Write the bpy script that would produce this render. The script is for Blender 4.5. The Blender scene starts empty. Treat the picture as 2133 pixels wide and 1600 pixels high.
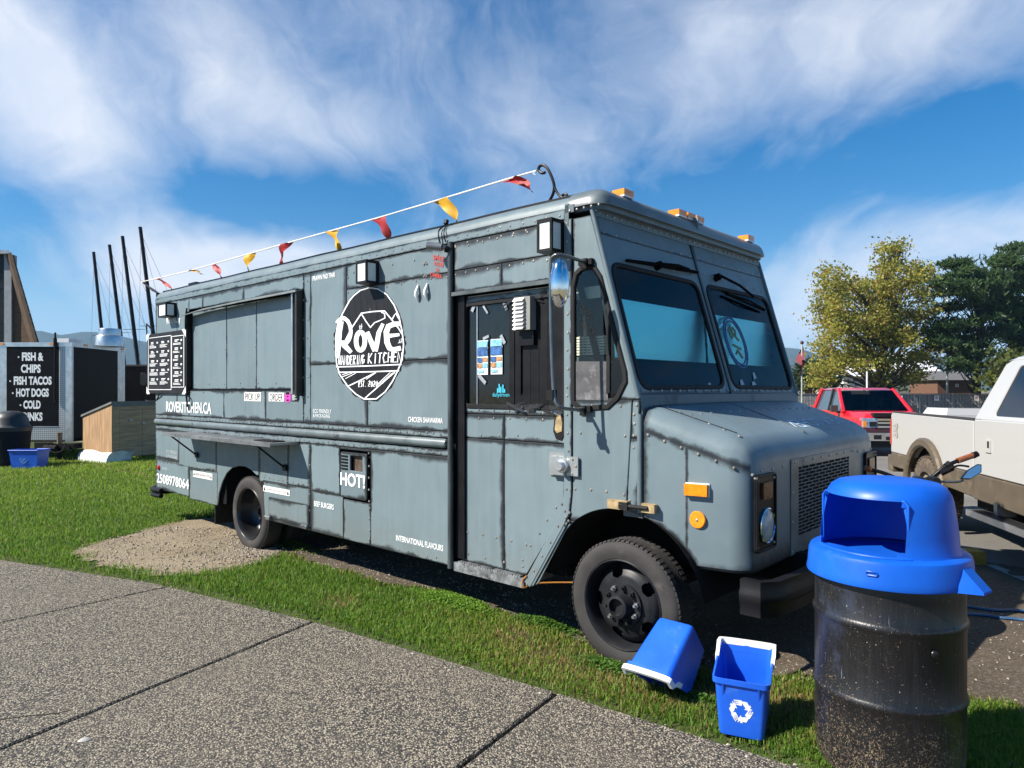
import bpy, bmesh, math, random
import numpy as np
from mathutils import Vector, Matrix, noise as mnoise
from mathutils.geometry import tessellate_polygon

R = math.radians
random.seed(7)
rng = np.random.default_rng(11)
sc = bpy.context.scene
COL = sc.collection

# ------------------------------------------------------------------ camera
F_PX, CX, HY, CAM_H = 1470.0, 1066.5, 812.0, 1.64
cd = bpy.data.cameras.new('camera')
cam = bpy.data.objects.new('camera', cd)
COL.objects.link(cam)
cam.location = (0, 0, CAM_H)
cam.rotation_euler = (R(90), 0, 0)
cd.sensor_width = 36.0
cd.lens = F_PX / 2133.0 * 36.0
cd.shift_y = 12.0 / 2133.0
cd.clip_start, cd.clip_end = 0.05, 20000
sc.camera = cam

# ------------------------------------------------------------------ light
SUN = Vector((-0.318, -0.088, 0.29)).normalized()
EL = math.asin(SUN.z)
AZ = math.atan2(SUN.x, SUN.y)          # clockwise from +Y
sd = bpy.data.lights.new('sun', 'SUN')
sun = bpy.data.objects.new('sun', sd)
COL.objects.link(sun)
sd.energy = 5.0
sd.angle = R(0.5)
sd.color = (1.0, 0.93, 0.83)
sun.rotation_euler = (-SUN).to_track_quat('-Z', 'Y').to_euler()
sun.location = (-30, -10, 40)

sc.view_settings.view_transform = 'Standard'
sc.view_settings.look = 'None'
sc.view_settings.exposure = 0.95
sc.view_settings.gamma = 1.0
sc.view_settings.use_curve_mapping = False
sc.render.engine = 'CYCLES'
cy = sc.cycles
cy.use_denoising = True
try:
    cy.denoiser = 'OPENIMAGEDENOISE'
    cy.denoising_input_passes = 'RGB_ALBEDO_NORMAL'
except Exception:
    pass
cy.max_bounces = 6
cy.diffuse_bounces = 3
cy.glossy_bounces = 3
cy.transmission_bounces = 4
cy.transparent_max_bounces = 12
cy.volume_bounces = 0
cy.sample_clamp_indirect = 6
cy.caustics_reflective = False
cy.caustics_refractive = False

# ------------------------------------------------------------------ node helpers
class NT:
    def __init__(s, nt):
        s.nt = nt
    def n(s, typ, **kw):
        nd = s.nt.nodes.new(typ)
        for k, v in kw.items():
            setattr(nd, k, v)
        return nd
    def l(s, a, b):
        s.nt.links.new(a, b)
    def val(s, sock, v):
        if isinstance(v, (int, float, tuple, list)):
            sock.default_value = v
        else:
            s.l(v, sock)
    def m(s, op, a, b=None, c=None, clamp=False):
        nd = s.n('ShaderNodeMath', operation=op, use_clamp=clamp)
        s.val(nd.inputs[0], a)
        if b is not None: s.val(nd.inputs[1], b)
        if c is not None: s.val(nd.inputs[2], c)
        return nd.outputs[0]
    def vm(s, op, a, b=None, out=0):
        nd = s.n('ShaderNodeVectorMath', operation=op)
        s.val(nd.inputs[0], a)
        if b is not None: s.val(nd.inputs[1], b)
        return nd.outputs[out]
    def noise(s, vec, scale, detail=4, rough=0.55, dist=0.0):
        nd = s.n('ShaderNodeTexNoise')
        if vec is not None: s.l(vec, nd.inputs['Vector'])
        nd.inputs['Scale'].default_value = scale
        nd.inputs['Detail'].default_value = detail
        nd.inputs['Roughness'].default_value = rough
        nd.inputs['Distortion'].default_value = dist
        return nd.outputs['Fac']
    def ramp(s, fac, lo, hi, a=0.0, b=1.0, smooth=True):
        nd = s.n('ShaderNodeMapRange')
        nd.interpolation_type = 'SMOOTHSTEP' if smooth else 'LINEAR'
        s.val(nd.inputs['Value'], fac)
        for k, v in zip(('From Min', 'From Max', 'To Min', 'To Max'), (lo, hi, a, b)):
            s.val(nd.inputs[k], v)
        return nd.outputs['Result']
    def mix(s, fac, a, b, mode='MIX'):
        nd = s.n('ShaderNodeMix', data_type='RGBA', blend_type=mode)
        s.val(nd.inputs[0], fac)
        for i, v in ((6, a), (7, b)):
            if isinstance(v, (tuple, list)):
                nd.inputs[i].default_value = (*v[:3], 1)
            else:
                s.l(v, nd.inputs[i])
        return nd.outputs[2]
    def sep(s, v):
        nd = s.n('ShaderNodeSeparateXYZ'); s.l(v, nd.inputs[0]); return nd.outputs
    def comb(s, x, y, z):
        nd = s.n('ShaderNodeCombineXYZ')
        for i, v in enumerate((x, y, z)): s.val(nd.inputs[i], v)
        return nd.outputs[0]
    def bump(s, h, strength=0.3, dist=0.01):
        nd = s.n('ShaderNodeBump')
        nd.inputs['Strength'].default_value = strength
        nd.inputs['Distance'].default_value = dist
        s.l(h, nd.inputs['Height'])
        return nd.outputs[0]

# ------------------------------------------------------------------ sky
wd = bpy.data.worlds.new('World')
sc.world = wd
wd.use_nodes = True
w = NT(wd.node_tree)
wd.node_tree.nodes.clear()
sky = w.n('ShaderNodeTexSky', sky_type='NISHITA')
sky.sun_disc = False
sky.sun_elevation = EL
sky.sun_rotation = AZ
sky.air_density = 1.0
sky.dust_density = 0.2
sky.ozone_density = 3.0
tc = w.n('ShaderNodeTexCoord')
d = tc.outputs['Generated']
X, Y, Z = w.sep(d)
zz = w.m('MAXIMUM', Z, 0.02)
den = w.m('ADD', zz, 0.42)
pu = w.m('DIVIDE', X, den)
pv = w.m('DIVIDE', Y, den)
P = w.comb(pu, pv, 0.0)
# wind-drawn cirrus: warp, then stretch along the wind
warp = w.n('ShaderNodeTexNoise'); w.l(P, warp.inputs['Vector'])
warp.inputs['Scale'].default_value = 1.6; warp.inputs['Detail'].default_value = 4
Pw = w.vm('ADD', P, w.vm('SCALE', w.vm('SUBTRACT', warp.outputs['Color'], (0.5, 0.5, 0.5))))
Pw.node.inputs[1].links[0].from_node.inputs['Scale'].default_value = 0.55
mp = w.n('ShaderNodeMapping'); w.l(Pw, mp.inputs['Vector'])
mp.inputs['Rotation'].default_value = (0, 0, R(35))
mp.inputs['Scale'].default_value = (1.5, 0.8, 1)
n1 = w.noise(mp.outputs[0], 2.0, 12, 0.58, 0.3)
n2 = w.noise(Pw, 3.2, 12, 0.62, 0.2)
mp2 = w.n('ShaderNodeMapping'); w.l(Pw, mp2.inputs['Vector'])
mp2.inputs['Rotation'].default_value = (0, 0, R(-14)); mp2.inputs['Scale'].default_value = (2.4, 0.65, 1)
n3 = w.noise(mp2.outputs[0], 3.0, 12, 0.62, 0.5)
nn = w.m('ADD', w.m('ADD', w.m('MULTIPLY', n1, 0.55), w.m('MULTIPLY', n2, 0.55)), w.m('MULTIPLY', n3, 0.45))
nn = w.m('SUBTRACT', nn, 0.33)

def blob(px, py, k, amp, ang=0.0, asp=1.0):
    """soft patch of more (amp>0) or less cloud round one direction of the sky"""
    c = Vector(((px - CX) / F_PX, 1, (HY - py) / F_PX)).normalized()
    r0 = Vector((c.y, -c.x, 0)).normalized(); u0 = r0.cross(c).normalized()
    r = r0 * math.cos(ang) + u0 * math.sin(ang); u = -r0 * math.sin(ang) + u0 * math.cos(ang)
    a = w.vm('DOT_PRODUCT', d, tuple(r), out=1); b = w.vm('DOT_PRODUCT', d, tuple(u), out=1)
    cc = w.vm('DOT_PRODUCT', d, tuple(c), out=1)
    e = w.m('ADD', w.m('MULTIPLY', w.m('POWER', w.m('ABSOLUTE', w.m('DIVIDE', a, asp)), 2.0), k),
            w.m('MULTIPLY', w.m('POWER', w.m('ABSOLUTE', b), 2.0), k))
    g = w.m('POWER', 2.71828, w.m('MULTIPLY', e, -1.0))
    g = w.m('MULTIPLY', g, w.m('GREATER_THAN', cc, 0.0))
    return w.m('MULTIPLY', g, amp)

BLOBS = [  # px, py, sharpness, amount, angle, aspect
    (110, 300, 46, 0.50, R(-42), 1.9), (40, 50, 90, 0.34, R(-30), 1.5), (520, 40, 90, 0.30, R(-12), 2.4),
    (480, 290, 70, 0.26, R(-15), 2.6), (900, 230, 34, 0.20, R(25), 2.2), (1330, 190, 30, 0.20, R(14), 2.6),
    (1780, 170, 34, 0.25, R(8), 2.2), (2080, 120, 60, 0.18, 0, 1.5), (330, 545, 260, 0.95, 0, 1.9),
    (580, 548, 300, 0.95, 0, 1.7), (1960, 510, 150, 0.62, R(4), 2.8), (1720, 640, 200, 0.30, 0, 1.6),
    (60, 490, 130, -0.34, R(8), 2.6), (640, 440, 260, -0.40, R(14), 3.4), (260, 140, 190, -0.34, R(-52), 2.6), (1180, 90, 120, -0.10, R(-50), 2.0),
    (1650, 410, 110, -0.34, R(14), 3.6), (2110, 330, 180, -0.16, 0, 1.6), (730, 130, 160, -0.22, R(-30), 2.2),
    (250, 660, 400, -0.14, 0, 3.0), (1080, 330, 300, 0.10, R(-60), 1.8),
]
tot = None
for bl in BLOBS:
    v = blob(*bl[:3], bl[3] * (0.74 if bl[3] > 0 else 1.25), *bl[4:])
    tot = v if tot is None else w.m('ADD', tot, v)
cov = w.m('ADD', nn, tot)
mask = w.ramp(cov, 0.44, 1.0, smooth=False)
mask = w.m('POWER', mask, 1.1)
mask = w.m('MULTIPLY', mask, 0.94)
fade = w.ramp(Z, 0.0, 0.05)
mask = w.m('MULTIPLY', mask, w.m('ADD', w.m('MULTIPLY', fade, 0.6), 0.4))
shade = w.ramp(w.noise(Pw, 2.2, 6, 0.6), 0.35, 0.7)
cloud = w.mix(shade, (7.6, 8.3, 9.6), (9.8, 10.0, 10.4))
hsv = w.n('ShaderNodeHueSaturation')
hsv.inputs['Saturation'].default_value = 1.5
hsv.inputs['Value'].default_value = 1.22
w.l(sky.outputs[0], hsv.inputs['Color'])
hor = w.ramp(Z, -0.03, 0.18, 1.0, 0.0)
clear = w.mix(w.m('MULTIPLY', hor, 0.92), hsv.outputs[0], (4.4, 6.9, 9.9))
skyc = w.mix(mask, clear, cloud)
bg = w.n('ShaderNodeBackground')
bg.inputs['Strength'].default_value = 0.054
w.l(skyc, bg.inputs['Color'])
wo = w.n('ShaderNodeOutputWorld')
w.l(bg.outputs[0], wo.inputs['Surface'])

# ------------------------------------------------------------------ materials
MATS = {}
def mat(name, col, rough=0.5, metal=0.0, var=0.12, scale=6.0, bump=0.0, bscale=60.0, dirt=None, dirt_amt=0.0,
        dscale=3.0, coat=0.0, spec=0.5, aniso=None):
    """a Principled material with noise in colour and gloss, optional relief and dirt"""
    if name in MATS: return MATS[name]
    if max(col) < 0.04 and spec == 0.5: spec = 0.2
    if max(col) < 0.6: col = tuple(x * 0.75 for x in col)
    m = bpy.data.materials.new(name); m.use_nodes = True
    t = NT(m.node_tree)
    b = m.node_tree.nodes['Principled BSDF']
    co = t.n('ShaderNodeTexCoord').outputs['Object']
    if aniso:
        mm = t.n('ShaderNodeMapping'); t.l(co, mm.inputs[0]); mm.inputs['Scale'].default_value = aniso; co = mm.outputs[0]
    nz = t.noise(co, scale, 6)
    c = t.mix(t.ramp(nz, 0.3, 0.7), tuple(x * (1 - var) for x in col), tuple(min(1, x * (1 + var)) for x in col))
    if dirt is not None:
        dn = t.noise(co, dscale, 8, 0.65)
        c = t.mix(t.ramp(dn, 0.62 - dirt_amt * 0.4, 0.8 - dirt_amt * 0.4), c, dirt)
    t.l(c, b.inputs['Base Color'])
    t.l(t.ramp(nz, 0.2, 0.8, max(0.02, rough - 0.06), min(1, rough + 0.06)), b.inputs['Roughness'])
    b.inputs['Metallic'].default_value = metal
    b.inputs['Specular IOR Level'].default_value = spec
    if coat:
        b.inputs['Coat Weight'].default_value = coat; b.inputs['Coat Roughness'].default_value = 0.05
    if bump:
        t.l(t.bump(t.noise(co, bscale, 4), bump, 0.004), b.inputs['Normal'])
    MATS[name] = m
    return m

def glass(name, tint=(0.6, 0.65, 0.65), refl=1.0, rough=0.02):
    """thin window pane: tinted see-through plus a Fresnel mirror"""
    if name in MATS: return MATS[name]
    m = bpy.data.materials.new(name); m.use_nodes = True
    t = NT(m.node_tree); m.node_tree.nodes.clear()
    fr = t.n('ShaderNodeFresnel'); fr.inputs['IOR'].default_value = 1.5
    f = t.m('MULTIPLY', fr.outputs[0], refl, clamp=True)
    tr = t.n('ShaderNodeBsdfTransparent'); tr.inputs[0].default_value = (*tint, 1)
    gl = t.n('ShaderNodeBsdfGlossy'); gl.inputs['Roughness'].default_value = rough
    mx = t.n('ShaderNodeMixShader'); t.l(f, mx.inputs[0]); t.l(tr.outputs[0], mx.inputs[1]); t.l(gl.outputs[0], mx.inputs[2])
    o = t.n('ShaderNodeOutputMaterial'); t.l(mx.outputs[0], o.inputs[0])
    MATS[name] = m
    return m

def paint_mat(name, col, dark=(0.010, 0.011, 0.013), grime=1.0, rough=0.42):
    """satin truck paint with black airbrushed seams: distance to the plate's edges is in two UV maps (metres)"""
    m = bpy.data.materials.new(name); m.use_nodes = True
    t = NT(m.node_tree); b = m.node_tree.nodes['Principled BSDF']
    ua = t.n('ShaderNodeUVMap', uv_map='edge_a').outputs[0]; ub = t.n('ShaderNodeUVMap', uv_map='edge_b').outputs[0]
    ax, ay, _ = t.sep(ua); bx, by, _ = t.sep(ub)
    co = t.n('ShaderNodeTexCoord').outputs['Object']
    big = t.noise(co, 1.7, 3, 0.6); mid = t.noise(co, 7.0, 5, 0.65); fine = t.noise(co, 45.0, 4, 0.6)
    oi = t.n('ShaderNodeObjectInfo').outputs['Random']
    def edge(dd, k):
        nb = t.noise(t.vm('ADD', co, (k * 3.1, k * 5.7, k * 1.3)), 1.3, 4, 0.6)
        wdt = t.ramp(nb, 0.40, 0.72, 0.006, 0.075 * grime)
        dj = t.m('ADD', dd, t.m('MULTIPLY', t.m('SUBTRACT', mid, 0.5), 0.055))
        return t.ramp(dj, t.m('MULTIPLY', wdt, 0.25), wdt, 1.0, 0.0)
    g = None
    for k, dd in enumerate((ax, ay, bx, by)):
        e = edge(dd, k + 1)
        g = e if g is None else t.m('MAXIMUM', g, e)
    thin = t.ramp(t.m('MINIMUM', t.m('MINIMUM', ax, ay), t.m('MINIMUM', bx, by)), 0.004, 0.012, 0.75, 0.0)
    g = t.m('MAXIMUM', g, thin)
    g = t.m('MULTIPLY', g, 0.94)
    mp_ = t.n('ShaderNodeMapping'); t.l(co, mp_.inputs[0]); mp_.inputs['Scale'].default_value = (9, 9, 0.8)
    streak = t.noise(mp_.outputs[0], 2.0, 5, 0.6)
    tone = t.m('ADD', t.m('MULTIPLY', big, 0.4), t.m('ADD', t.m('MULTIPLY', streak, 0.35), t.m('MULTIPLY', oi, 0.25)))
    c = t.mix(t.ramp(tone, 0.3, 0.7), tuple(x * 0.86 for x in col), tuple(x * 1.12 for x in col))
    chips = t.ramp(t.noise(co, 90, 2, 0.5), 0.78, 0.80)
    c = t.mix(t.m('MULTIPLY', chips, t.ramp(big, 0.5, 0.7)), c, (0.5, 0.52, 0.5))
    oz_ = t.sep(co)[2]
    dust = t.m('MULTIPLY', t.ramp(t.m('ADD', oz_, t.m('MULTIPLY', t.m('SUBTRACT', mid, 0.5), 0.5)), 0.34, 0.72, 0.42, 0.0), t.ramp(fine, 0.35, 0.65))
    c = t.mix(dust, c, (0.17, 0.15, 0.12))
    c = t.mix(g, c, dark)
    t.l(c, b.inputs['Base Color'])
    t.l(t.ramp(mid, 0.3, 0.7, rough - 0.06, rough + 0.10), b.inputs['Roughness'])
    t.l(t.bump(t.m('ADD', t.m('MULTIPLY', fine, 0.12), t.m('MULTIPLY', t.noise(co, 2.6, 2), 2.0)), 0.16, 0.012), b.inputs['Normal'])
    MATS[name] = m
    return m

GREY = (0.143, 0.193, 0.212)
PAINT = paint_mat('truck_paint', GREY)
PAINT_L = paint_mat('truck_paint_plain', (0.139, 0.187, 0.205), grime=0.45)
DOORP = paint_mat('truck_paint_door', GREY, grime=0.8)
BLACK = mat('black_paint', (0.010, 0.010, 0.012), 0.38, var=0.25)
BLACKM = mat('black_matt', (0.012, 0.012, 0.013), 0.75, var=0.3)
RUBBER = mat('rubber', (0.020, 0.020, 0.021), 0.62, var=0.25)
TYRE = mat('tyre_rubber', (0.042, 0.039, 0.037), 0.82, var=0.25, dirt=(0.10, 0.085, 0.07), dirt_amt=0.12, dscale=5, bump=0.3, bscale=90)
RIMB = mat('rim_black', (0.022, 0.023, 0.026), 0.38, var=0.3, dirt=(0.09, 0.08, 0.07), dirt_amt=0.06, dscale=9)
RIVET = mat('rivet_metal', (0.55, 0.50, 0.42), 0.35, 0.75, var=0.3)
ALU = mat('aluminium', (0.62, 0.63, 0.64), 0.32, 0.9, var=0.15, dirt=(0.3, 0.3, 0.3), dirt_amt=0.1)
STEEL = mat('worn_steel', (0.42, 0.43, 0.44), 0.38, 0.8, var=0.2, dirt=(0.15, 0.15, 0.15), dirt_amt=0.2, dscale=8)
CHROME = mat('chrome', (0.75, 0.76, 0.78), 0.08, 1.0, var=0.05)
WHITE = mat('white_print', (0.78, 0.80, 0.80), 0.55, var=0.06)
FADED = mat('faded_print', (0.50, 0.56, 0.58), 0.6, var=0.15, scale=30)
REDP = mat('red_print', (0.55, 0.06, 0.05), 0.6, var=0.15)
AMBER = mat('amber_lens', (0.85, 0.26, 0.01), 0.18, var=0.15, scale=30, coat=0.5)
AMBERD = mat('amber_lens_dirty', (0.22, 0.065, 0.012), 0.3, var=0.3, scale=20)
REDL = mat('red_lens', (0.55, 0.02, 0.015), 0.2, var=0.1, coat=0.5)
DARKIN = mat('dark_interior', (0.006, 0.006, 0.007), 0.9, var=0.3)
CHASSIS = mat('chassis_black', (0.012, 0.011, 0.010), 0.8, var=0.4)
TAN = mat('bare_tan', (0.46, 0.34, 0.17), 0.6, var=0.3, scale=25, dirt=(0.05, 0.04, 0.03), dirt_amt=0.15, dscale=15)
GLASS = glass('window_glass', (0.55, 0.60, 0.60), 1.0)
GLASSD = glass('dark_glass', (0.10, 0.11, 0.13), 1.0)

# ------------------------------------------------------------------ mesh helpers
def obj(name, me, m=None, parent=None):
    o = bpy.data.objects.new(name, me); COL.objects.link(o)
    if m is not None:
        for x in (m if isinstance(m, (list, tuple)) else [m]): me.materials.append(x)
    if parent is not None: o.parent = parent
    return o

def fin(name, bm, m, parent=None, smooth=False, bev=0.0, seg=2, ang=30, normals=True):
    """bmesh -> one object"""
    if bev:
        es = [e for e in bm.edges if len(e.link_faces) == 2 and e.calc_face_angle(0) > R(ang)]
        if es:
            bmesh.ops.bevel(bm, geom=es, offset=bev, offset_type='OFFSET', segments=seg, profile=0.5, affect='EDGES', clamp_overlap=True)
    if normals: bmesh.ops.recalc_face_normals(bm, faces=bm.faces)
    me = bpy.data.meshes.new(name)
    bm.to_mesh(me); bm.free()
    if smooth:
        me.polygons.foreach_set('use_smooth', [True] * len(me.polygons))
        try: me.set_sharp_from_angle(angle=R(38))
        except Exception: pass
    return obj(name, me, m, parent)

def box(bm, x0, x1, y0, y1, z0, z1):
    v = [bm.verts.new(p) for p in ((x0, y0, z0), (x1, y0, z0), (x1, y1, z0), (x0, y1, z0), (x0, y0, z1), (x1, y0, z1), (x1, y1, z1), (x0, y1, z1))]
    for f in ((0, 3, 2, 1), (4, 5, 6, 7), (0, 1, 5, 4), (1, 2, 6, 5), (2, 3, 7, 6), (3, 0, 4, 7)):
        bm.faces.new([v[i] for i in f])
    return v

def hexa(bm, pts):
    v = [bm.verts.new(p) for p in pts]
    for f in ((0, 3, 2, 1), (4, 5, 6, 7), (0, 1, 5, 4), (1, 2, 6, 5), (2, 3, 7, 6), (3, 0, 4, 7)):
        bm.faces.new([v[i] for i in f])
    return v

def frame_of(t):
    t = Vector(t).normalized()
    a = Vector((0, 0, 1)) if abs(t.z) < 0.9 else Vector((1, 0, 0))
    u = t.cross(a).normalized()
    return u, t.cross(u).normalized()

def cyl(bm, p0, p1, r0, r1=None, n=12, cap=True):
    p0, p1 = Vector(p0), Vector(p1)
    if r1 is None: r1 = r0
    u, v = frame_of(p1 - p0)
    rings = []
    for p, r in ((p0, r0), (p1, r1)):
        rings.append([bm.verts.new(p + (u * math.cos(2 * math.pi * i / n) + v * math.sin(2 * math.pi * i / n)) * r) for i in range(n)])
    for i in range(n):
        bm.faces.new((rings[0][i], rings[0][(i + 1) % n], rings[1][(i + 1) % n], rings[1][i]))
    if cap:
        bm.faces.new(rings[0][::-1]); bm.faces.new(rings[1])

def tube(bm, pts, r, n=8, cap=True):
    pts = [Vector(p) for p in pts]
    rr = r if isinstance(r, (list, tuple)) else [r] * len(pts)
    rings = []; u = None
    for i, p in enumerate(pts):
        t = (pts[min(i + 1, len(pts) - 1)] - pts[max(i - 1, 0)]).normalized()
        if u is None: u, v = frame_of(t)
        else:
            u = (u - t * u.dot(t)).normalized(); v = t.cross(u)
        rings.append([bm.verts.new(p + (u * math.cos(2 * math.pi * k / n) + v * math.sin(2 * math.pi * k / n)) * rr[i]) for k in range(n)])
    for a, b in zip(rings, rings[1:]):
        for k in range(n): bm.faces.new((a[k], a[(k + 1) % n], b[(k + 1) % n], b[k]))
    if cap:
        bm.faces.new(rings[0][::-1]); bm.faces.new(rings[-1])

def smooth_path(pts, sub=6):
    pts = [Vector(p) for p in pts]; out = []
    for i in range(len(pts) - 1):
        p0, p1, p2, p3 = pts[max(i - 1, 0)], pts[i], pts[i + 1], pts[min(i + 2, len(pts) - 1)]
        for k in range(sub):
            t = k / sub
            out.append(0.5 * ((2 * p1) + (p2 - p0) * t + (2 * p0 - 5 * p1 + 4 * p2 - p3) * t * t + (3 * p1 - p0 - 3 * p2 + p3) * t ** 3))
    return out + [pts[-1]]

def lathe(bm, prof, n=32, M=None, closed=False):
    """spin (radius, height) pairs round local Z"""
    M = M or Matrix()
    rings = []
    for r, z in prof:
        if r < 1e-6: rings.append([bm.verts.new(M @ Vector((0, 0, z)))])
        else: rings.append([bm.verts.new(M @ Vector((r * math.cos(2 * math.pi * i / n), r * math.sin(2 * math.pi * i / n), z))) for i in range(n)])
    pairs = list(zip(rings, rings[1:]))
    if closed: pairs.append((rings[-1], rings[0]))
    for a, b in pairs:
        if len(a) == 1 and len(b) == 1: continue
        for i in range(n):
            j = (i + 1) % n
            if len(a) == 1: bm.faces.new((a[0], b[j], b[i]))
            elif len(b) == 1: bm.faces.new((a[i], a[j], b[0]))
            else: bm.faces.new((a[i], a[j], b[j], b[i]))

def area(p): return 0.5 * sum(p[i][0] * p[(i + 1) % len(p)][1] - p[(i + 1) % len(p)][0] * p[i][1] for i in range(len(p)))
def ccw(p): return list(p) if area(p) > 0 else list(p)[::-1]
def offset(p, dd):
    """shrink a ccw polygon by dd (miter)"""
    n = len(p); out = []
    for i in range(n):
        a, b, c = Vector(p[i - 1]), Vector(p[i]), Vector(p[(i + 1) % n])
        e1, e2 = (b - a), (c - b)
        if e1.length < 1e-9 or e2.length < 1e-9: out.append(tuple(b)); continue
        e1.normalize(); e2.normalize()
        n1, n2 = Vector((-e1.y, e1.x)), Vector((-e2.y, e2.x))
        k = max(0.35, 1 + n1.dot(n2))
        out.append(tuple(b + (n1 + n2) * (dd / k)))
    return out

def rounded(p, r, n=5):
    p = ccw(p); out = []
    for i in range(len(p)):
        a, b, c = Vector(p[i - 1]), Vector(p[i]), Vector(p[(i + 1) % len(p)])
        l1, l2 = (a - b).length, (c - b).length
        rr = min(r, l1 * 0.45, l2 * 0.45)
        s, e = b + (a - b).normalized() * rr, b + (c - b).normalized() * rr
        for k in range(n + 1):
            t = k / n
            out.append(tuple((s * (1 - t) + b * t) * (1 - t) + (b * (1 - t) + e * t) * t))
    return out

def plate(name, outer, fmap, th=0.012, m=None, parent=None, holes=(), bev=0.003, gap=0.002, uvbox=None):
    """sheet-metal plate: polygon (with holes) in plane coordinates -> (u, v, depth) mapped by fmap; front at depth 0"""
    outer = offset(ccw(outer), gap)
    loops = [outer] + [ccw(h)[::-1] for h in holes]
    us = [q[0] for q in outer]; vs = [q[1] for q in outer]
    if uvbox is None: uvbox = (min(us), max(us), min(vs), max(vs))
    V, Fc, UV = [], [], []
    def add(q, dp):
        V.append(fmap(q[0], q[1], dp)); UV.append(q); return len(V) - 1
    fronts = []
    for li, lp in enumerate(loops):
        ins = offset(lp, bev)
        a = [add(q, th) for q in lp]; b = [add(q, bev) for q in lp]; c = [add(q, 0) for q in ins]
        n = len(lp)
        for i in range(n):
            j = (i + 1) % n
            Fc.append((a[i], a[j], b[j], b[i])); Fc.append((b[i], b[j], c[j], c[i]))
        fronts.append((ins, c))
    tris = tessellate_polygon([[Vector((q[0], q[1], 0)) for q in ins] for ins, _ in fronts])
    idx = [k for _, c in fronts for k in c]
    if len(loops) == 1:
        Fc.append(tuple(idx))
    else:
        Fc += [tuple(idx[k] for k in t) for t in tris]
    me = bpy.data.meshes.new(name); me.from_pydata(V, [], Fc)
    la, lb = me.uv_layers.new(name='edge_a'), me.uv_layers.new(name='edge_b')
    ea, eb = [], []
    for lpp in me.loops:
        u, v = UV[lpp.vertex_index]
        ea += [u - uvbox[0], v - uvbox[2]]; eb += [uvbox[1] - u, uvbox[3] - v]
    la.data.foreach_set('uv', ea); lb.data.foreach_set('uv', eb)
    bm = bmesh.new(); bm.from_mesh(me); bmesh.ops.recalc_face_normals(bm, faces=bm.faces)
    # open shell: make sure the front faces outwards (towards depth < 0)
    nrm = Vector(fmap(0, 0, -1)) - Vector(fmap(0, 0, 0))
    big = max(bm.faces, key=lambda f: f.calc_area())
    if big.normal.dot(nrm) < 0: bmesh.ops.reverse_faces(bm, faces=bm.faces)
    bm.to_mesh(me); bm.free()
    return obj(name, me, m, parent)

def rect(x0, x1, z0, z1): return [(x0, z0), (x1, z0), (x1, z1), (x0, z1)]

def tag(o, label=None, cat=None, group=None, kind=None):
    if label: o['label'] = label
    if cat: o['category'] = cat
    if group: o['group'] = group
    if kind: o['kind'] = kind
    return o

def thing(name, label, cat, loc=(0, 0, 0), rz=0.0, group=None):
    o = bpy.data.objects.new(name, None); COL.objects.link(o)
    o.empty_display_size = 0.2
    o.location = loc; o.rotation_euler = (0, 0, rz)
    return tag(o, label, cat, group)

def dup(root, loc=None, rz=None, label=None):
    r = root.copy(); COL.objects.link(r)
    if loc is not None: r.location = loc
    if rz is not None: r.rotation_euler = (0, 0, rz)
    if label: r['label'] = label
    for ch in list(root.children):
        c = ch.copy(); COL.objects.link(c); c.parent = r
        for g in list(ch.children):
            q = g.copy(); COL.objects.link(q); q.parent = c
    return r

def boolean(o, cutters, op='DIFFERENCE'):
    for c in cutters:
        md = o.modifiers.new('cut', 'BOOLEAN'); md.operation = op; md.object = c; md.solver = 'EXACT'
    bpy.context.view_layer.update()
    dg = bpy.context.evaluated_depsgraph_get()
    me = bpy.data.meshes.new_from_object(o.evaluated_get(dg))
    o.modifiers.clear(); old = o.data; o.data = me
    bpy.data.meshes.remove(old)
    for c in cutters:
        dm = c.data; bpy.data.objects.remove(c); bpy.data.meshes.remove(dm)
    return o

def shade(o, ang=38):
    me = o.data
    me.polygons.foreach_set('use_smooth', [True] * len(me.polygons))
    try: me.set_sharp_from_angle(angle=R(ang))
    except Exception: pass
    return o

# text -> flat 2D mesh fitted to a rectangle of a plane
def text2d(s, bold=0.0):
    cu = bpy.data.curves.new('t', 'FONT'); cu.body = s; cu.offset = bold; cu.resolution_u = 3
    cu.fill_mode = 'FRONT'
    o = bpy.data.objects.new('t', cu)
    me = bpy.data.meshes.new_from_object(o)
    bpy.data.objects.remove(o); bpy.data.curves.remove(cu)
    V = np.array([v.co[:2] for v in me.vertices]); Fc = [tuple(p.vertices) for p in me.polygons]
    bpy.data.meshes.remove(me)
    return V, Fc

def lettering(s, r, fmap, m, parent, depth=-0.0015, bold=0.0, name='lettering', quad=None, mirror=False):
    """r = (u0,u1,v0,v1) or quad = 4 plane points (bl, br, tr, tl)"""
    V, Fc = text2d(s, bold)
    mn, mx = V.min(0), V.max(0); N = (V - mn) / np.maximum(mx - mn, 1e-6)
    if mirror: N[:, 0] = 1 - N[:, 0]
    pts = []
    for a, b in N:
        if quad:
            bl, br, tr, tl = [np.array(q) for q in quad]
            q = (bl * (1 - a) + br * a) * (1 - b) + (tl * (1 - a) + tr * a) * b
        else:
            q = (r[0] + (r[1] - r[0]) * a, r[2] + (r[3] - r[2]) * b)
        pts.append(fmap(q[0], q[1], depth))
    me = bpy.data.meshes.new(name); me.from_pydata(pts, [], Fc)
    return obj(name, me, m, parent)

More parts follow.
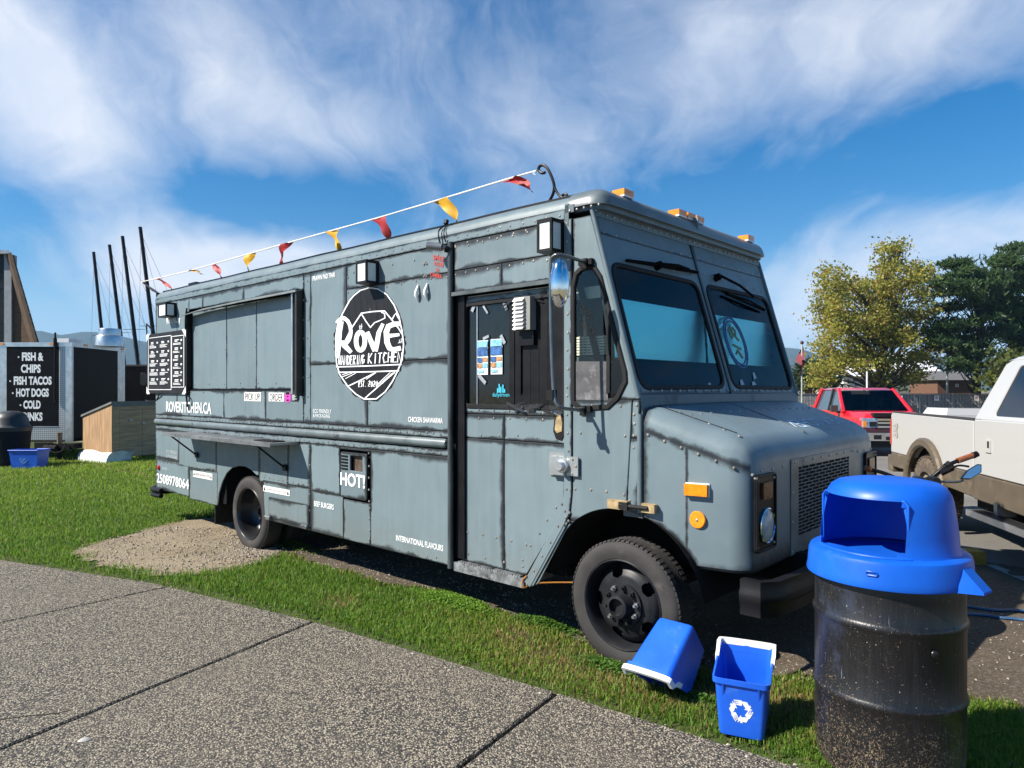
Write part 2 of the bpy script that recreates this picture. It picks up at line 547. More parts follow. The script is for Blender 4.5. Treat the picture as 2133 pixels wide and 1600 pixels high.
STROKE = {
 'W': [[(0, 1), (.25, 0), (.5, .7), (.75, 0), (1, 1)]], 'A': [[(0, 0), (.5, 1), (1, 0)], [(.2, .38), (.85, .38)]],
 'N': [[(0, 0), (.05, 1), (.9, 0), (1, 1)]], 'D': [[(.1, 0), (.1, 1), (.7, .85), (1, .45), (.7, .08), (.1, 0)]],
 'E': [[(1, .95), (.1, 1), (.1, 0), (1, .05)], [(.1, .52), (.8, .55)]], 'R': [[(.1, 0), (.1, 1), (.8, .95), (.9, .65), (.1, .5), (1, 0)]],
 'I': [[(.5, 0), (.5, 1)]], 'i': [[(.5, 0), (.5, .7)], [(.5, .9), (.5, 1)]], 'G': [[(1, .85), (.5, 1), (.05, .5), (.5, 0), (.95, .2), (.95, .5), (.5, .48)]],
 'K': [[(.1, 0), (.1, 1)], [(.95, 1), (.1, .45), (1, 0)]], 'T': [[(0, .95), (1, 1)], [(.5, 1), (.45, 0)]], 'C': [[(1, .9), (.4, 1), (.05, .5), (.4, 0), (1, .12)]],
 'H': [[(.1, 0), (.1, 1)], [(.9, 0), (.95, 1)], [(.1, .5), (.9, .52)]], 'S': [[(.95, .9), (.4, 1), (.1, .75), (.9, .35), (.6, 0), (.05, .1)]],
 '.': [[(.4, 0), (.6, .08)]], '2': [[(.05, .8), (.4, 1), (.85, .8), (.05, 0), (1, .04)]], '0': [[(.5, 0), (.05, .5), (.5, 1), (.95, .5), (.5, 0)]],
}
def stroke_poly(pts, wd):
    """quads along a polyline (2D)"""
    pts = [Vector(p) for p in pts]; L, Rr = [], []
    wv = wd if isinstance(wd, (list, tuple)) else [wd] * len(pts)
    for i, p in enumerate(pts):
        t = pts[min(i + 1, len(pts) - 1)] - pts[max(i - 1, 0)]
        if t.length < 1e-9: t = Vector((1, 0))
        t.normalize(); nrm = Vector((-t.y, t.x))
        k = 1.0
        if 0 < i < len(pts) - 1:
            e = (pts[i] - pts[i - 1]).normalized()
            k = 1 / max(0.5, abs(e.dot(t)))
        L.append(p + nrm * wv[i] * 0.5 * k); Rr.append(p - nrm * wv[i] * 0.5 * k)
    return L, Rr
def strokes(name, items, plane, fmap, m, parent, depth=-0.002):
    """items: [(polyline in picture pixels, width px)] laid on a plane of the scene"""
    V, Fc = [], []
    for si, (pl, wd) in enumerate(items):
        L, Rr = stroke_poly(pl, wd); dp = depth - 0.00012 * (si % 24)
        b = len(V)
        for a, c in zip(L, Rr):
            V.append(fmap(*plane(a.x, a.y), dp)); V.append(fmap(*plane(c.x, c.y), dp))
        for i in range(len(L) - 1): Fc.append((b + 2 * i, b + 2 * i + 1, b + 2 * i + 3, b + 2 * i + 2))
    me = bpy.data.meshes.new(name); me.from_pydata(V, [], Fc)
    return obj(name, me, m, parent)

# ------------------------------------------------------------------ measuring: pixel rays against planes of the place
def ray(px, py): return np.array([(px - CX) / F_PX, 1.0, (HY - py) / F_PX])
EYE = np.array([0, 0, CAM_H])
def gnd(px, py, z=0.0):
    r = ray(px, py); t = (z - CAM_H) / r[2]; p = EYE + r * t; return (p[0], p[1], z)
def at(px, py, Yd):
    p = EYE + ray(px, py) * Yd; return (p[0], p[1], p[2])
class Frame:
    """a body's own axes: origin on the ground, forward f, inward a, up z"""
    def __init__(s, o, fwd):
        s.o = np.array([o[0], o[1], o[2] if len(o) > 2 else 0.0]); f = np.array([fwd[0], fwd[1], 0.0]); s.f = f / np.linalg.norm(f)
        s.a = np.array([-s.f[1], s.f[0], 0.0]); s.rz = math.atan2(s.f[1], s.f[0])
    def loc(s, p):
        q = np.array(p) - s.o; return np.array([q @ s.f, q @ s.a, q[2]])
    def hit(s, px, py, n, p0):
        """ray against the local plane through p0 with normal n -> local point"""
        e = s.loc(EYE); r = ray(px, py); rl = np.array([r @ s.f, r @ s.a, r[2]])
        n = np.array(n, float); t = ((np.array(p0) - e) @ n) / (rl @ n); return e + rl * t
    def side(s, px, py, y=0.0):
        q = s.hit(px, py, (0, 1, 0), (0, y, 0)); return (q[0], q[2])
    def world(s, p): return s.o + s.f * p[0] + s.a * p[1] + np.array([0, 0, p[2]])
# ------------------------------------------------------------------ the truck's own axes (needed to lay out the ground round it)
TF = Frame((0.631, 4.15, 0), (0.7356, -0.6775))
S = TF.side
EDGE = [(-14.0, 12.6), (-9.0, 9.35), (-4.95, 6.83), (-3.0, 5.98), (-1.41, 5.02), (0.24, 3.84), (1.28, 3.06), (2.3, 2.25), (4.5, 0.4)]
EA = np.array(EDGE)
def edge_dist(x, y):
    """signed distance from the pavement's edge, positive on the grass side"""
    x = np.asarray(x, float); y = np.asarray(y, float)
    best = np.full(x.shape, 1e9); sg = np.ones(x.shape)
    for (ax, ay), (bx, by) in zip(EA[:-1], EA[1:]):
        dx, dy = bx - ax, by - ay; L2 = dx * dx + dy * dy
        t = np.clip(((x - ax) * dx + (y - ay) * dy) / L2, 0, 1)
        q = np.hypot(x - ax - t * dx, y - ay - t * dy)
        cr = dx * (y - ay) - dy * (x - ax)
        up = q < best
        best = np.where(up, q, best); sg = np.where(up, np.sign(cr), sg)
    return best * sg
def tloc(x, y):
    dx, dy = np.asarray(x) - TF.o[0], np.asarray(y) - TF.o[1]
    return dx * TF.f[0] + dy * TF.f[1], dx * TF.a[0] + dy * TF.a[1]
_ph = rng.uniform(0, 6.28, (14, 3)); _fr = rng.normal(0, 1, (14, 2))
def wob(x, y, s=1.0):
    """cheap smooth noise, about -1..1"""
    r = 0
    for k in range(14):
        fr = _fr[k] * s * (0.6 + 0.35 * k)
        r = r + np.sin(x * fr[0] + y * fr[1] + _ph[k, 0]) / (1 + 0.25 * k)
    return r / 4.2
def H(x, y):
    return -0.02 * np.clip(np.asarray(y, float) - 8.6, 0, 25) * np.clip((np.asarray(x, float) + 3.0) / 4.0, 0, 1)
DRUM = (1.575, 2.96)
def L(x, y):
    x = np.asarray(x, float); y = np.asarray(y, float)
    b = 0.085 * np.exp(-((x - DRUM[0]) ** 2 + (y - DRUM[1]) ** 2) / 0.45)
    e = edge_dist(x, y)
    return 0.012 + 0.012 * wob(x, y, 1.1) + b * np.clip(e / 0.25, 0, 1) + H(x, y) - 0.05 * np.clip((0.03 - e) / 0.06, 0, 1)

def soil_edge():
    px = [(575, 1150), (661, 1178), (811, 1220), (896, 1231), (960, 1246), (1017, 1274), (1074, 1292), (1124, 1300), (1190, 1330)]
    xs, ys = [], []
    for p in px:
        q = TF.loc(gnd(*p)); xs.append(q[0]); ys.append(q[1])
    return np.array(xs), np.array(ys)
SX, SY = soil_edge()
def soil_line(xt):
    return np.interp(xt, np.r_[-7.2, -5.2, -4.6, SX, 0.45, 0.9, 1.5, 2.2, 3.0], np.r_[1.6, 0.9, 0.5, SY, 0.30, 0.55, 0.9, 0.8, 0.9])
PATCH = [gnd(*p)[:2] for p in ((150, 1152), (200, 1132), (300, 1108), (395, 1086), (440, 1082), (500, 1086), (585, 1120), (590, 1150), (560, 1172), (490, 1194), (400, 1202), (300, 1202), (215, 1182))]
def inpoly(x, y, P):
    x = np.asarray(x, float); y = np.asarray(y, float); c = np.zeros(x.shape, bool); n = len(P)
    for i in range(n):
        (x1, y1), (x2, y2) = P[i], P[(i + 1) % n]
        if y1 == y2: continue
        k = ((y1 > y) != (y2 > y)) & (x < (x2 - x1) * (y - y1) / (y2 - y1) + x1); c ^= k
    return c
LOT = [(2.3, 6.35), (4.2, 5.35), (7, 4.2), (14, 1.6), (75, 1.6), (75, 62), (-12, 62), (-12, 22), (-4.5, 12.4)]
GRASS_R = [(3.4, 2.9), (3.1, 3.75), (2.75, 4.15), (2.3, 4.35), (1.9, 4.3)]
def grass_here(x, y, jag=0.05):
    xt, yt = tloc(x, y); j = jag * wob(x * 5, y * 5, 1.3)
    if np.size(x) > 5000: x = x + rng.normal(0, .045, x.shape); y = y + rng.normal(0, .045, y.shape)
    g = (edge_dist(x, y) > 0.0 + j * 0.7)
    g &= ~((xt > -7.3) & (yt > soil_line(xt) + j * 2.2) & (xt < 3.0))
    j2 = j * 2.6 + 0.05 * wob(x * 13, y * 13, 1.2)
    g &= ~inpoly(x + j2, y + j2 * 0.7, PATCH)
    g &= ~((xt >= 0.9) & (yt > np.interp(xt, [0.9, 1.6, 2.4, 3.2], [0.55, 0.95, 0.95, 0.7]) + j * 2.5))
    g &= ~((x > 0.5) & inpoly(x, y, LOT)); g &= ~((xt > -6.5) & (yt > 2.0) & (x > -6))
    return g

def ground_mat(name, c1, c2, c3, s1=1.2, s2=60, rough=0.95, bump=0.5, bd=0.02):
    m = bpy.data.materials.new(name); m.use_nodes = True
    t = NT(m.node_tree); b = m.node_tree.nodes['Principled BSDF']
    co = t.n('ShaderNodeTexCoord').outputs['Object']
    a = t.noise(co, s1, 6, 0.6); f = t.noise(co, s2, 6, 0.7)
    c = t.mix(t.ramp(a, 0.35, 0.65), c1, c2)
    c = t.mix(t.ramp(f, 0.45, 0.68), c, c3)
    t.l(c, b.inputs['Base Color']); b.inputs['Roughness'].default_value = rough
    b.inputs['Specular IOR Level'].default_value = 0.2
    t.l(t.bump(t.m('ADD', f, t.noise(co, s2 * 3, 3)), bump, bd), b.inputs['Normal'])
    return m

def sheet(name, x0, x1, y0, y1, st, zf, keep, m, label=None):
    nx, ny = int((x1 - x0) / st) + 1, int((y1 - y0) / st) + 1
    gx, gy = np.meshgrid(np.linspace(x0, x1, nx), np.linspace(y0, y1, ny))
    zz = zf(gx, gy)
    k = keep((gx[:-1, :-1] + gx[1:, 1:]) / 2, (gy[:-1, :-1] + gy[1:, 1:]) / 2)
    ii = np.arange(nx * ny).reshape(ny, nx)
    q = np.stack([ii[:-1, :-1], ii[:-1, 1:], ii[1:, 1:], ii[1:, :-1]], -1)[k]
    used = np.unique(q); remap = -np.ones(nx * ny, int); remap[used] = np.arange(len(used))
    V = np.stack([gx.ravel(), gy.ravel(), zz.ravel()], 1)[used]
    me = bpy.data.meshes.new(name); me.from_pydata(V.tolist(), [], remap[q].tolist())
    me.polygons.foreach_set('use_smooth', [True] * len(me.polygons))
    o = obj(name, me, m); o['kind'] = 'structure'
    return o

# far ground to the horizon
bm = bmesh.new()
xs = [-3400, -800, -200, -60, -20, -8, 0, 8, 20, 60, 200, 800, 3400]; ys = [-60, -20, 0, 9, 20, 40, 59, 90, 200, 800, 3400]
grid = [[bm.verts.new((x, y, float(H(x, y)) - 0.06)) for x in xs] for y in ys]
for a, b in zip(grid, grid[1:]):
    for i in range(len(xs) - 1): bm.faces.new((a[i], a[i + 1], b[i + 1], b[i]))
tag(fin('ground', bm, ground_mat('dry_ground', (0.16, 0.15, 0.08), (0.22, 0.19, 0.11), (0.10, 0.10, 0.05), 0.05, 4), smooth=True), kind='structure')

TURF = ground_mat('turf_soil', (0.040, 0.065, 0.016), (0.065, 0.085, 0.024), (0.055, 0.050, 0.024), 1.5, 40)
SOIL = ground_mat('brown_soil', (0.085, 0.066, 0.046), (0.12, 0.095, 0.068), (0.20, 0.175, 0.14), 1.8, 55, bump=0.8)
GRAVEL = ground_mat('gravel_dirt', (0.28, 0.225, 0.15), (0.36, 0.295, 0.205), (0.20, 0.165, 0.115), 2.2, 38, bump=0.9)
sheet('lawn', -24, 5.2, 1.0, 22, 0.10, L, lambda x, y: (edge_dist(x, y) > -0.12) & ~((x > 2.2) & inpoly(x, y, LOT) & (y > 6.5)), TURF)
def soil_keep(x, y):
    xt, yt = tloc(x, y); j = 0.10 * wob(x * 4, y * 4, 1.2)
    return (~grass_here(x, y)) & (edge_dist(x, y) > 0.3) & (xt > -5.4) & (xt < 5) & (yt > -0.5) & (yt < 4.4) & ~inpoly(x, y, PATCH)
sheet('soil', -6, 5.2, 1.8, 10, 0.07, lambda x, y: L(x, y) + 0.012 + 0.008 * wob(x * 6, y * 6), soil_keep, SOIL)
sheet('gravel_patch', -5, 0, 5.0, 9, 0.05, lambda x, y: L(x, y) + 0.010 + 0.005 * wob(x * 6, y * 6), lambda x, y: inpoly(x + 0.10 * wob(x * 6, y * 6) + rng.normal(0, .03, x.shape), y + 0.10 * wob(y * 6, x * 6), PATCH), GRAVEL)

# asphalt lot
m = bpy.data.materials.new('asphalt'); m.use_nodes = True
t = NT(m.node_tree); b = m.node_tree.nodes['Principled BSDF']
co = t.n('ShaderNodeTexCoord').outputs['Object']
c = t.mix(t.ramp(t.noise(co, 0.5, 6), 0.35, 0.65), (0.125, 0.117, 0.102), (0.175, 0.163, 0.14))
c = t.mix(t.ramp(t.noise(co, 90, 3), 0.55, 0.72), c, (0.30, 0.28, 0.25)); c = t.mix(t.ramp(t.noise(co, 3, 7), 0.6, 0.75), c, (0.11, 0.105, 0.10))
t.l(c, b.inputs['Base Color']); b.inputs['Roughness'].default_value = 0.9
t.l(t.bump(t.noise(co, 120, 3), 0.5, 0.01), b.inputs['Normal'])
ASPH = m
sheet('parking_lot', -12, 75, 1.6, 62, 0.5, lambda x, y: H(x, y) + 0.012, lambda x, y: inpoly(x + 0.3 * wob(x, y), y + 0.3 * wob(y, x), LOT), ASPH)

# ---- pavement of exposed aggregate, slab by slab
m = bpy.data.materials.new('exposed_aggregate'); m.use_nodes = True
t = NT(m.node_tree); b = m.node_tree.nodes['Principled BSDF']
co = t.n('ShaderNodeTexCoord').outputs['Object']
vo = t.n('ShaderNodeTexVoronoi'); vo.inputs['Scale'].default_value = 105; vo.inputs['Randomness'].default_value = 1.0
t.l(co, vo.inputs['Vector'])
hs, ss, vs_ = t.sep(vo.outputs['Color'])
st = t.mix(t.ramp(hs, 0.0, 1.0, smooth=False), (0.055, 0.052, 0.046), (0.36, 0.315, 0.235))
st = t.mix(t.ramp(ss, 0.62, 0.80), st, (0.42, 0.365, 0.275)); st = t.mix(t.ramp(vs_, 0.68, 0.8), st, (0.030, 0.031, 0.032))
edge = t.ramp(vo.outputs['Distance'], 0.48, 0.75)
st = t.mix(edge, st, (0.052, 0.048, 0.042))
bigp = t.noise(co, 0.9, 5); st = t.mix(t.m('MULTIPLY', t.ramp(bigp, 0.4, 0.7), 0.35), st, (0.16, 0.14, 0.11))
stain = t.ramp(t.noise(co, 2.4, 7, 0.7), 0.66, 0.80); st = t.mix(t.m('MULTIPLY', stain, 0.35), st, (0.08, 0.075, 0.065))
t.l(st, b.inputs['Base Color']); b.inputs['Roughness'].default_value = 0.8
b.inputs['Specular IOR Level'].default_value = 0.3
t.l(t.bump(t.m('SUBTRACT', 1.0, t.ramp(vo.outputs['Distance'], 0.1, 0.7)), 0.75, 0.006), b.inputs['Normal'])
AGG = m
JOINT = ground_mat('joint_dirt', (0.02, 0.018, 0.014), (0.03, 0.026, 0.02), (0.05, 0.04, 0.03), 3, 50)
bm = bmesh.new()
inner = [(x - 0.62 * 9, y - 0.78 * 9) for x, y in EDGE]
va = [bm.verts.new((x + 0.02, y + 0.02, -0.03)) for x, y in EDGE]; vb = [bm.verts.new((x, y, -0.03)) for x, y in inner]
for i in range(len(EDGE) - 1): bm.faces.new((va[i], va[i + 1], vb[i + 1], vb[i]))
pave = tag(fin('pavement', bm, JOINT), kind='structure')
# joints: points on the edge and the direction each joint runs back towards us
JN = [((-7.3, 8.3), (-0.50, -0.86)), ((-2.75, 5.83), (-0.61, -0.79)), ((-1.38, 5.00), (-0.46, -0.888)), ((0.26, 3.83), (-0.535, -0.845)), ((2.3, 2.25), (-0.6, -0.8))]
JN = [((-9.0, 9.35), (-0.6, -0.8)), ((-4.95, 6.83), (-0.6, -0.8)), ((-2.86, 5.89), (-0.63, -0.777)), ((-1.40, 5.01), (-0.465, -0.885)), ((0.25, 3.835), (-0.532, -0.847)), ((2.3, 2.25), (-0.6, -0.8))]
def edge_pts(p, q):
    """edge vertices strictly between two points on the edge (by x)"""
    return [e for e in EDGE if p[0] + 0.05 < e[0] < q[0] - 0.05]
for (p, dp), (q, dq) in zip(JN, JN[1:]):
    g = 0.011
    top = [p] + edge_pts(p, q) + [q]
    Lr = 6.5
    poly = [(p[0] + dp[0] * Lr, p[1] + dp[1] * Lr)] + top + [(q[0] + dq[0] * Lr, q[1] + dq[1] * Lr)]
    poly = ccw(poly); poly = offset(poly, g)
    plate('paving_slab', poly, lambda u, v, dp_: (u, v, -dp_ + random.uniform(-0.0002, 0.0002)), 0.06, AGG, pave, bev=0.008, gap=0.0)
# hairline crack in the nearest left slab
ck = [(0, 1499), (40, 1493), (80, 1489), (120, 1485), (150, 1478)]
bm = bmesh.new()
for a, b_ in zip(ck, ck[1:]):
    A, B = Vector(gnd(*a, 0.002)), Vector(gnd(*b_, 0.002)); n_ = (B - A).cross(Vector((0, 0, 1))).normalized() * 0.004
    bm.faces.new([bm.verts.new(v) for v in (A - n_, B - n_, B + n_, A + n_)])
fin('crack', bm, JOINT, pave, normals=False)

# ---- grass blades
def grass_mat(name):
    m = bpy.data.materials.new(name); m.use_nodes = True
    t = NT(m.node_tree); m.node_tree.nodes.clear()
    a = t.n('ShaderNodeAttribute', attribute_name='tint')
    df = t.n('ShaderNodeBsdfPrincipled'); t.l(a.outputs['Color'], df.inputs['Base Color']); df.inputs['Roughness'].default_value = 0.55
    df.inputs['Specular IOR Level'].default_value = 0.35
    tr = t.n('ShaderNodeBsdfTranslucent'); t.l(a.outputs['Color'], tr.inputs[0])
    mx = t.n('ShaderNodeMixShader'); mx.inputs[0].default_value = 0.48
    t.l(df.outputs[0], mx.inputs[1]); t.l(tr.outputs[0], mx.inputs[2])
    o = t.n('ShaderNodeOutputMaterial'); t.l(mx.outputs[0], o.inputs[0])
    return m
GRASSM = grass_mat('grass_blades')
def blades(name, x, y, z, h, wd, col, lean=0.5):
    n = len(x); th = rng.uniform(0, 6.283, n); ph = th + rng.normal(1.57, 0.6, n)
    lx, ly = np.cos(ph), np.sin(ph); ln = np.abs(rng.normal(0, lean, n)) + 0.08
    wx, wy = np.cos(th) * wd * 0.5, np.sin(th) * wd * 0.5
    V = np.empty((n, 5, 3), np.float32)
    V[:, 0] = np.stack([x - wx, y - wy, z - 0.006], 1); V[:, 1] = np.stack([x + wx, y + wy, z - 0.006], 1)
    mx_, my_, mz = x + lx * h * ln * 0.35, y + ly * h * ln * 0.35, z + h * 0.62
    V[:, 2] = np.stack([mx_ + wx * .75, my_ + wy * .75, mz], 1); V[:, 3] = np.stack([mx_ - wx * .75, my_ - wy * .75, mz], 1)
    V[:, 4] = np.stack([x + lx * h * ln * 1.15, y + ly * h * ln * 1.15, z + h * np.clip(1.08 - 0.35 * ln, 0.35, 1.1)], 1)
    base = np.arange(n)[:, None] * 5
    me = bpy.data.meshes.new(name)
    me.vertices.add(n * 5); me.vertices.foreach_set('co', V.reshape(-1))
    li = np.concatenate([base + [0, 1, 2, 3], base + [3, 2, 4]], 1).reshape(-1)
    me.loops.add(n * 7); me.loops.foreach_set('vertex_index', li.astype(np.int32))
    me.polygons.add(n * 2)
    stt = (np.arange(n)[:, None] * 7 + [0, 4]).reshape(-1)
    me.polygons.foreach_set('loop_start', stt.astype(np.int32))
    me.update(calc_edges=True); me.validate()
    at_ = me.attributes.new('tint', 'FLOAT_COLOR', 'POINT')
    cc = np.ones((n, 5, 4), np.float32); cc[:, :, :3] = col[:, None, :]
    at_.data.foreach_set('color', cc.reshape(-1))
    return tag(obj(name, me, GRASSM), kind='stuff')
N = 640000
yy = np.exp(rng.uniform(math.log(2.55), math.log(19.0), N)); xx = rng.uniform(-0.84, 0.86, N) * yy
k = grass_here(xx, yy); xx, yy = xx[k], yy[k]
dry = np.clip(wob(xx * 1.3, yy * 1.3, 1.1) * 0.5 + 0.1, 0, 1)
xt, yt = tloc(xx, yy)
# parched, thin turf near the front wheel and along the worn strip beside the truck
near_wheel = np.exp(-((xt + 0.15) ** 2 / 0.7 + (yt + 0.12) ** 2 / 0.10)); brown = np.clip(near_wheel * 0.9 + np.exp(-((yt - soil_line(xt)) / 0.09) ** 2) * 0.4, 0, 1)
for sp in ((705, 1262, 0.12), (1075, 1335, 0.22), (1120, 1370, 0.22), (1660, 1490, 0.25), (1430, 1452, 0.2)):
    q = gnd(*sp[:2]); brown = np.maximum(brown, np.exp(-((xx - q[0]) ** 2 + (yy - q[1]) ** 2 * 0.6) / sp[2] ** 2))
keep = rng.uniform(0, 1, len(xx)) > brown * 0.55
xx, yy, dry, brown, xt, yt = [a[keep] for a in (xx, yy, dry, brown, xt, yt)]
n = len(xx)
g1 = np.array([0.125, 0.255, 0.030]); g2 = np.array([0.30, 0.40, 0.045]); g3 = np.array([0.070, 0.165, 0.020]); g4 = np.array([0.34, 0.24, 0.10])
r1 = rng.uniform(0, 1, (n, 1)); r2 = rng.uniform(0, 1, n)
far = np.clip((yy - 8) / 7, 0, 1)
col = g3 * (1 - r1) + g1 * r1
yel = np.clip(0.16 + 0.40 * dry + 0.45 * far + 0.3 * brown + rng.normal(0, 0.15, n), 0, 1)[:, None]
col = col * (1 - yel) + g2 * yel
bt = (r2 < 0.025 + brown * 0.6)[:, None]; col = np.where(bt, g4 * (0.6 + 0.7 * r1), col)
lush = np.clip(0.5 + 0.8 * wob(xx * 0.9 + 3, yy * 0.9, 1.4), 0.2, 1.2)
h = (0.030 + 0.030 * rng.uniform(0, 1, n) ** 1.5) * (0.75 + 0.45 * lush) * (1 - 0.45 * brown)
h *= np.clip((edge_dist(xx, yy) + 0.10) / 0.22, 0.45, 1.0)
wd = (0.0035 + 0.0030 * rng.uniform(0, 1, n)) * (0.72 + yy / 8.5)
h = h * (1 + 0.025 * np.clip(yy - 5, 0, 10))
blades('grass', xx, yy, L(xx, yy) + 0.004, h, wd, col)

# ---- clover and low weeds
def clover(name, cx, cy, sx, sy, n, ang, hmax, colr):
    a = rng.normal(0, 0.5, n) * sx; b = rng.normal(0, 0.5, n) * sy
    x = cx + a * math.cos(ang) - b * math.sin(ang); y = cy + a * math.sin(ang) + b * math.cos(ang)
    V, Fc, C = [], [], []
    hh = hmax * np.exp(-((a / sx) ** 2 + (b / sy) ** 2) * 0.9) * rng.uniform(0.35, 1, n)
    zb = L(x, y) + 0.01 + hh
    for i in range(n):
        r = random.uniform(0.006, 0.012); tl = Vector((random.gauss(0, .45), random.gauss(0, .45), 1)).normalized(); u, v = frame_of(tl)
        c0 = Vector((x[i], y[i], zb[i])); b0 = len(V); ph = random.random() * 6
        for q in range(6):
            rr = r * (1.0 if q % 2 == 0 else 0.72); V.append(c0 + (u * math.cos(ph + q * 1.047) + v * math.sin(ph + q * 1.047)) * rr)
        Fc.append(tuple(range(b0, b0 + 6)))
        f = random.uniform(0.75, 1.25); C += [[colr[0] * f, colr[1] * f, colr[2] * f, 1]] * 6
    me = bpy.data.meshes.new(name); me.from_pydata(V, [], Fc)
    a_ = me.attributes.new('tint', 'FLOAT_COLOR', 'POINT'); a_.data.foreach_set('color', np.array(C, np.float32).reshape(-1))
    return tag(obj(name, me, GRASSM), kind='stuff')
TA = TF.rz
q = gnd(945, 1262); clover('clover', q[0], q[1], 0.40, 0.13, 3800, TA, 0.05, (0.16, 0.30, 0.035))
q = gnd(1140, 1312); clover('clover', q[0], q[1], 0.26, 0.07, 1500, TA, 0.06, (0.09, 0.19, 0.025))
q = gnd(1265, 1395); clover('clover', q[0], q[1], 0.20, 0.08, 900, TA, 0.04, (0.09, 0.19, 0.025))
q = gnd(1470, 1475); clover('clover', q[0], q[1], 0.22, 0.05, 800, TA, 0.04, (0.07, 0.16, 0.02))
q = gnd(600, 1140); clover('weeds', q[0], q[1], 0.55, 0.10, 1600, TA, 0.07, (0.10, 0.17, 0.03))
q = gnd(690, 1130); clover('weeds', q[0], q[1], 0.30, 0.10, 700, TA, 0.10, (0.08, 0.15, 0.025))

# ---- loose stones of the gravel patch and the worn strip
STONE = mat('stone', (0.44, 0.385, 0.31), 0.9, var=0.45, scale=40)
def stones(name, n, pick, smin, smax):
    bm = bmesh.new(); c = 0
    while c < n:
        x, y = pick()
        s = random.uniform(smin, smax) * random.uniform(0.5, 1)
        z = float(L(x, y)) + 0.014
        p = [Vector((random.uniform(.6, 1) * s * q[0], random.uniform(.6, 1) * s * q[1], random.uniform(.4, .8) * s * q[2])) for q in ((1, 0, 0), (-.5, .86, 0), (-.5, -.86, 0), (0, 0, 1), (0, 0, -1))]
        rot = Matrix.Rotation(random.random() * 6.28, 3, 'Z')
        v = [bm.verts.new(rot @ q + Vector((x, y, z))) for q in p]
        for f in ((0, 1, 3), (1, 2, 3), (2, 0, 3), (1, 0, 4), (2, 1, 4), (0, 2, 4)): bm.faces.new([v[i] for i in f])
        c += 1
    return tag(fin(name, bm, STONE, normals=False), kind='stuff')
def pick_patch():
    while True:
        x, y = random.uniform(-4.6, -1.9), random.uniform(5.7, 8.3)
        if inpoly(np.array([x]), np.array([y]), PATCH)[0]:
            qx, qy = tloc(x, y)
            if random.random() < 0.16 + 0.84 * math.exp(-((qx + 4.2) ** 2 / 0.5 + (qy - 0.05) ** 2 / 0.16)): return x, y
stones('gravel', 2600, pick_patch, 0.006, 0.022)
def pick_soil():
    while True:
        xt_ = random.uniform(-4, 2.8); yt_ = float(soil_line(xt_)) + abs(random.gauss(0, 0.35)) - 0.05
        if xt_ > 1.2: yt_ = random.uniform(0.7, 3)
        p = TF.world((xt_, yt_, 0)); return p[0], p[1]
stones('gravel', 2200, pick_soil, 0.006, 0.016)
# ------------------------------------------------------------------ FOOD TRUCK
W_ = 2.42
truck = thing('food_truck', 'grey step van food truck with black airbrushed seams and a round black emblem', 'food truck', tuple(TF.o), TF.rz)
def sideF(y0=0.0): return lambda u, v, dp: (u, y0 + dp, v)
SF = sideF(0.0)
SX_ = lambda px, y=0.0: S(px, 800, y)[0]
SZ = lambda px, py, y=0.0: S(px, py, y)[1]
XR, ZT = -6.93, 2.705
ZU, ZL, ZB = 1.335, 1.150, 0.355
RV = []      # rivets: (point, normal)
def riv(p0, p1, step=0.085, y=0.0, n=(0, -1, 0), jit=0.004):
    a, b = Vector((p0[0], y, p0[1])), Vector((p1[0], y, p1[1])); Ld = (b - a).length; k = max(1, int(Ld / step))
    for i in range(k + 1):
        RV.append((a.lerp(b, i / k) + Vector((random.gauss(0, jit), 0, random.gauss(0, jit))), n))
def P_(poly, name='side_panel', m=None, y=0.0, **kw):
    return plate(name, poly, sideF(y + random.uniform(-0.0015, 0.0015)), 0.012, m or PAINT, truck, **kw)

# --- dark core: everything behind the plates
bm = bmesh.new()
box(bm, -6.90, -1.46, 0.045, W_ - 0.02, 1.0, 2.72); box(bm, -6.90, -5.10, 0.045, W_ - 0.02, 0.40, 0.999); box(bm, -3.93, -1.46, 0.045, W_ - 0.02, 0.38, 0.999)
box(bm, -5.099, -3.931, 0.50, W_ - 0.5, 0.5, 0.999)
box(bm, -1.459, -0.55, 0.20, W_ - 0.02, 0.40, 2.72)
fin('inner_body', bm, DARKIN, truck)
bm = bmesh.new()                                        # cab interior shell (floor, far wall) and dashboard
box(bm, -0.36, 0.09, 0.03, W_ - 0.03, 0.95, 1.50); box(bm, -0.549, -0.36, 0.21, W_ - 0.03, 0.95, 1.50); hexa(bm, [(-.549, W_ - .03, 1.501), (.135, W_ - .03, 1.501), (.135, W_ - .014, 1.501), (-.549, W_ - .014, 1.501), (-.549, W_ - .03, 2.72), (-.222, W_ - .03, 2.72), (-.222, W_ - .014, 2.72), (-.549, W_ - .014, 2.72)]); box(bm, -0.549, -0.27, 0.21, W_ - 0.061, 2.66, 2.70)
fin('cab_interior', bm, DARKIN, truck)

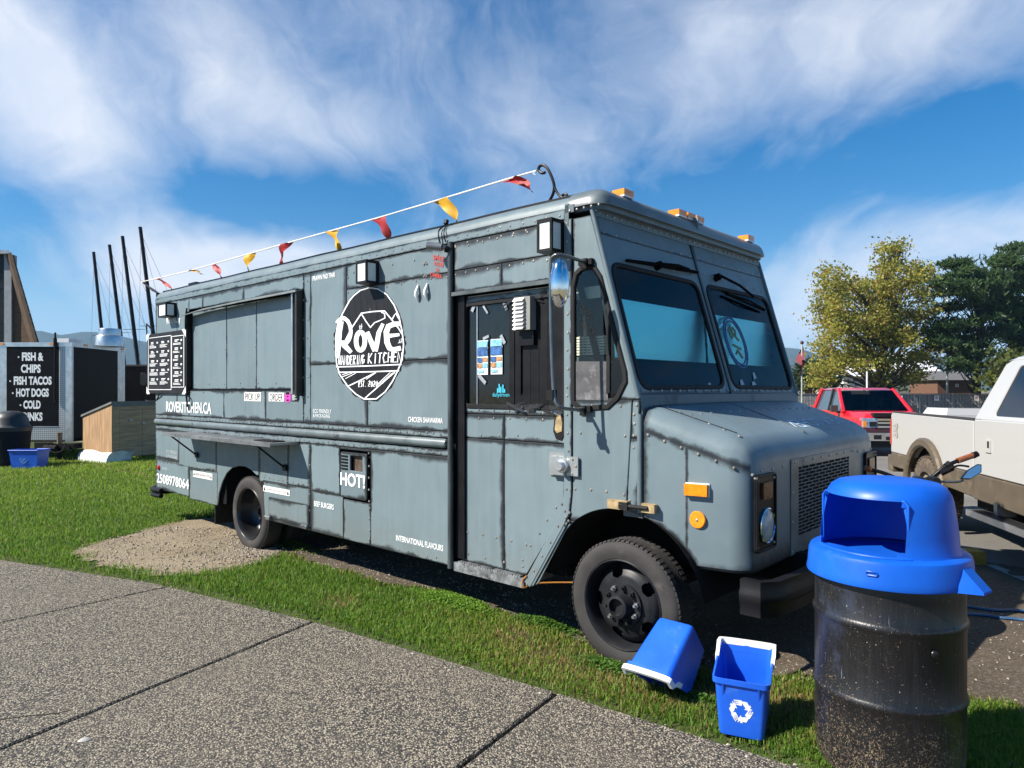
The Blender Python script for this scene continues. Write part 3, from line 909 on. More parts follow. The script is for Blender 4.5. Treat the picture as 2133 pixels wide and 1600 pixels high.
# --- plates, top row down
X3 = {k: SX_(k) for k in (369, 373, 394, 423, 450, 466, 508, 528, 539, 548, 554, 600, 617, 632, 647, 708, 715, 722, 766, 772, 939)}
ZW0, ZW1 = 1.632, 2.545
P_(rect(XR, X3[369], ZU, ZT)); P_(rect(X3[369], X3[394], ZU, ZT))
P_(rect(X3[394], X3[423], ZW1 + 0.02, ZT)); P_(rect(X3[423], X3[508], ZW1 + 0.02, ZT)); P_(rect(X3[508], X3[632], ZW1 + 0.02, ZT))
for a, b in ((394, 466), (466, 528), (528, 617)):
    P_(rect(X3[a] + (0.01 if a == 394 else 0), X3[b], ZW0 + 0.012, ZW1 - 0.0), 'serving_shutter', PAINT_L, y=0.032)
P_(rect(X3[394], X3[466], ZU, ZW0)); P_(rect(X3[466], X3[554], ZU, ZW0)); P_(rect(X3[554], X3[632], ZU, ZW0))
P_(rect(X3[632], X3[647], ZU, ZT))
ZH = SZ(645, 760); ZH2 = SZ(860, 580)
P_(rect(X3[647], X3[722], ZH, ZT)); P_(rect(X3[722], X3[939], ZH2, ZT)); P_(rect(X3[722], X3[939], ZH, ZH2))
P_(rect(X3[647], X3[766], ZU, ZH)); P_(rect(X3[766], X3[939], ZU, ZH))
# lower rows round the rear wheel
z1, z2, z3, z4 = SZ(360, 958), SZ(425, 979), SZ(600, 1010), SZ(680, 1028)
AR = [S(*p) for p in ((453, 1049), (456, 1028), (463, 1004), (472, 986), (483, 975), (496, 971), (510, 972), (523, 979), (534, 990), (543, 1006), (549, 1030), (552, 1075))]
AR[0] = (AR[0][0], 0.375); AR[-1] = (AR[-1][0], 0.36)
P_(rect(XR, X3[373], z1, ZL)); P_(rect(X3[373], X3[450], z2, ZL)); P_(rect(XR, X3[394], 0.40, z1)); P_(rect(X3[394], AR[0][0], 0.375, z2))
P_([(AR[0][0], z2), (AR[0][0], 0.375)] + AR[1:9] + [(X3[539], AR[8][1]), (X3[539], ZL), (X3[450], ZL), (X3[450], z2)])
P_([(X3[539], AR[8][1]), AR[9], (AR[10][0], z3), (X3[600], z3), (X3[600], ZL), (X3[539], ZL)])
P_(rect(X3[600], X3[647], z3, ZL))
zh0, zh1 = SZ(600, 1090), SZ(600, 1040)
P_([(AR[-1][0], ZB), (X3[647], ZB), (X3[647], z3), (AR[10][0], z3), AR[10]])
P_(rect(X3[647], X3[708], z4, ZL)); P_(rect(X3[647], X3[715], ZB, z4)); P_(rect(X3[715], X3[772], ZB, z4 - 0.02))
P_(rect(X3[708], X3[772], SZ(740, 939), ZL)); P_(rect(X3[772], X3[939], ZB, ZL))
# storage hatch on the skirt with its hinge strip and two latches
hx0, hx1 = SX_(561), SX_(645)
hz0, hz1 = 0.385, SZ(600, 1042)
plate('hatch_door', rounded(rect(hx0, hx1, hz0, hz1), 0.015), sideF(-0.010), 0.012, PAINT, truck)
for px in (563, 640):
    bm = bmesh.new(); x = SX_(px); box(bm, x - 0.035, x + 0.035, -0.035, -0.011, 0.375, 0.415); cyl(bm, (x - 0.05, -0.028, 0.40), (x + 0.05, -0.028, 0.40), 0.012, n=8); fin('hatch_latch', bm, STEEL, truck)
# hot air vent panel
vx0, vx1, vz0, vz1 = SX_(709.5), SX_(765.5), SZ(740, 1040), SZ(740, 943)
ox0, ox1, oz0, oz1 = SX_(730), SX_(756), SZ(745, 982), SZ(745, 950)
vent = plate('vent_panel', rounded(rect(vx0, vx1, vz0, vz1), 0.03), sideF(-0.006), 0.014, PAINT, truck, holes=[rect(ox0, ox1, oz0, oz1)])
bm = bmesh.new()
box(bm, ox0 - 0.01, ox1 + 0.01, 0.03, 0.035, oz0 - 0.02, oz1 + 0.02)
fin('vent_cavity', bm, mat('sooty_metal', (0.10, 0.065, 0.045), 0.6, var=0.5, scale=12), vent)
for i in range(5):
    zc = oz1 - 0.01 - i * 0.027
    bm = bmesh.new(); box(bm, SX_(713), SX_(726), -0.012, -0.007, zc - 0.008, zc + 0.006)
    fin('slat', bm, BLACK, vent, bev=0.003)
lettering('HOT!', (SX_(711), SX_(762), SZ(735, 1014), SZ(735, 986)), SF, WHITE, truck, -0.0095, 0.03)
riv((vx1 + 0.02, vz0), (vx1 + 0.02, vz1), 0.09)

# rub rail with its two riveted flanges
bm = bmesh.new()
pr = [(0.0 - 0.033 * math.cos(a), 1.245 + 0.036 * math.sin(a)) for a in [R(-90 + 15 * i) for i in range(13)]]
ends = []
for x, s in ((XR + 0.01, 0.4), (XR + 0.03, 1), (-1.53, 1), (-1.505, 0.8), (-1.498, 0.3)):
    ends.append([bm.verts.new((x, y * s, 1.245 + (z - 1.245) * (0.4 + 0.6 * s))) for y, z in pr])
for a, b in zip(ends, ends[1:]):
    for i in range(12): bm.faces.new((a[i], a[i + 1], b[i + 1], b[i]))
fin('rub_rail', bm, mat('rail_paint', (0.155, 0.195, 0.205), 0.38, var=0.15, dirt=(0.012, 0.013, 0.015), dirt_amt=0.15, dscale=5), truck, smooth=True)
for za, zb, zr in ((1.284, ZU, 1.310), (ZL, 1.206, 1.176)):
    P_(rect(XR, X3[939], za, zb), 'rail_flange', PAINT_L, y=-0.002)
    riv((XR + 0.03, zr), (X3[939] - 0.03, zr), 0.078, -0.002)
# roof flange
P_(rect(XR, -0.40, ZT, 2.775), 'roof_flange', PAINT_L, y=-0.003)
riv((XR + 0.04, 2.737), (-0.44, 2.737), 0.105, -0.003)
# rivet lines that show on the plates
for px in (369, 466, 528): riv((SX_(px) - 0.02, ZW0 + 0.04), (SX_(px) - 0.02, ZW1 - 0.06), 0.30, 0.032)
for x in (XR + 0.02,): riv((x, 0.45), (x, 1.12), 0.08); riv((x, 1.37), (x, 2.66), 0.10)
for px in (632, 641): riv((SX_(px), 1.40), (SX_(px), 2.64), 0.17)
riv((X3[394] + .05, ZW0 - 0.022), (X3[617], ZW0 - 0.022), 0.30); riv((X3[394] + .08, ZW0 + 0.07), (X3[617] - .05, ZW0 + 0.07), 0.33, 0.032)
riv((XR + .05, z1 - 0.03), (X3[373] - .03, z1 - 0.03), 0.075); riv((XR + .05, z1 - 0.05), (X3[394], z1 - 0.03), 0.1)
riv((X3[394] + .02, z2 + 0.02), (X3[450] - .02, z2 + 0.02), 0.085); riv((X3[450] - .02, 0.42), (X3[450] - .02, z2), 0.12)
riv((X3[548] + .03, z3 + 0.03), (X3[647] - .03, z3 + 0.03), 0.09); riv((X3[600] - .02, z3), (X3[600] - .02, ZL), 0.09)
for q in (0.0, 0.035): riv((X3[548] + .05, z3 + .06 + q * 2), (X3[548] + .05, z3 + .10 + q * 2), 0.04)
riv((X3[647] + .03, z4 + .03), (X3[708] - .03, z4 + .03), 0.11); riv((X3[647] - .02, 0.40), (X3[647] - .02, 1.1), 0.13)
riv((X3[772] - .02, 0.40), (X3[772] - .02, z4 - .06), 0.085); riv((X3[772] + .04, ZB + .03), (X3[939] - .04, ZB + .03), 0.105)
riv((X3[939] - .02, 0.42), (X3[939] - .02, 2.65), 0.20); riv((X3[766] + .02, ZU + .04), (X3[766] + .02, ZH - .03), 0.12)
riv((X3[722] + .03, ZH2 - .03), (X3[939] - .04, ZH2 - .03), 0.16); riv((X3[722] + .1, ZH2 + .14), (X3[939] - .15, ZH2 + .14), 0.26)
riv((X3[722] + .02, ZH + .9), (X3[722] + .02, 2.6), 0.14); riv((SX_(771), ZH + .05), (SX_(771), ZH2 - .2), 0.16)

# --- serving window: hood strip, reveal, jamb
bm = bmesh.new()
awn = [(X3[394] - 0.04, ZW1 - 0.03), (X3[423], ZW1 - 0.005), (X3[508], ZW1 + 0.012), (X3[632] + 0.005, ZW1 + 0.018)]
for (xa, za), (xb, zb) in zip(awn, awn[1:]):
    hexa(bm, [(xa, -0.085, za - 0.03), (xb, -0.085, zb - 0.03), (xb, -0.003, zb - 0.005), (xa, -0.003, za - 0.005),
              (xa, -0.085, za - 0.022), (xb, -0.085, zb - 0.022), (xb, -0.003, zb + 0.012), (xa, -0.003, za + 0.012)])
fin('window_hood', bm, mat('hood_strip', (0.19, 0.22, 0.22), 0.45, var=0.25, dirt=(0.25, 0.15, 0.08), dirt_amt=0.12, dscale=20), truck)
bm = bmesh.new()
box(bm, X3[617] + 0.002, X3[617] + 0.028, -0.055, 0.02, ZW0 - 0.03, ZW1 + 0.0)
fin('window_jamb', bm, ALU, truck, bev=0.003)
bm = bmesh.new()
box(bm, X3[617] + 0.030, X3[632] - 0.002, 0.000, 0.02, ZW0 - 0.01, ZW1 + 0.01); box(bm, X3[632] - 0.03, X3[632] - 0.003, -0.07, -0.001, ZW0 - 0.05, ZW1 + 0.02)
fin('window_post', bm, mat('bronze_metal', (0.045, 0.045, 0.040), 0.4, 0.3, var=0.2), truck)
bm = bmesh.new()
box(bm, X3[394] + 0.002, X3[617], 0.0, 0.031, ZW0 - 0.004, ZW0 + 0.010); box(bm, X3[394] - 0.012, X3[394] + 0.008, -0.03, 0.03, ZW0 - 0.06, ZW1 + 0.0)
fin('window_sill', bm, BLACK, truck)
# --- serving counter
q0, q1 = S(341, 901, -0.29), S(566, 924, -0.29)
zc = 1.158
bm = bmesh.new()
box(bm, q0[0], -3.54, -0.29, -0.004, zc - 0.022, zc); box(bm, q0[0], -3.54, -0.294, -0.2901, zc - 0.035, zc - 0.001)
fin('counter_shelf', bm, STEEL, truck, bev=0.002)
for xb in (q0[0] + 0.14, -3.85):
    bm = bmesh.new(); cyl(bm, (xb, -0.27, zc - 0.03), (xb + 0.06, -0.012, 0.90), 0.009, n=8); cyl(bm, (xb + 0.03, -0.008, 0.90), (xb + 0.11, -0.02, 0.90), 0.014, n=8)
    box(bm, xb + 0.03, xb + 0.10, -0.016, -0.001, 0.87, 0.93)
    fin('shelf_brace', bm, BLACK, truck)
# small stickers under the counter hatch
bm = bmesh.new(); box(bm, -3.98, -3.62, -0.22, -0.10, zc + 0.0006, zc + 0.010); fin('counter_mat', bm, BLACKM, truck, bev=0.002)

# --- rear corner: bumper, marker, mud flap
bm = bmesh.new()
for zz in (0.40, 0.335):
    tube(bm, smooth_path([(-6.70, -0.02, zz), (-6.85, -0.035, zz), (-6.97, -0.02, zz), (-7.04, 0.06, zz), (-7.05, 0.3, zz), (-7.05, W_ - 0.3, zz), (-7.04, W_ - 0.06, zz), (-6.95, W_, zz)], 4), 0.030, 8)
fin('rear_bumper', bm, mat('bumper_black', (0.012, 0.012, 0.014), 0.4, 0.0, var=0.3), truck, smooth=True)
q = S(331.5, 974)
bm = bmesh.new(); lathe(bm, [(0.0, 0.022), (0.022, 0.018), (0.034, 0.0)], 16, Matrix.Translation((q[0], -0.001, q[1])) @ Matrix.Rotation(R(90), 4, 'X'))
fin('marker_lamp', bm, REDL, truck, smooth=True)
for y in (.02, W_ - .62): bm = bmesh.new(); box(bm, -5.33, -5.315, y, y + .60, 0.16, 0.75); fin('mud_flap', bm, RUBBER, truck)

# --- roof: painted curved edge, black roof skin above it, and the rear wall and far side
bm = bmesh.new()
prof = [(0.0, 2.775), (0.004, 2.80), (0.020, 2.83), (0.050, 2.855), (0.085, 2.868)]
def roof_half(bm, pr, x0, x1, nx=24):
    rows = []
    for i in range(nx + 1):
        x = x0 + (x1 - x0) * i / nx; sag = 0.002 * math.sin(x * 5.1)
        rows.append([bm.verts.new((x, y, z + sag)) for y, z in pr])
    for a, b in zip(rows, rows[1:]):
        for i in range(len(pr) - 1): bm.faces.new((a[i], a[i + 1], b[i + 1], b[i]))
roof_half(bm, prof, XR, -0.385); roof_half(bm, [(W_ - y, z) for y, z in prof], XR, -0.385)
def uv0(o, e=0.3):
    me = o.data
    for nm in ('edge_a', 'edge_b'):
        l_ = me.uv_layers.new(name=nm); l_.data.foreach_set('uv', [e] * (2 * len(me.loops)))
    return o
uv0(fin('roof_edge', bm, PAINT_L, truck, smooth=True))
bm = bmesh.new()
roof_half(bm, [(0.085, 2.867), (0.086, 2.884), (0.12, 2.888), (0.5, 2.895), (1.21, 2.90), (W_ - 0.5, 2.895), (W_ - 0.12, 2.888), (W_ - 0.086, 2.884), (W_ - 0.085, 2.867)], XR + 0.0, -0.30)
fin('roof', bm, BLACK, truck, smooth=True)
bm = bmesh.new(); box(bm, -6.3, -6.1, 0.14, 0.32, 2.886, 2.925); fin('roof_vent', bm, BLACK, truck, bev=0.02)
REARF = lambda u, v, dp: (XR - 0.006 + dp, u, v)
for a, b in ((0.002, 0.75), (0.75, 1.66), (1.66, W_ - 0.002)): plate('rear_panel', rect(a, b, 0.40, 2.86), REARF, 0.02, PAINT, truck)
FARF = lambda u, v, dp: (u, W_ - dp, v)
for a, b in ((XR, -5.2), (-5.2, -3.3), (-3.3, -1.46), (-1.46, -0.25)):
    plate('side_panel', rect(a, b, 1.0, 2.775), FARF, 0.012, PAINT, truck)
for a, b in ((XR, -5.15), (-3.9, -1.46), (-1.46, -0.72)):
    plate('side_panel', rect(a, b, ZB, 1.0), FARF, 0.012, PAINT, truck)

# --- lettering on the side
def T(s, l, r, top, bot, m=FADED, bold=0.02, y=0.0, dp=-0.004, slope=None):
    """text between left/right pixel columns; top and bottom read at the left end (y_right given by the plane's perspective)"""
    return lettering(s, (SX_(l), SX_(r), SZ(l, bot), SZ(l, top)), sideF(y), m, truck, dp, bold)
T('ROVEKITCHEN.CA', 347, 441, 836, 858, WHITE, 0.02); T('2508978064', 327, 394, 985, 1005, WHITE, 0.02)
T('PHONE #', 339, 352, 973, 979); T('MENU', 352, 371, 662, 675, WHITE, 0.01)
for px in (349, 374):
    x, z = S(px, 669); bm = bmesh.new(); bm.faces.new([bm.verts.new((x + a, -0.004, z + b)) for a, b in ((-.03, .035), (.03, .035), (0, -.045))]); fin('lettering', bm, WHITE, truck, normals=False)
T('ECO FRIENDLY', 347.5, 370, 937, 944); T('& PACKAGING', 347.5, 370, 946, 953)
T('ECO FRIENDLY', 653, 691, 852, 860, WHITE, 0.0); T('& PACKAGING', 653, 688, 862, 869, WHITE, 0.0)
T('PRAWN PAD THAI', 652, 698, 576, 586, WHITE); T('CHICKEN SHAWARMA', 851, 923, 868, 879, WHITE)
T('BEEF BURGERS', 655, 696, 1043, 1054, WHITE); T('INTERNATIONAL FLAVOURS', 826, 924, 1114, 1126, WHITE)
T('PRAWN PAD THAI', 408, 437, 913, 921, FADED, 0.0); T('BEEF BURGERS', 454, 481, 920, 928, FADED, 0.0); T('LAMB BURGERS', 498, 530, 921, 930, FADED, 0.0); T('CHICKEN SHAWARMA', 548, 592, 925, 934, FADED, 0.0)
ang = R(14)
def tilt(s, cxp, cyp, wpx, hpx):
    cxm, czm = S(cxp, cyp); wm = SX_(cxp + wpx / 2) - SX_(cxp - wpx / 2); hm = SZ(cxp, cyp - hpx / 2) - SZ(cxp, cyp + hpx / 2)
    q = [(cxm + a * wm / 2 * math.cos(ang) + b * hm / 2 * math.sin(ang) * 0.6, czm - a * wm / 2 * math.sin(ang) + b * hm / 2) for a, b in ((-1, -1), (1, -1), (1, 1), (-1, 1))]
    lettering(s, None, SF, REDP, truck, -0.004, 0.03, quad=q)
tilt('SMILE!', 915, 538, 25, 10); tilt('YOURE', 914, 550, 21, 9); tilt('ON', 911, 562, 7, 8); tilt('CAMERA', 909, 574, 25, 9)
# stickers below the window
STK = []
def sticker(name, l, r, top, bot, m, rd=0.0, dp=-0.004):
    pl = rect(SX_(l), SX_(r), SZ(l, bot), SZ(l, top))
    if rd: pl = rounded(pl, rd, 8)
    return plate(name, pl, sideF(dp), 0.002, m, truck, bev=0.0004, gap=0)
WSTK = mat('white_vinyl', (0.80, 0.80, 0.78), 0.4, var=0.05)
sticker('order_sign', 509.5, 544.5, 817, 835.5, WSTK); T('PICK UP', 512, 542, 819, 833, BLACKM, -0.004, dp=-0.006)
sticker('order_sign', 560.5, 592.5, 818, 836, WSTK); T('ORDER', 563, 590, 820, 834.5, BLACKM, -0.004, dp=-0.006)
sticker('round_sticker', 594, 606, 817, 838, mat('pink_vinyl', (0.80, 0.06, 0.50), 0.4), 0.2)
bm = bmesh.new(); q = S(600, 826)
for dx, dz, w2, h2 in ((0, .03, .03, .012), (0, .0, .016, .006), (0, -.035, .02, .008)): box(bm, q[0] + dx - w2, q[0] + dx + w2, -0.0058, -0.0045, q[1] + dz - h2, q[1] + dz + h2)
fin('sticker_print', bm, BLACKM, truck)['kind'] = 'stuff'
sticker('plaque', 607.5, 622.5, 819, 836, BLACK)
bm = bmesh.new()
for i in range(6):
    z = SZ(612, 823 + i * 2.0); box(bm, SX_(609), SX_(609 + random.uniform(5, 11)), -0.0058, -0.0045, z - 0.004, z + 0.003)
fin('plaque_print', bm, FADED, truck)
for l, r, tp, bt in ((403, 443, 980, 993), (549, 604, 1011, 1023)):
    pl = [S(l, tp - 0), S(r, tp + (r - l) * 0.13), S(r, bt + (r - l) * 0.15), S(l, bt)]
    x0, x1, za, zb = SX_(l), SX_(r), SZ(l, bt), SZ(l, tp)
    plate('distance_sign', rect(x0, x1, za, zb), sideF(-0.004), 0.002, WSTK, truck, bev=0.0004, gap=0)
    lettering('PLEASE KEEP A SAFE DISTANCE OF 2 METRES', (x0 + 0.06, x1 - 0.06, za + 0.022, zb - 0.022), SF, BLACKM, truck, -0.006)
    for xx_ in (x0 + 0.03, x1 - 0.03):
        bm = bmesh.new(); zz = (za + zb) / 2
        bm.faces.new([bm.verts.new((xx_ + a, -0.006, zz + b)) for a, b in ((-.018, -.018), (.018, -.018), (0, .02))]); fin('warning_triangle', bm, BLACKM, truck, normals=False)

# --- round emblem, painted: black disc with ragged edge, white line drawing
LG = lambda x, y: S(670 + x / 5.925, 580 + y / 5.925)
OUT = [(590, 117), (480, 150), (400, 215), (350, 275), (260, 440), (205, 560), (180, 720), (180, 900), (190, 1050), (225, 1180), (330, 1335), (430, 1430), (530, 1490), (680, 1487), (790, 1400), (880, 1270), (950, 1130), (1000, 1000), (1017, 820), (1000, 660), (960, 470), (900, 330), (810, 200), (700, 130)]
cx_, cy_ = 598, 805
rag = []
for i in range(96):
    a = 2 * math.pi * i / 96
    # distance to the outline along this direction
    best = 0
    for (x1, y1), (x2, y2) in zip(OUT, OUT[1:] + OUT[:1]):
        dx, dy = math.cos(a), math.sin(a); ex, ey = x2 - x1, y2 - y1; den_ = dx * ey - dy * ex
        if abs(den_) < 1e-9: continue
        tt = ((x1 - cx_) * ey - (y1 - cy_) * ex) / den_; uu = ((x1 - cx_) * dy - (y1 - cy_) * dx) / den_
        if tt > 0 and 0 <= uu <= 1: best = tt
    ext = random.uniform(4, 30) * (1.0 if math.sin(a) > -0.3 else 0.6) + 6
    rag.append(LG(cx_ + math.cos(a) * (best + ext), cy_ + math.sin(a) * (best + ext)))
plate('emblem_disc', rag, sideF(-0.0035), 0.001, mat('emblem_black', (0.016, 0.017, 0.020), 0.5, var=0.35, scale=10, aniso=(6, 6, 0.6)), truck, bev=0.0003, gap=0)
def hand(s, x0, x1, yb, yt, wd, slope=0.0, sp=0.22):
    n = len(s); cw = (x1 - x0) / (n + 0.0); out = []
    for i, ch in enumerate(s):
        if ch == ' ': continue
        w_ = cw * (1 - sp) * (0.5 if ch in 'I.i' else 1); xa = x0 + i * cw + (cw * 0.25 if ch in 'I.i' else 0)
        jy = random.uniform(-4, 4)
        for st_ in STROKE[ch]:
            out.append(([(xa + px * w_ + py * 8, yb + slope * (xa - x0) + jy - py * (yb - yt)) for px, py in st_], wd))
    return out
def arc(cx0, cy0, rx, ry, a0, a1, n=20): return [(cx0 + rx * math.cos(R(a0 + (a1 - a0) * i / n)), cy0 + ry * math.sin(R(a0 + (a1 - a0) * i / n))) for i in range(n + 1)]
items = [(OUT + OUT[:2], 15)]
items += [([(212, 985), (222, 800), (228, 660), (250, 530)], [30, 50, 56, 56]), (arc(268, 655, 98, 160, -140, 75, 16), 44), ([(225, 790), (262, 795), (290, 830), (372, 915)], [40, 60, 66, 46]),
          ([(212, 600), (200, 680), (202, 800), (200, 900)], 22)]
items += [(arc(486, 775, 54, 112, -90, 275, 26), 56)]
items += [([(572, 660), (612, 770), (668, 895)], [46, 60, 66]), ([(668, 900), (690, 800), (712, 670), (765, 560)], [60, 60, 54, 40])]
items += [([(985, 560), (900, 565), (835, 590)], [56, 60, 62]), ([(838, 575), (806, 660), (815, 790), (850, 872)], [62, 66, 68, 64]), ([(840, 865), (900, 880), (985, 860)], [60, 56, 56]), ([(812, 715), (880, 705), (968, 695)], [60, 44, 34])]
items += [([(268, 830), (380, 610), (498, 432)], 15), ([(492, 432), (640, 410), (785, 402)], 15), ([(783, 402), (865, 500), (968, 632), (1000, 690)], 15),
          ([(500, 440), (555, 530), (612, 610)], 14), ([(608, 610), (660, 548), (730, 520), (790, 490)], 13), ([(790, 495), (785, 435), (745, 418)], 13),
          ([(870, 520), (905, 460), (928, 425), (965, 505)], 14), ([(250, 465), (300, 480), (345, 520), (385, 605)], 14),
          ([(478, 630), (482, 575)], 6), ([(495, 630), (505, 560)], 6), ([(470, 600), (515, 590)], 6), ([(475, 618), (512, 612)], 5), ([(962, 800), (968, 755)], 6), ([(985, 800), (990, 740)], 6), ([(950, 800), (998, 778)], 6),
          ([(188, 1093), (590, 1080), (992, 1062)], 15), ([(212, 1160), (590, 1153), (962, 1140)], 15),
          ([(330, 1332), (470, 1265), (668, 1165)], 14), ([(258, 1190), (335, 1165)], 8), ([(262, 1215), (385, 1168)], 8), ([(300, 1238), (432, 1166)], 8), ([(556, 1246), (680, 1162)], 8),
          ([(535, 1485), (700, 1340), (855, 1205), (912, 1158)], 14), ([(700, 1302), (855, 1160)], 8), ([(690, 1325), (885, 1162)], 6)]
items += hand('WANDERING', 212, 540, 1072, 955, 11, -0.045) + hand('KITCHEN', 575, 1005, 1052, 925, 13, -0.05) + hand('EST.', 462, 560, 1340, 1265, 9, -0.02) + hand('2020', 582, 705, 1338, 1268, 9, -0.02)
strokes('emblem_drawing', items, LG, SF, mat('emblem_white', (0.80, 0.82, 0.84), 0.5, var=0.05), truck, -0.005)

# --- two white hull-shaped cleats
for px, ztop in ((872.5, 594), (891.5, 591)):
    x, zt_ = S(px, ztop); zb_ = SZ(px, ztop + 34); bm = bmesh.new()
    pts = [(x, -0.006, zb_), (x, -0.02, zb_ + 0.03), (x, -0.028, (zt_ + zb_) / 2), (x, -0.016, zt_ - 0.03), (x, -0.006, zt_)]
    tube(bm, smooth_path(pts, 4), [0.006 + 0.008 * math.sin(math.pi * i / 16) for i in range(17)], 8); cyl(bm, (x - 0.02, -0.02, zb_ + 0.05), (x - 0.02, -0.001, zb_ + 0.05), 0.014, n=8)
    fin('cleat', bm, WSTK, truck, smooth=True)

# --- door bay
XD0, XD1 = S(957, 800)[0], S(1180, 800)[0]
bm = bmesh.new(); cyl(bm, (S(941, 800)[0], -0.012, ZB - 0.01), (S(941, 800)[0], -0.012, SZ(941, 505)), 0.022, n=12)
fin('door_post', bm, mat('post_dark', (0.07, 0.085, 0.09), 0.38, var=0.3, dirt=(0.01, 0.01, 0.012), dirt_amt=0.25, dscale=4, aniso=(1, 1, 0.3)), truck, smooth=True)
bm = bmesh.new(); box(bm, S(945, 800)[0], XD0 + 0.03, 0.02, 0.05, 0.42, 2.34); fin('door_channel', bm, BLACK, truck)
zhd = SZ(1045, 596)
zmid = SZ(1044, 548)
P_(rect(S(946, 800)[0], XD1, zmid, ZT), 'header_panel'); xm = S(1045, 800)[0]
P_(rect(S(946, 800)[0], xm, zhd, zmid), 'header_panel'); P_(rect(xm, XD1, zhd, zmid), 'header_panel')
bm = bmesh.new(); box(bm, S(944, 800)[0], XD1, -0.022, 0.002, zhd - 0.028, zhd - 0.001); fin('drip_rail', bm, mat('drip', (0.10, 0.12, 0.125), 0.4, var=0.3), truck, bev=0.004)
riv((S(950, 800)[0], zmid + .17), (XD1 - .05, zmid + .17), 0.125); riv((S(950, 800)[0], zmid - .03), (XD1 - .05, zmid - .03), 0.10); riv((S(950, 800)[0], ZT - .02), (XD1, ZT - .02), 0.11)
YD = 0.040
DW = [S(*p, YD) for p in ((972, 617), (1178, 583), (1177, 849), (972, 849))]
zdb, zdt = SZ(960, 1166, YD), zhd - 0.03
dx0, dx1 = S(958, 800, YD)[0], S(1181, 800, YD)[0]; xs_ = S(1050, 800, YD)[0]; zr_ = SZ(1050, 917, YD)
wz0, wz1 = SZ(1050, 849, YD), zdt - 0.06
wx0, wx1 = S(969, 800, YD)[0], dx1 - 0.012
DF = sideF(YD)
door = plate('sliding_door', rect(dx0, dx1, wz0 - 0.05, zdt), DF, 0.014, DOORP, truck, holes=[rounded(rect(wx0, wx1, wz0, wz1), 0.05)])
def DP(poly, nm='door_panel', **kw): return plate(nm, poly, sideF(YD + random.uniform(-.001, .001)), 0.012, DOORP, door, **kw)
xe = S(1172, 800, YD)[0]
DP(rect(dx0, xs_, zr_, wz0 - 0.05)); DP(rect(xs_, dx1, zr_, wz0 - 0.05))
DP(rect(dx0, xs_, zdb, zr_))
dg0, dg1 = S(1170, 1075, YD), S(1096, 1205, YD)
DP([(xs_, zdb), (dg1[0], zdb), (dg0[0], dg0[1]), (dx1, dg0[1] + 0.10), (dx1, zr_), (xs_, zr_)])
for za in (wz0 - 0.022, wz0 - 0.075): riv((dx0 + .05, za), (dx1 - .05, za), 0.13, YD)
riv((dx0 + .04, zr_ + .03), (dx1 - .08, zr_ + .03), 0.15, YD); riv((dx0 + .08, zdb + .21), (xs_ + .35, zdb + .21), 0.14, YD); riv((dx0 + .08, zdb + .05), (dg1[0] - .03, zdb + .05), 0.14, YD)
riv((dg1[0] - .03, zdb + .1), (dg0[0] - .05, dg0[1] + .05), 0.11, YD)
# door window: gasket, dark glass, black ply over its front half
def ring_plate(name, outer, r, wdt, fmap, m, parent, th=0.014):
    o_ = rounded(outer, r, 6); i_ = offset(ccw(o_), wdt)
    return plate(name, o_, fmap, th, m, parent, holes=[i_], bev=0.003, gap=0)
ring_plate('window_gasket', rect(wx0 - 0.012, wx1 + 0.012, wz0 - 0.012, wz1 + 0.012), 0.06, 0.030, sideF(YD - 0.008), RUBBER, door, 0.02)
GLB = mat('black_glass', (0.008, 0.010, 0.010), 0.08, var=0.3, scale=30, spec=0.6)
gx = S(1064, 800, YD)[0]
bm = bmesh.new(); box(bm, wx0, gx, YD + 0.010, YD + 0.014, wz0, wz1); fin('window_glass', bm, GLB, door)
PLY = mat('black_plastic_sheet', (0.012, 0.012, 0.013), 0.42, var=0.3, bump=0.4, bscale=14)
bm = bmesh.new()
for i in range(6):
    xa = gx + 0.03 + (wx1 - gx - 0.03) * i / 6; xb = gx + 0.03 + (wx1 - gx - 0.03) * (i + 1) / 6; box(bm, xa + 0.001, xb - 0.001, YD + random.uniform(0.001, 0.004), YD + 0.015, wz0 + 0.002, wz1)
box(bm, gx - 0.01, gx + 0.035, YD - 0.004, YD + 0.016, wz0, wz1)
fin('window_cover', bm, PLY, door)
bm = bmesh.new()
for _ in range(26):
    x = random.uniform(gx, wx1); z = random.choice((wz0 + random.uniform(-.01, .02), wz1 - random.uniform(-.01, .03)))
    a = random.uniform(-.5, .5); u = Vector((math.cos(a), 0, math.sin(a))) * random.uniform(.03, .09); v = Vector((-math.sin(a), 0, math.cos(a))) * random.uniform(.006, .014); c0 = Vector((x, YD - random.uniform(.006, .02), z))
    bm.faces.new([bm.verts.new(c0 + p) for p in (-u - v, u - v + Vector((0, random.uniform(-.006, .006), 0)), u + v, -u + v)])
fin('plastic_wrap', bm, mat('shiny_wrap', (0.05, 0.05, 0.055), 0.12, 0.2, var=0.3, bump=0.6, bscale=40), door, normals=False)['kind'] = 'stuff'
bm = bmesh.new(); x = S(993, 800, YD)[0]; box(bm, x - 0.004, x + 0.004, YD + 0.003, YD + 0.009, wz0 + .02, wz1 - .02); fin('sash_bar', bm, ALU, door)
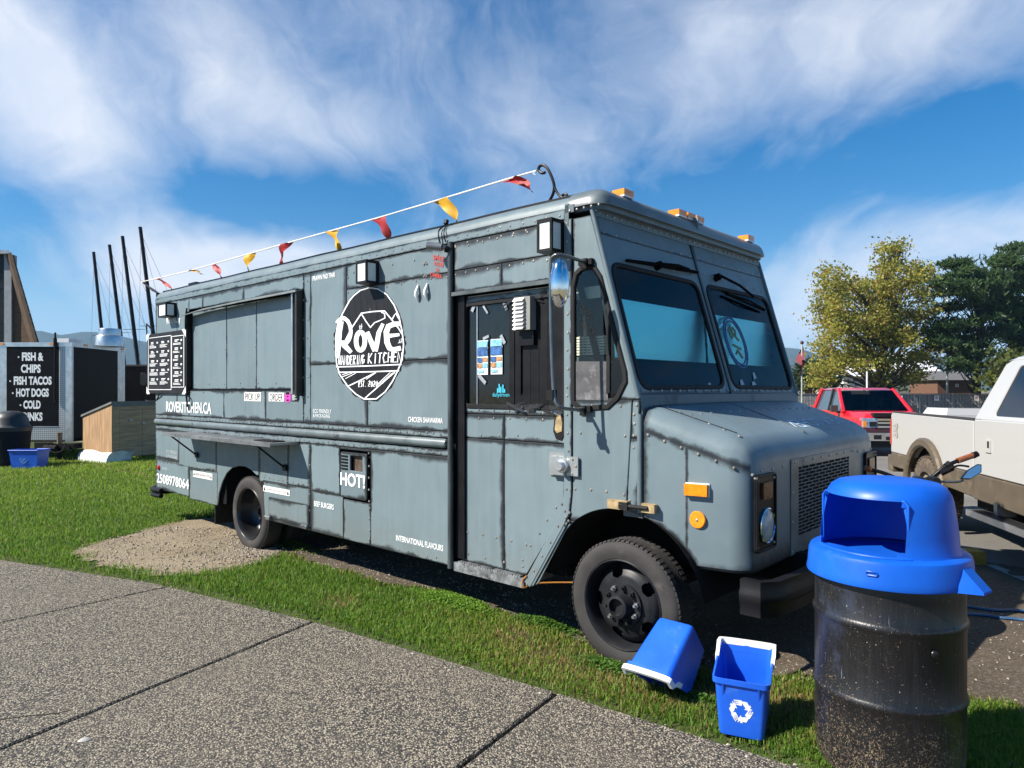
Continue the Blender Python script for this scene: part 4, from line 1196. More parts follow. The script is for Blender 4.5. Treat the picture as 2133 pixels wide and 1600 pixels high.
# vent box with louvres on the cover
vx0_, vx1_ = S(1074, 800, 0.0)[0], S(1108, 800, 0.0)[0]; vz1_, vz0_ = SZ(1090, 619, 0.0), SZ(1090, 688, 0.0)
vb = bm = bmesh.new(); box(bm, vx0_, vx1_, -0.02, YD, vz0_, vz1_)
vbox = fin('vent_box', bm, mat('grey_plastic', (0.30, 0.30, 0.28), 0.5, var=0.1), door, bev=0.004)
for i in range(8):
    zc_ = vz0_ + (vz1_ - vz0_) * (i + 0.6) / 8.3
    bm = bmesh.new(); hexa(bm, [(vx0_ + .01, -0.045, zc_ - .012), (vx1_ - .045, -0.045, zc_ - .012), (vx1_ - .045, -0.021, zc_ + .004), (vx0_ + .01, -0.021, zc_ + .004), (vx0_ + .01, -0.045, zc_ - .008), (vx1_ - .045, -0.045, zc_ - .008), (vx1_ - .045, -0.021, zc_ + .014), (vx0_ + .01, -0.021, zc_ + .014)])
    fin('louvre', bm, WSTK, vbox)
bm = bmesh.new(); box(bm, vx0_ + .02, vx1_ - .0, YD - 0.025, YD - 0.001, vz0_ - .10, vz0_ - .004); box(bm, vx0_ - 0.0, vx0_ + .02, YD - .012, YD - .001, wz0 + .1, vz0_ - .01)
fin('cable_box', bm, BLACK, door, bev=0.003)
# brochures taped to the glass, and small sticker lettering
def leaf(name, px0, px1, py0, py1, y, m, sk=0.0):
    x0, x1 = S(px0, 800, y)[0], S(px1, 800, y)[0]; z1_, z0_ = SZ(px0, py0, y), SZ(px0, py1, y)
    bm = bmesh.new(); hexa(bm, [(x0, y - .001, z0_), (x1, y - .004, z0_ + sk), (x1, y - .003, z0_ + sk), (x0, y, z0_), (x0, y - .001, z1_), (x1, y - .002, z1_ + sk), (x1, y - .001, z1_ + sk), (x0, y, z1_)])
    return fin(name, bm, m, door), (x0, x1, z0_, z1_)
PAPER = mat('paper', (0.72, 0.76, 0.80), 0.6, var=0.05)
BLU1 = mat('print_blue', (0.05, 0.16, 0.42), 0.5, var=0.4, scale=40); BLU2 = mat('print_cyan', (0.22, 0.50, 0.70), 0.5, var=0.3, scale=30); ORG = mat('print_orange', (0.55, 0.28, 0.12), 0.5, var=0.4, scale=40)
for px0, px1, py0, py1 in ((995, 1017, 710, 781), (1022.5, 1047, 707, 780)):
    _, (x0, x1, z0_, z1_) = leaf('brochure', px0, px1, py0, py1, YD + 0.004, PAPER)
    def pr_(a, b, c, d_, m_):
        bm = bmesh.new(); box(bm, x0 + (x1 - x0) * a, x0 + (x1 - x0) * b, YD - 0.0025, YD - 0.0015, z0_ + (z1_ - z0_) * c, z0_ + (z1_ - z0_) * d_); fin('brochure_print', bm, m_, door)
    pr_(.02, .98, .55, .78, BLU1); pr_(.02, .98, .80, .98, BLU2); pr_(.05, .48, .36, .50, BLU1); pr_(.52, .96, .38, .50, ORG); pr_(.05, .48, .20, .33, ORG); pr_(.52, .96, .20, .34, BLU2); pr_(.08, .6, .06, .14, BLU2)
TAPE = mat('clear_tape', (0.42, 0.46, 0.50), 0.2, var=0.2)
bm = bmesh.new()
for px, py, a, w2, h2 in ((1012, 703, 0.3, .03, .010), (1047, 707, -1.0, .035, .013), (1004, 790, -.7, .045, .014), (988, 636, 1.0, .05, .014), (1007, 625, .1, .03, .010), (1028, 630, 0, .04, .010), (1050, 632, -1.1, .05, .012), (1046, 620, .1, .03, .012), (1011, 645, -.9, .035, .008)):
    x, z = S(px, py, YD); u = Vector((math.cos(a), 0, math.sin(a))) * w2; v = Vector((-math.sin(a), 0, math.cos(a))) * h2; c0 = Vector((x, YD + 0.0, z))
    bm.faces.new([bm.verts.new(c0 + p) for p in (-u - v, u - v, u + v, -u + v)])
fin('tape', bm, TAPE, door, normals=False)['kind'] = 'stuff'
lettering('dailydriven', (S(1025, 800, YD)[0], S(1060, 800, YD)[0], SZ(1040, 829, YD), SZ(1040, 818, YD)), sideF(YD), mat('cyan_print', (0.05, 0.45, 0.60), 0.5), door, 0.004, 0.0)
bm = bmesh.new(); x, z = S(1041, 815, YD)
for a, b_ in ((-.03, .02), (-.015, .05), (0, .03), (.02, .045), (.035, .015)): box(bm, x + a, x + a + .012, YD + .004, YD + .006, z - .01, z + b_)
fin('sticker_print', bm, mat('cyan_print', (0, 0, 0)), door)['kind'] = 'stuff'
# broken handle recess
bm = bmesh.new()
jag = [(1165, 858), (1172, 864), (1176, 880), (1177, 905), (1171, 918), (1159, 915), (1153, 898), (1155, 875)]
plate('door_handle', [S(px, py, YD) for px, py in jag], sideF(YD - 0.006), 0.008, BLACKM, door, bev=0.002, gap=0)
plate('handle_core', [S(px, py, YD) for px, py in ((1164, 861), (1170, 866), (1173, 882), (1172, 899), (1162, 903), (1157, 896), (1158, 878))], sideF(YD - 0.010), 0.006, TAN, door, bev=0.002, gap=0)
# vertical riveted post that bends into the wheel-arch brace
pw = 0.030
xp = S(1184, 800)[0]
zk = SZ(1183, 1050)
brace = [(xp, ZT), (xp, zk + 0.06), S(1178, 1068), S(1165, 1096), S(1099, 1218)]
L_, R_ = stroke_poly(brace, 0.062)
plate('corner_post', [tuple(v) for v in L_] + [tuple(v) for v in R_[::-1]], sideF(-0.008), 0.02, PAINT_L, truck, bev=0.004, gap=0)
riv((xp, 1.66), (xp, ZT - .03), 0.105, -0.008); riv((xp, zk + .1), (xp, 1.60), 0.10, -0.008); riv(brace[3], brace[4], 0.115, -0.008)
bm = bmesh.new()
box(bm, dx0 - 0.02, dg1[0] + 0.02, 0.0, 0.30, zdb - 0.055, zdb - 0.012); box(bm, dx0 - 0.02, dg1[0] + 0.02, -0.006, 0.0, zdb - 0.075, zdb - 0.012)
for i in range(26):
    x = dx0 + 0.03 + i * (dg1[0] - dx0 - 0.06) / 25; box(bm, x - 0.010, x + 0.006, 0.004, 0.055, zdb - 0.0118, zdb - 0.003)
fin('door_step', bm, mat('step_metal', (0.34, 0.36, 0.37), 0.45, 0.5, var=0.4, scale=14, dirt=(0.015, 0.015, 0.015), dirt_amt=0.3, dscale=12), truck)
# puck lock on two plates
bm = bmesh.new(); a, b_ = S(1139, 942), S(1175, 994); box(bm, a[0], b_[0], YD - 0.012, YD - 0.001, b_[1] + 0.0, a[1]); fin('lock_plate', bm, mat('zinc_plate', (0.50, 0.53, 0.53), 0.4, 0.6, var=0.1), truck, bev=0.003)
bm = bmesh.new(); a, b_ = S(1145, 950), S(1208, 990); box(bm, a[0], xp - 0.005, -0.006, YD - 0.013, SZ(1145, 987), a[1]); box(bm, xp + 0.005, b_[0], -0.022, -0.010, SZ(1208, 992), SZ(1208, 952)); fin('lock_hasp', bm, mat('zinc_plate', (0, 0, 0)), truck, bev=0.008)
bm = bmesh.new(); q = S(1172, 970, -0.03); lathe(bm, [(0.0, 0.075), (0.028, 0.075), (0.033, 0.070), (0.033, 0.05), (0.045, 0.048), (0.045, 0.0), (0.0, 0.0)], 20, Matrix.Translation((q[0], 0.0, q[1])) @ Matrix.Rotation(R(90), 4, 'X'))
fin('puck_lock', bm, ALU, truck, smooth=True)
for px, py in ((1161, 952), (1149, 965), (1161, 983), (1197, 957), (1204, 971), (1196, 987)):
    q = S(px, py); RV.append((Vector((q[0], -0.022 if px > 1185 else 0.0, q[1])), (0, -1, 0)))

# --- cab side ahead of the door
XA0, ZA0, XA1, ZA1 = 0.122, 1.61, -0.209, 2.735        # A-pillar foot and head
QW = [S(*p) for p in ((1196, 838), (1195, 600), (1201, 572), (1212, 561), (1226, 558), (1239, 562), (1249, 578), (1257, 610), (1300, 775), (1301, 795), (1285, 828), (1266, 846), (1210, 849))]
xq0 = xp + 0.033
P_([(xq0, 1.585), (XA0 + 0.0, 1.585), (XA0, ZA0), (XA1, ZT), (xq0, ZT)], 'quarter_panel', PAINT_L, holes=[QW])
arcp = lambda a: (0.545 * math.cos(R(a)), 0.39 + 0.545 * math.sin(R(a)))
A0, A1 = 128, 76
arch = [arcp(A0 + (A1 - A0) * i / 12) for i in range(13)]
low = [brace[3], brace[2], (xq0, zk + 0.05), (xq0, 1.583), (0.138, 1.583), (0.138, arch[-1][1])] + arch[::-1]
low = [(max(x, xq0 - 0.02) if z > 1.0 else x, z) for x, z in low]
xs2 = S(1308, 900)[0]
P_([(xq0, 1.583), (xq0, 1.02), (xq0 - 0.005, zk + 0.04), (S(1187, 1082)[0], SZ(1187, 1082))] + [p for p in arch if p[0] < xs2 - 0.012] + [(xs2 - .012, arcp(86)[1]), (xs2 + 0.03, 1.583)], 'quarter_panel', PAINT)
P_([(xs2 + 0.032, 1.583), (0.138, 1.583), (0.138, 1.36), (xs2 + 0.018, 1.36)], 'quarter_panel', PAINT)
P_([(xs2 + 0.018, 1.358), (0.138, 1.358), (0.138, arch[-1][1])] + [p for p in arch[::-1] if p[0] > xs2 - 0.008] + [(xs2 - 0.010, arcp(86)[1])], 'quarter_panel', PAINT)
# brace web between post and arch
P_([S(1187, 1082), S(1112, 1222), S(1100, 1222), S(1172, 1092)] + [] , 'arch_brace', PAINT_L, y=-0.004)
P_([S(1187, 1084)] + [arcp(128 + (150 - 128) * i / 4) for i in range(5)] + [S(1122, 1215), S(1112, 1222)], 'arch_brace', PAINT_L, y=0.004)
bm = bmesh.new()
for y0_, y1_ in ((0.012, 0.62), (W_ - 0.62, W_ - 0.012)):
    aa = [arcp(170 - 160 * i / 18) for i in range(19)]
    for p, q in zip(aa, aa[1:]):
        bm.faces.new([bm.verts.new(v) for v in ((p[0], y0_, p[1]), (q[0], y0_, q[1]), (q[0], y1_, q[1]), (p[0], y1_, p[1]))])
    bm.faces.new([bm.verts.new((x, (y1_ if y0_ < 1 else y0_), z)) for x, z in aa])
fin('wheel_well', bm, CHASSIS, truck, normals=False)
riv((xq0 + .03, 1.545), (0.12, 1.545), 0.09); riv((xq0 + .06, SZ(1230, 903)), (xs2 - .02, SZ(1230, 903)), 0.11); riv((xq0 + .02, SZ(1200, 1018)), (xs2 - .03, SZ(1200, 1018)), 0.11)
riv((0.10, 1.5), (0.10, 1.38), 0.055); riv((xs2 + .035, 1.3), (xs2 + .01, 1.0), 0.16)
for px, py in ((1172, 1050), (1178, 1064), (1180, 1078), (1176, 1092), (1186, 1085), (1188, 1068)): q = S(px, py); RV.append((Vector((q[0], -0.009, q[1])), (0, -1, 0)))
for y in (.012, W_ - .012):
    bm = bmesh.new(); cyl(bm, (XA0 + 0.004, y, ZA0 - 0.02), (XA1 + 0.004, y, ZA1), 0.016, n=10); fin('windscreen_pillar', bm, mat('pillar_paint', GREY, 0.4, var=0.15), truck, smooth=True)
# quarter window
def inset_ring(poly, wdt): return offset(ccw(poly), wdt)
plate('window_gasket', inset_ring(QW, -0.022), sideF(-0.010), 0.022, RUBBER, truck, holes=[inset_ring(QW, 0.012)], bev=0.006, gap=0)
plate('window_glass', inset_ring(QW, 0.004), sideF(0.004), 0.004, glass('quarter_glass', (0.86, 0.9, 0.9), 1.3), truck, bev=0.0005, gap=0)
bm = bmesh.new(); x = S(1267, 800)[0]; box(bm, x - .012, x + .012, -0.004, 0.003, 1.62, SZ(1260, 640)); fin('window_bar', bm, RUBBER, truck)
# things seen through it: register grilles, grey door pocket, fogged lower pane
GR = mat('beige_plastic', (0.85, 0.85, 0.66), 0.5, var=0.05)
for py0, py1, a, b_ in ((598, 622, 1196, 1250), (700, 740, 1200, 1268)):
    z1_, z0_ = SZ(1220, py0, 0.09), SZ(1220, py1, 0.09); x0, x1 = S(a, 800, 0.09)[0], S(b_, 800, 0.09)[0]
    bm = bmesh.new()
    for i in range(7): z = z0_ + (z1_ - z0_) * (i + .5) / 7; box(bm, x0, x1, 0.09, 0.10, z - .008, z + .004)
    for i in range(8): x = x0 + (x1 - x0) * (i + .5) / 8; box(bm, x - .003, x + .003, 0.101, 0.106, z0_, z1_)
    fin('register_grille', bm, GR, truck)
bm = bmesh.new(); box(bm, S(1200, 800, .08)[0], S(1270, 800, .08)[0], 0.085, 0.10, SZ(1220, 757, .08), SZ(1220, 743, .08)); fin('register_sill', bm, mat('teal_grey', (0.10, 0.15, 0.15), 0.5), truck)
bm = bmesh.new(); hexa(bm, [S_ for S_ in ((S(1254, 800, .09)[0], .09, SZ(1254, 625, .09)), (S(1258, 800, .09)[0], .09, SZ(1254, 625, .09)), (S(1258, 800, .09)[0], .10, SZ(1254, 625, .09)), (S(1254, 800, .09)[0], .10, SZ(1254, 625, .09)), (S(1264, 800, .09)[0], .09, SZ(1264, 700, .09)), (S(1268, 800, .09)[0], .09, SZ(1264, 700, .09)), (S(1268, 800, .09)[0], .10, SZ(1264, 700, .09)), (S(1264, 800, .09)[0], .10, SZ(1264, 700, .09)))]); fin('register_frame', bm, GR, truck)
fog = mat('fogged_pane', (0.10, 0.098, 0.102), 0.5, var=0.2, scale=8, dirt=(0.19, 0.185, 0.19), dirt_amt=0.35, dscale=9)
plate('fogged_pane', [S(*p) for p in ((1198, 753), (1265, 753), (1266, 842), (1212, 846), (1199, 836))], sideF(0.0005), 0.003, fog, truck, bev=0.0005, gap=0)
bm = bmesh.new(); hexa(bm, [(-.36, .13, 1.51), (.07, .13, 1.51), (.07, .14, 1.51), (-.36, .14, 1.51), (-.36, .13, 2.65), (-.26, .13, 2.65), (-.26, .14, 2.65), (-.36, .14, 2.65)]); fin('cab_lining', bm, mat('cab_lining', (0.012, 0.013, 0.014), 0.8, var=0.3), truck)
q = [S(1208, 652), S(1232, 668), S(1233, 650), S(1210, 632)]; lettering('OPEN', None, sideF(0.0), BLACKM, truck, 0.003, 0.0, quad=q)
q = [S(1207, 680), S(1240, 704), S(1243, 690), S(1210, 662)]; lettering('SATURDAY', None, sideF(0.0), BLACKM, truck, 0.003, 0.0, quad=q)

# --- front of the cab: tilted windscreen plate
AX = Vector((XA0 - XA1, 0, ZA0 - ZA1)); LP = AX.length; AU = -AX.normalized()          # up the slope
PN = (AU.z, 0, -AU.x)                                                     # outward normal (forward and up)
def FP(px, py):
    q = TF.hit(px, py, PN, (XA0, 0, ZA0)); return (q[1], (Vector((q[0], 0, q[2])) - Vector((XA0, 0, ZA0))).dot(AU))
PNV = Vector(PN)
def frontF(off=0.0):
    return lambda u, v, dp: tuple(Vector((XA0, u, ZA0)) + AU * v - PNV * (dp + off))
WL = [FP(*p) for p in ((1336, 813), (1510, 806), (1450, 587), (1269, 546))]
WR = [FP(*p) for p in ((1519, 806), (1652, 806), (1600, 624), (1470, 596))]
WL = [(0.065, .045), (1.14, .055), (1.14, .825), (0.075, .83)]
WR = [(2 * 1.21 - a, b) for a, b in WL]
print('windscreen', [FP(*p) for p in ((1336, 813), (1510, 806), (1450, 587), (1269, 546))], [FP(*p) for p in ((1519, 806), (1652, 806), (1600, 624), (1470, 596))], LP)
FM = PAINT_L
vt = max(p[1] for p in WL)
plate('windscreen_panel', rect(0.014, W_ - 0.014, -0.0, LP), frontF(), 0.012, FM, truck, holes=[rounded(WL, 0.09), rounded(WR, 0.09)])
for wn in (WL, WR):
    rr = rounded(wn, 0.09, 6)
    plate('window_gasket', offset(ccw(rr), -0.018), frontF(-0.009), 0.02, RUBBER, truck, holes=[offset(ccw(rr), 0.012)], bev=0.005, gap=0)
    plate('windscreen', offset(ccw(rr), 0.004), frontF(0.004), 0.004, glass('windscreen_glass', (0.84, 0.90, 0.92), 0.6), truck, bev=0.0005, gap=0)
bm = bmesh.new(); f = frontF(-0.010)
hexa(bm, [f(1.198, 0, 0), f(1.222, 0, 0), f(1.222, 0, .012), f(1.198, 0, .012), f(1.198, LP, 0), f(1.222, LP, 0), f(1.222, LP, .012), f(1.198, LP, .012)])
fin('centre_strip', bm, mat('strip_paint', (0.05, 0.06, 0.065), 0.45, var=0.2), truck, bev=0.003)
# top overlay sheets and their rivet rows
for a, b in ((0.03, 1.19), (1.23, W_ - 0.03)): plate('windscreen_panel', rect(a, b, LP - 0.155, LP - 0.01), frontF(-0.004), 0.003, FM, truck, bev=0.001)
fr = frontF(-0.004)
def rivf(u0, v0, u1, v1, st_=0.1, F=fr, n=PN):
    k = max(1, int(math.hypot(u1 - u0, v1 - v0) / st_))
    for i in range(k + 1): RV.append((Vector(F(u0 + (u1 - u0) * i / k, v0 + (v1 - v0) * i / k, 0)), n))
rivf(0.08, LP - 0.135, 1.15, LP - 0.135, 0.12); rivf(1.28, LP - .135, 2.34, LP - .135, 0.12); rivf(0.35, vt + 0.06, 1.1, vt + 0.06, 0.25); rivf(1.3, vt + .09, 2.3, vt + .06, 0.14)
rivf(0.06, 0.025, 2.36, 0.025, 0.105); rivf(1.21, .1, 1.21, LP - .05, 0.13)
# behind the glass: reflective blue sun blind, black below, dark above
bm = bmesh.new()
SH0, SH1 = FP(1420, 747)[1], FP(1320, 622)[1]
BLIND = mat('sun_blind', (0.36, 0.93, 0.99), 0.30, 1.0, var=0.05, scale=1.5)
for a, b in ((0.06, 1.19), (1.23, W_ - 0.06)):
    bm = bmesh.new()
    f = lambda u, v, dp: (XA0 + AU.x * SH1 - PNV.x * .03 - dp + (v - SH1) * -.06, u, ZA0 + AU.z * SH1 - PNV.z * .03 + (v - SH1) * AU.z)
    n_ = 10
    for i in range(n_):
        va_, vb_ = SH0 + (SH1 - SH0) * i / n_, SH0 + (SH1 - SH0) * (i + 1) / n_
        d1 = random.uniform(0, .004)
        hexa(bm, [f(a, va_, d1), f(b, va_, d1), f(b, va_, .012), f(a, va_, .012), f(a, vb_, d1), f(b, vb_, d1), f(b, vb_, .012), f(a, vb_, .012)])
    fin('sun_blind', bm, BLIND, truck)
bm = bmesh.new(); f = frontF(0.24)
hexa(bm, [f(.03, -.05, 0), f(W_ - .03, -.05, 0), f(W_ - .03, -.05, .01), f(.03, -.05, .01), f(.03, LP, 0), f(W_ - .03, LP, 0), f(W_ - .03, LP, .01), f(.03, LP, .01)])
fin('cab_backing', bm, mat('cab_backing', (0.012, 0.012, 0.016), 0.7, var=0.2), truck)
# oval neon sign hung behind the right pane
cxn, czn = FP(1537, 712); f = frontF(0.018)
ov = [(cxn + 0.16 * math.cos(a), czn + 0.20 * math.sin(a)) for a in [2 * math.pi * i / 28 for i in range(29)]]
bm = bmesh.new(); tube(bm, [f(u, v, 0) for u, v in ov], 0.008, 6); tube(bm, [f(cxn + (u - cxn) * .86, czn + (v - czn) * .86, 0) for u, v in ov], 0.006, 6)
sgn = fin('window_sign', bm, mat('neon_tube', (0.12, 0.10, 0.40), 0.3), truck)
bm = bmesh.new()
for pl in ([(-.06, .1), (-.02, .13), (.0, .06), (-.04, .03), (-.06, .1)], [(.02, .12), (.05, .10), (.03, .05), (.07, .02)], [(-.05, -.02), (.06, -.05)], [(-.04, -.09), (.0, -.06), (.05, -.12)]): tube(bm, [f(cxn + a, czn + b, 0.002) for a, b in pl], 0.009, 6)
fin('sign_tubes', bm, mat('neon_yellow', (0.55, 0.50, 0.05), 0.4), sgn)
bm = bmesh.new()
for du in (-.07, .06): tube(bm, [f(cxn + du, czn + .19, 0), f(cxn + du * .8, czn + .36, 0)], 0.003, 4)
fin('sign_cord', bm, BLACK, sgn)
# torn tape at the foot of the right pane
bm = bmesh.new(); f = frontF(-0.002)
for px, py, a in ((1545, 797, 0.2), (1570, 799, .6), (1571, 783, .3), (1478, 802, .4)):
    u, v = FP(px, py); r1, r2 = random.uniform(.02, .04), random.uniform(.015, .03); bm.faces.new([bm.verts.new(f(u + x_, v + y_, 0)) for x_, y_ in ((-r1, -r2), (r1, -r2 * .6), (r1 * .4, r2), (-r1 * .6, r2 * .7))])
fin('tape', bm, TAPE, truck, normals=False)['kind'] = 'stuff'
# wipers
def wiper(base, knee, b0, b1):
    f = frontF(-0.05); f2 = frontF(-0.03); bm = bmesh.new()
    B, K = FP(*base), FP(*knee)
    lathe(bm, [(0, .05), (.025, .045), (.03, .0), (0, 0)], 12, Matrix.Translation(frontF(0)(B[0], B[1], 0)) @ Vector((0, 0, 1)).rotation_difference(PNV).to_matrix().to_4x4())
    tube(bm, [f(*B, 0), f((B[0] + K[0]) / 2, (B[1] + K[1]) / 2, -0.015), f2(*K, -.01)], 0.010, 6)
    w0, w1 = FP(*b0), FP(*b1)
    mid = ((w0[0] + w1[0]) / 2, (w0[1] + w1[1]) / 2)
    tube(bm, [f2(w0[0], w0[1], 0.004), f2(*mid, -0.02), f2(w1[0], w1[1], .004)], 0.007, 6)
    tube(bm, [f2(w0[0], w0[1], 0.012), f2(w1[0], w1[1], .012)], 0.010, 6)
    return fin('wiper', bm, mat('wiper_black', (.006, .006, .007), .8, spec=.05), truck)
wiper((1366, 556), (1425, 566), (1300, 545), (1448, 570)); wiper((1489, 580), (1560, 622), (1508, 614), (1588, 648))

# --- roof cap over the cab
bm = bmesh.new()
v = box(bm, -0.385, -0.118, -0.006, W_ + 0.006, 2.742, 2.884)
for e in list(bm.edges):
    pass
ed = [e for e in bm.edges if (abs(e.verts[0].co.z - e.verts[1].co.z) < 1e-6 and e.verts[0].co.z > 2.85 and not (e.verts[0].co.x < -.3 and e.verts[1].co.x < -.3)) or (abs(e.verts[0].co.z - e.verts[1].co.z) > .1 and e.verts[0].co.x > -.2)]
bmesh.ops.bevel(bm, geom=ed, offset=0.112, segments=8, profile=0.5, affect='EDGES', clamp_overlap=True)
bmesh.ops.bevel(bm, geom=[e for e in bm.edges if e.verts[0].co.z < 2.75 and e.verts[1].co.z < 2.75 and e.calc_length() > .02], offset=0.028, segments=4, affect='EDGES', clamp_overlap=True)
cap = uv0(fin('roof_cap', bm, mat('cap_paint', (0.165, 0.205, 0.215), 0.36, var=0.18, scale=3, dirt=(0.02, 0.022, 0.024), dirt_amt=0.12, dscale=2.5), truck, smooth=True)) if False else fin('roof_cap', bm, mat('cap_paint', (0.165, 0.205, 0.215), 0.36, var=0.18, scale=3, dirt=(0.02, 0.022, 0.024), dirt_amt=0.12, dscale=2.5), truck, smooth=True)
bm = bmesh.new(); box(bm, -0.40, -0.37, -0.010, -0.003, 2.66, 2.80); box(bm, -0.40, -0.33, -0.010, -0.003, 2.742, 2.79); fin('cap_strap', bm, mat('pillar_paint', GREY), truck, bev=0.002)
bm = bmesh.new(); box(bm, -0.21, -0.188, 0.03, W_ - 0.03, 2.70, 2.745); fin('cap_flange', bm, mat('pillar_paint', GREY), truck, bev=0.002)
for i in range(30): RV.append((Vector((-0.186, 0.06 + i * (W_ - 0.12) / 29, 2.722)), (1, 0, 0)))
for i in range(5): RV.append((Vector((-0.36 + .055 * i, -0.011, 2.752)), (0, -1, 0)))
bm = bmesh.new(); box(bm, -0.386, -0.116, 1.177, 1.188, 2.80, 2.888); fin('cap_joint', bm, mat('cap_paint', (0, 0, 0)), truck, bev=0.03)
for yk in (0.34, 1.03, 1.16, 1.29, 2.16):
    bm = bmesh.new(); box(bm, -0.245, -0.155, yk - 0.055, yk + 0.055, 2.868, 2.878)
    mk = fin('roof_marker', bm, WSTK, truck, bev=0.006)
    bm = bmesh.new(); box(bm, -0.245, -0.155, yk - 0.056, yk + 0.056, 2.879, 2.917)
    fin('lens', bm, AMBER, mk, bev=0.017, seg=3)

# --- hood (bonnet)
XF = 0.752
def hoodv(bm, lo):
    m0, m1 = 0.004, 0.115
    z0 = lo
    pts = [(0.165, m0, z0), (XF, m1, z0), (XF, W_ - m1, z0), (0.165, W_ - m0, z0), (0.165, m0, 1.548), (XF, m1, 1.352), (XF, W_ - m1, 1.352), (0.165, W_ - m0, 1.548)]
    return hexa(bm, pts)
bm = bmesh.new(); v = hoodv(bm, 0.655)
# raised middle: loop down the centre line for a slight crown
side_top = [e for e in bm.edges if e.verts[0].co.z > 1.3 and e.verts[1].co.z > 1.3 and abs(e.verts[0].co.y - e.verts[1].co.y) < .3]
front_top = [e for e in bm.edges if e.verts[0].co.z > 1.3 and e.verts[1].co.z > 1.3 and e.verts[0].co.x > .7 and e.verts[1].co.x > .7]
front_vert = [e for e in bm.edges if e.verts[0].co.x > .7 and e.verts[1].co.x > .7 and abs(e.verts[0].co.z - e.verts[1].co.z) > .3]
bmesh.ops.bevel(bm, geom=side_top + front_top + front_vert, offset=0.120, segments=8, profile=0.5, affect='EDGES', clamp_overlap=True)
bmesh.ops.bevel(bm, geom=[e for e in bm.edges if e.verts[0].co.z < 0.66 and e.verts[1].co.z < .66 and max(e.verts[0].co.x, e.verts[1].co.x) > .3], offset=0.018, segments=3, affect='EDGES', clamp_overlap=True)
bmesh.ops.subdivide_edges(bm, edges=[e for e in bm.edges if e.calc_length() > .5], cuts=8, use_grid_fill=True)
for vv in bm.verts:
    if vv.co.z > 1.3:
        k = max(0, 1 - ((vv.co.y - W_ / 2) / (W_ / 2 - .12)) ** 2); vv.co.z += 0.010 * k * min(1, max(0, (0.73 - vv.co.x) / .22))
hood = fin('hood', bm, None, truck, smooth=True)
cb = bmesh.new(); cyl(cb, (0, -0.3, 0.39), (0, W_ + .3, 0.39), 0.548, n=64)
cut = fin('cut', cb, None)
cut.matrix_world = truck.matrix_world.copy(); cut.parent = truck; cut.matrix_parent_inverse = Matrix()
cut.matrix_local = Matrix()
boolean(hood, [cut])
hm = bpy.data.materials.new('hood_paint'); hm.use_nodes = True
t = NT(hm.node_tree); b = hm.node_tree.nodes['Principled BSDF']; co = t.n('ShaderNodeTexCoord').outputs['Object']
nz = t.noise(co, 2.2, 5); fz = t.noise(co, 14, 6, 0.65)
c = t.mix(t.ramp(nz, .3, .7), tuple(x * .88 for x in GREY), tuple(x * 1.1 for x in GREY))
ox, oy, oz = t.sep(co)
# black airbrush along the lower crease of the roll, the front corner and the bottom hem
crease = t.m('SUBTRACT', oz, t.m('SUBTRACT', 1.465, t.m('MULTIPLY', ox, 0.335)))
jj = t.m('MULTIPLY', t.m('SUBTRACT', fz, .5), .06)
e1 = t.ramp(t.m('ADD', t.m('ABSOLUTE', crease), jj), 0.002, t.ramp(nz, .35, .65, .014, .05), 1, 0)
e1 = t.m('MULTIPLY', e1, t.m('LESS_THAN', oy, 0.16))
e2 = t.ramp(t.m('ADD', t.m('SUBTRACT', oz, 0.655), jj), 0.0, 0.05, 1, 0)
e3 = t.ramp(t.m('ADD', t.m('SUBTRACT', ox, 0.165), jj), 0.0, 0.035, 1, 0)
e4 = t.ramp(t.m('ADD', t.m('ABSOLUTE', t.m('SUBTRACT', ox, S(1421, 1000)[0])), t.m('MULTIPLY', jj, .4)), 0.001, 0.014, 1, 0)
e4 = t.m('MULTIPLY', e4, t.m('LESS_THAN', crease, 0.0)); e4 = t.m('MULTIPLY', e4, t.m('LESS_THAN', oy, 0.2))
e5 = t.ramp(t.m('ADD', t.m('SUBTRACT', 0.80, oz), t.m('MULTIPLY', jj, 2)), -.02, .14, 0, 1); e5 = t.m('MULTIPLY', e5, t.m('GREATER_THAN', ox, XF - 0.02))
rr_ = t.m('SQRT', t.m('ADD', t.m('POWER', ox, 2.0), t.m('POWER', t.m('SUBTRACT', oz, 0.39), 2.0)))
e6 = t.ramp(t.m('ADD', t.m('SUBTRACT', rr_, 0.548), jj), 0.0, 0.03, 1, 0)
g = e1
for e in (e2, e3, e4, e5, e6): g = t.m('MAXIMUM', g, e)
c = t.mix(t.m('MULTIPLY', g, .93), c, (0.010, 0.011, 0.013))
t.l(c, b.inputs['Base Color']); t.l(t.ramp(fz, .3, .7, .34, .46), b.inputs['Roughness']); t.l(t.bump(t.noise(co, 4, 3), .12, .01), b.inputs['Normal'])
hood.data.materials.clear(); hood.data.materials.append(hm); shade(hood, 30)
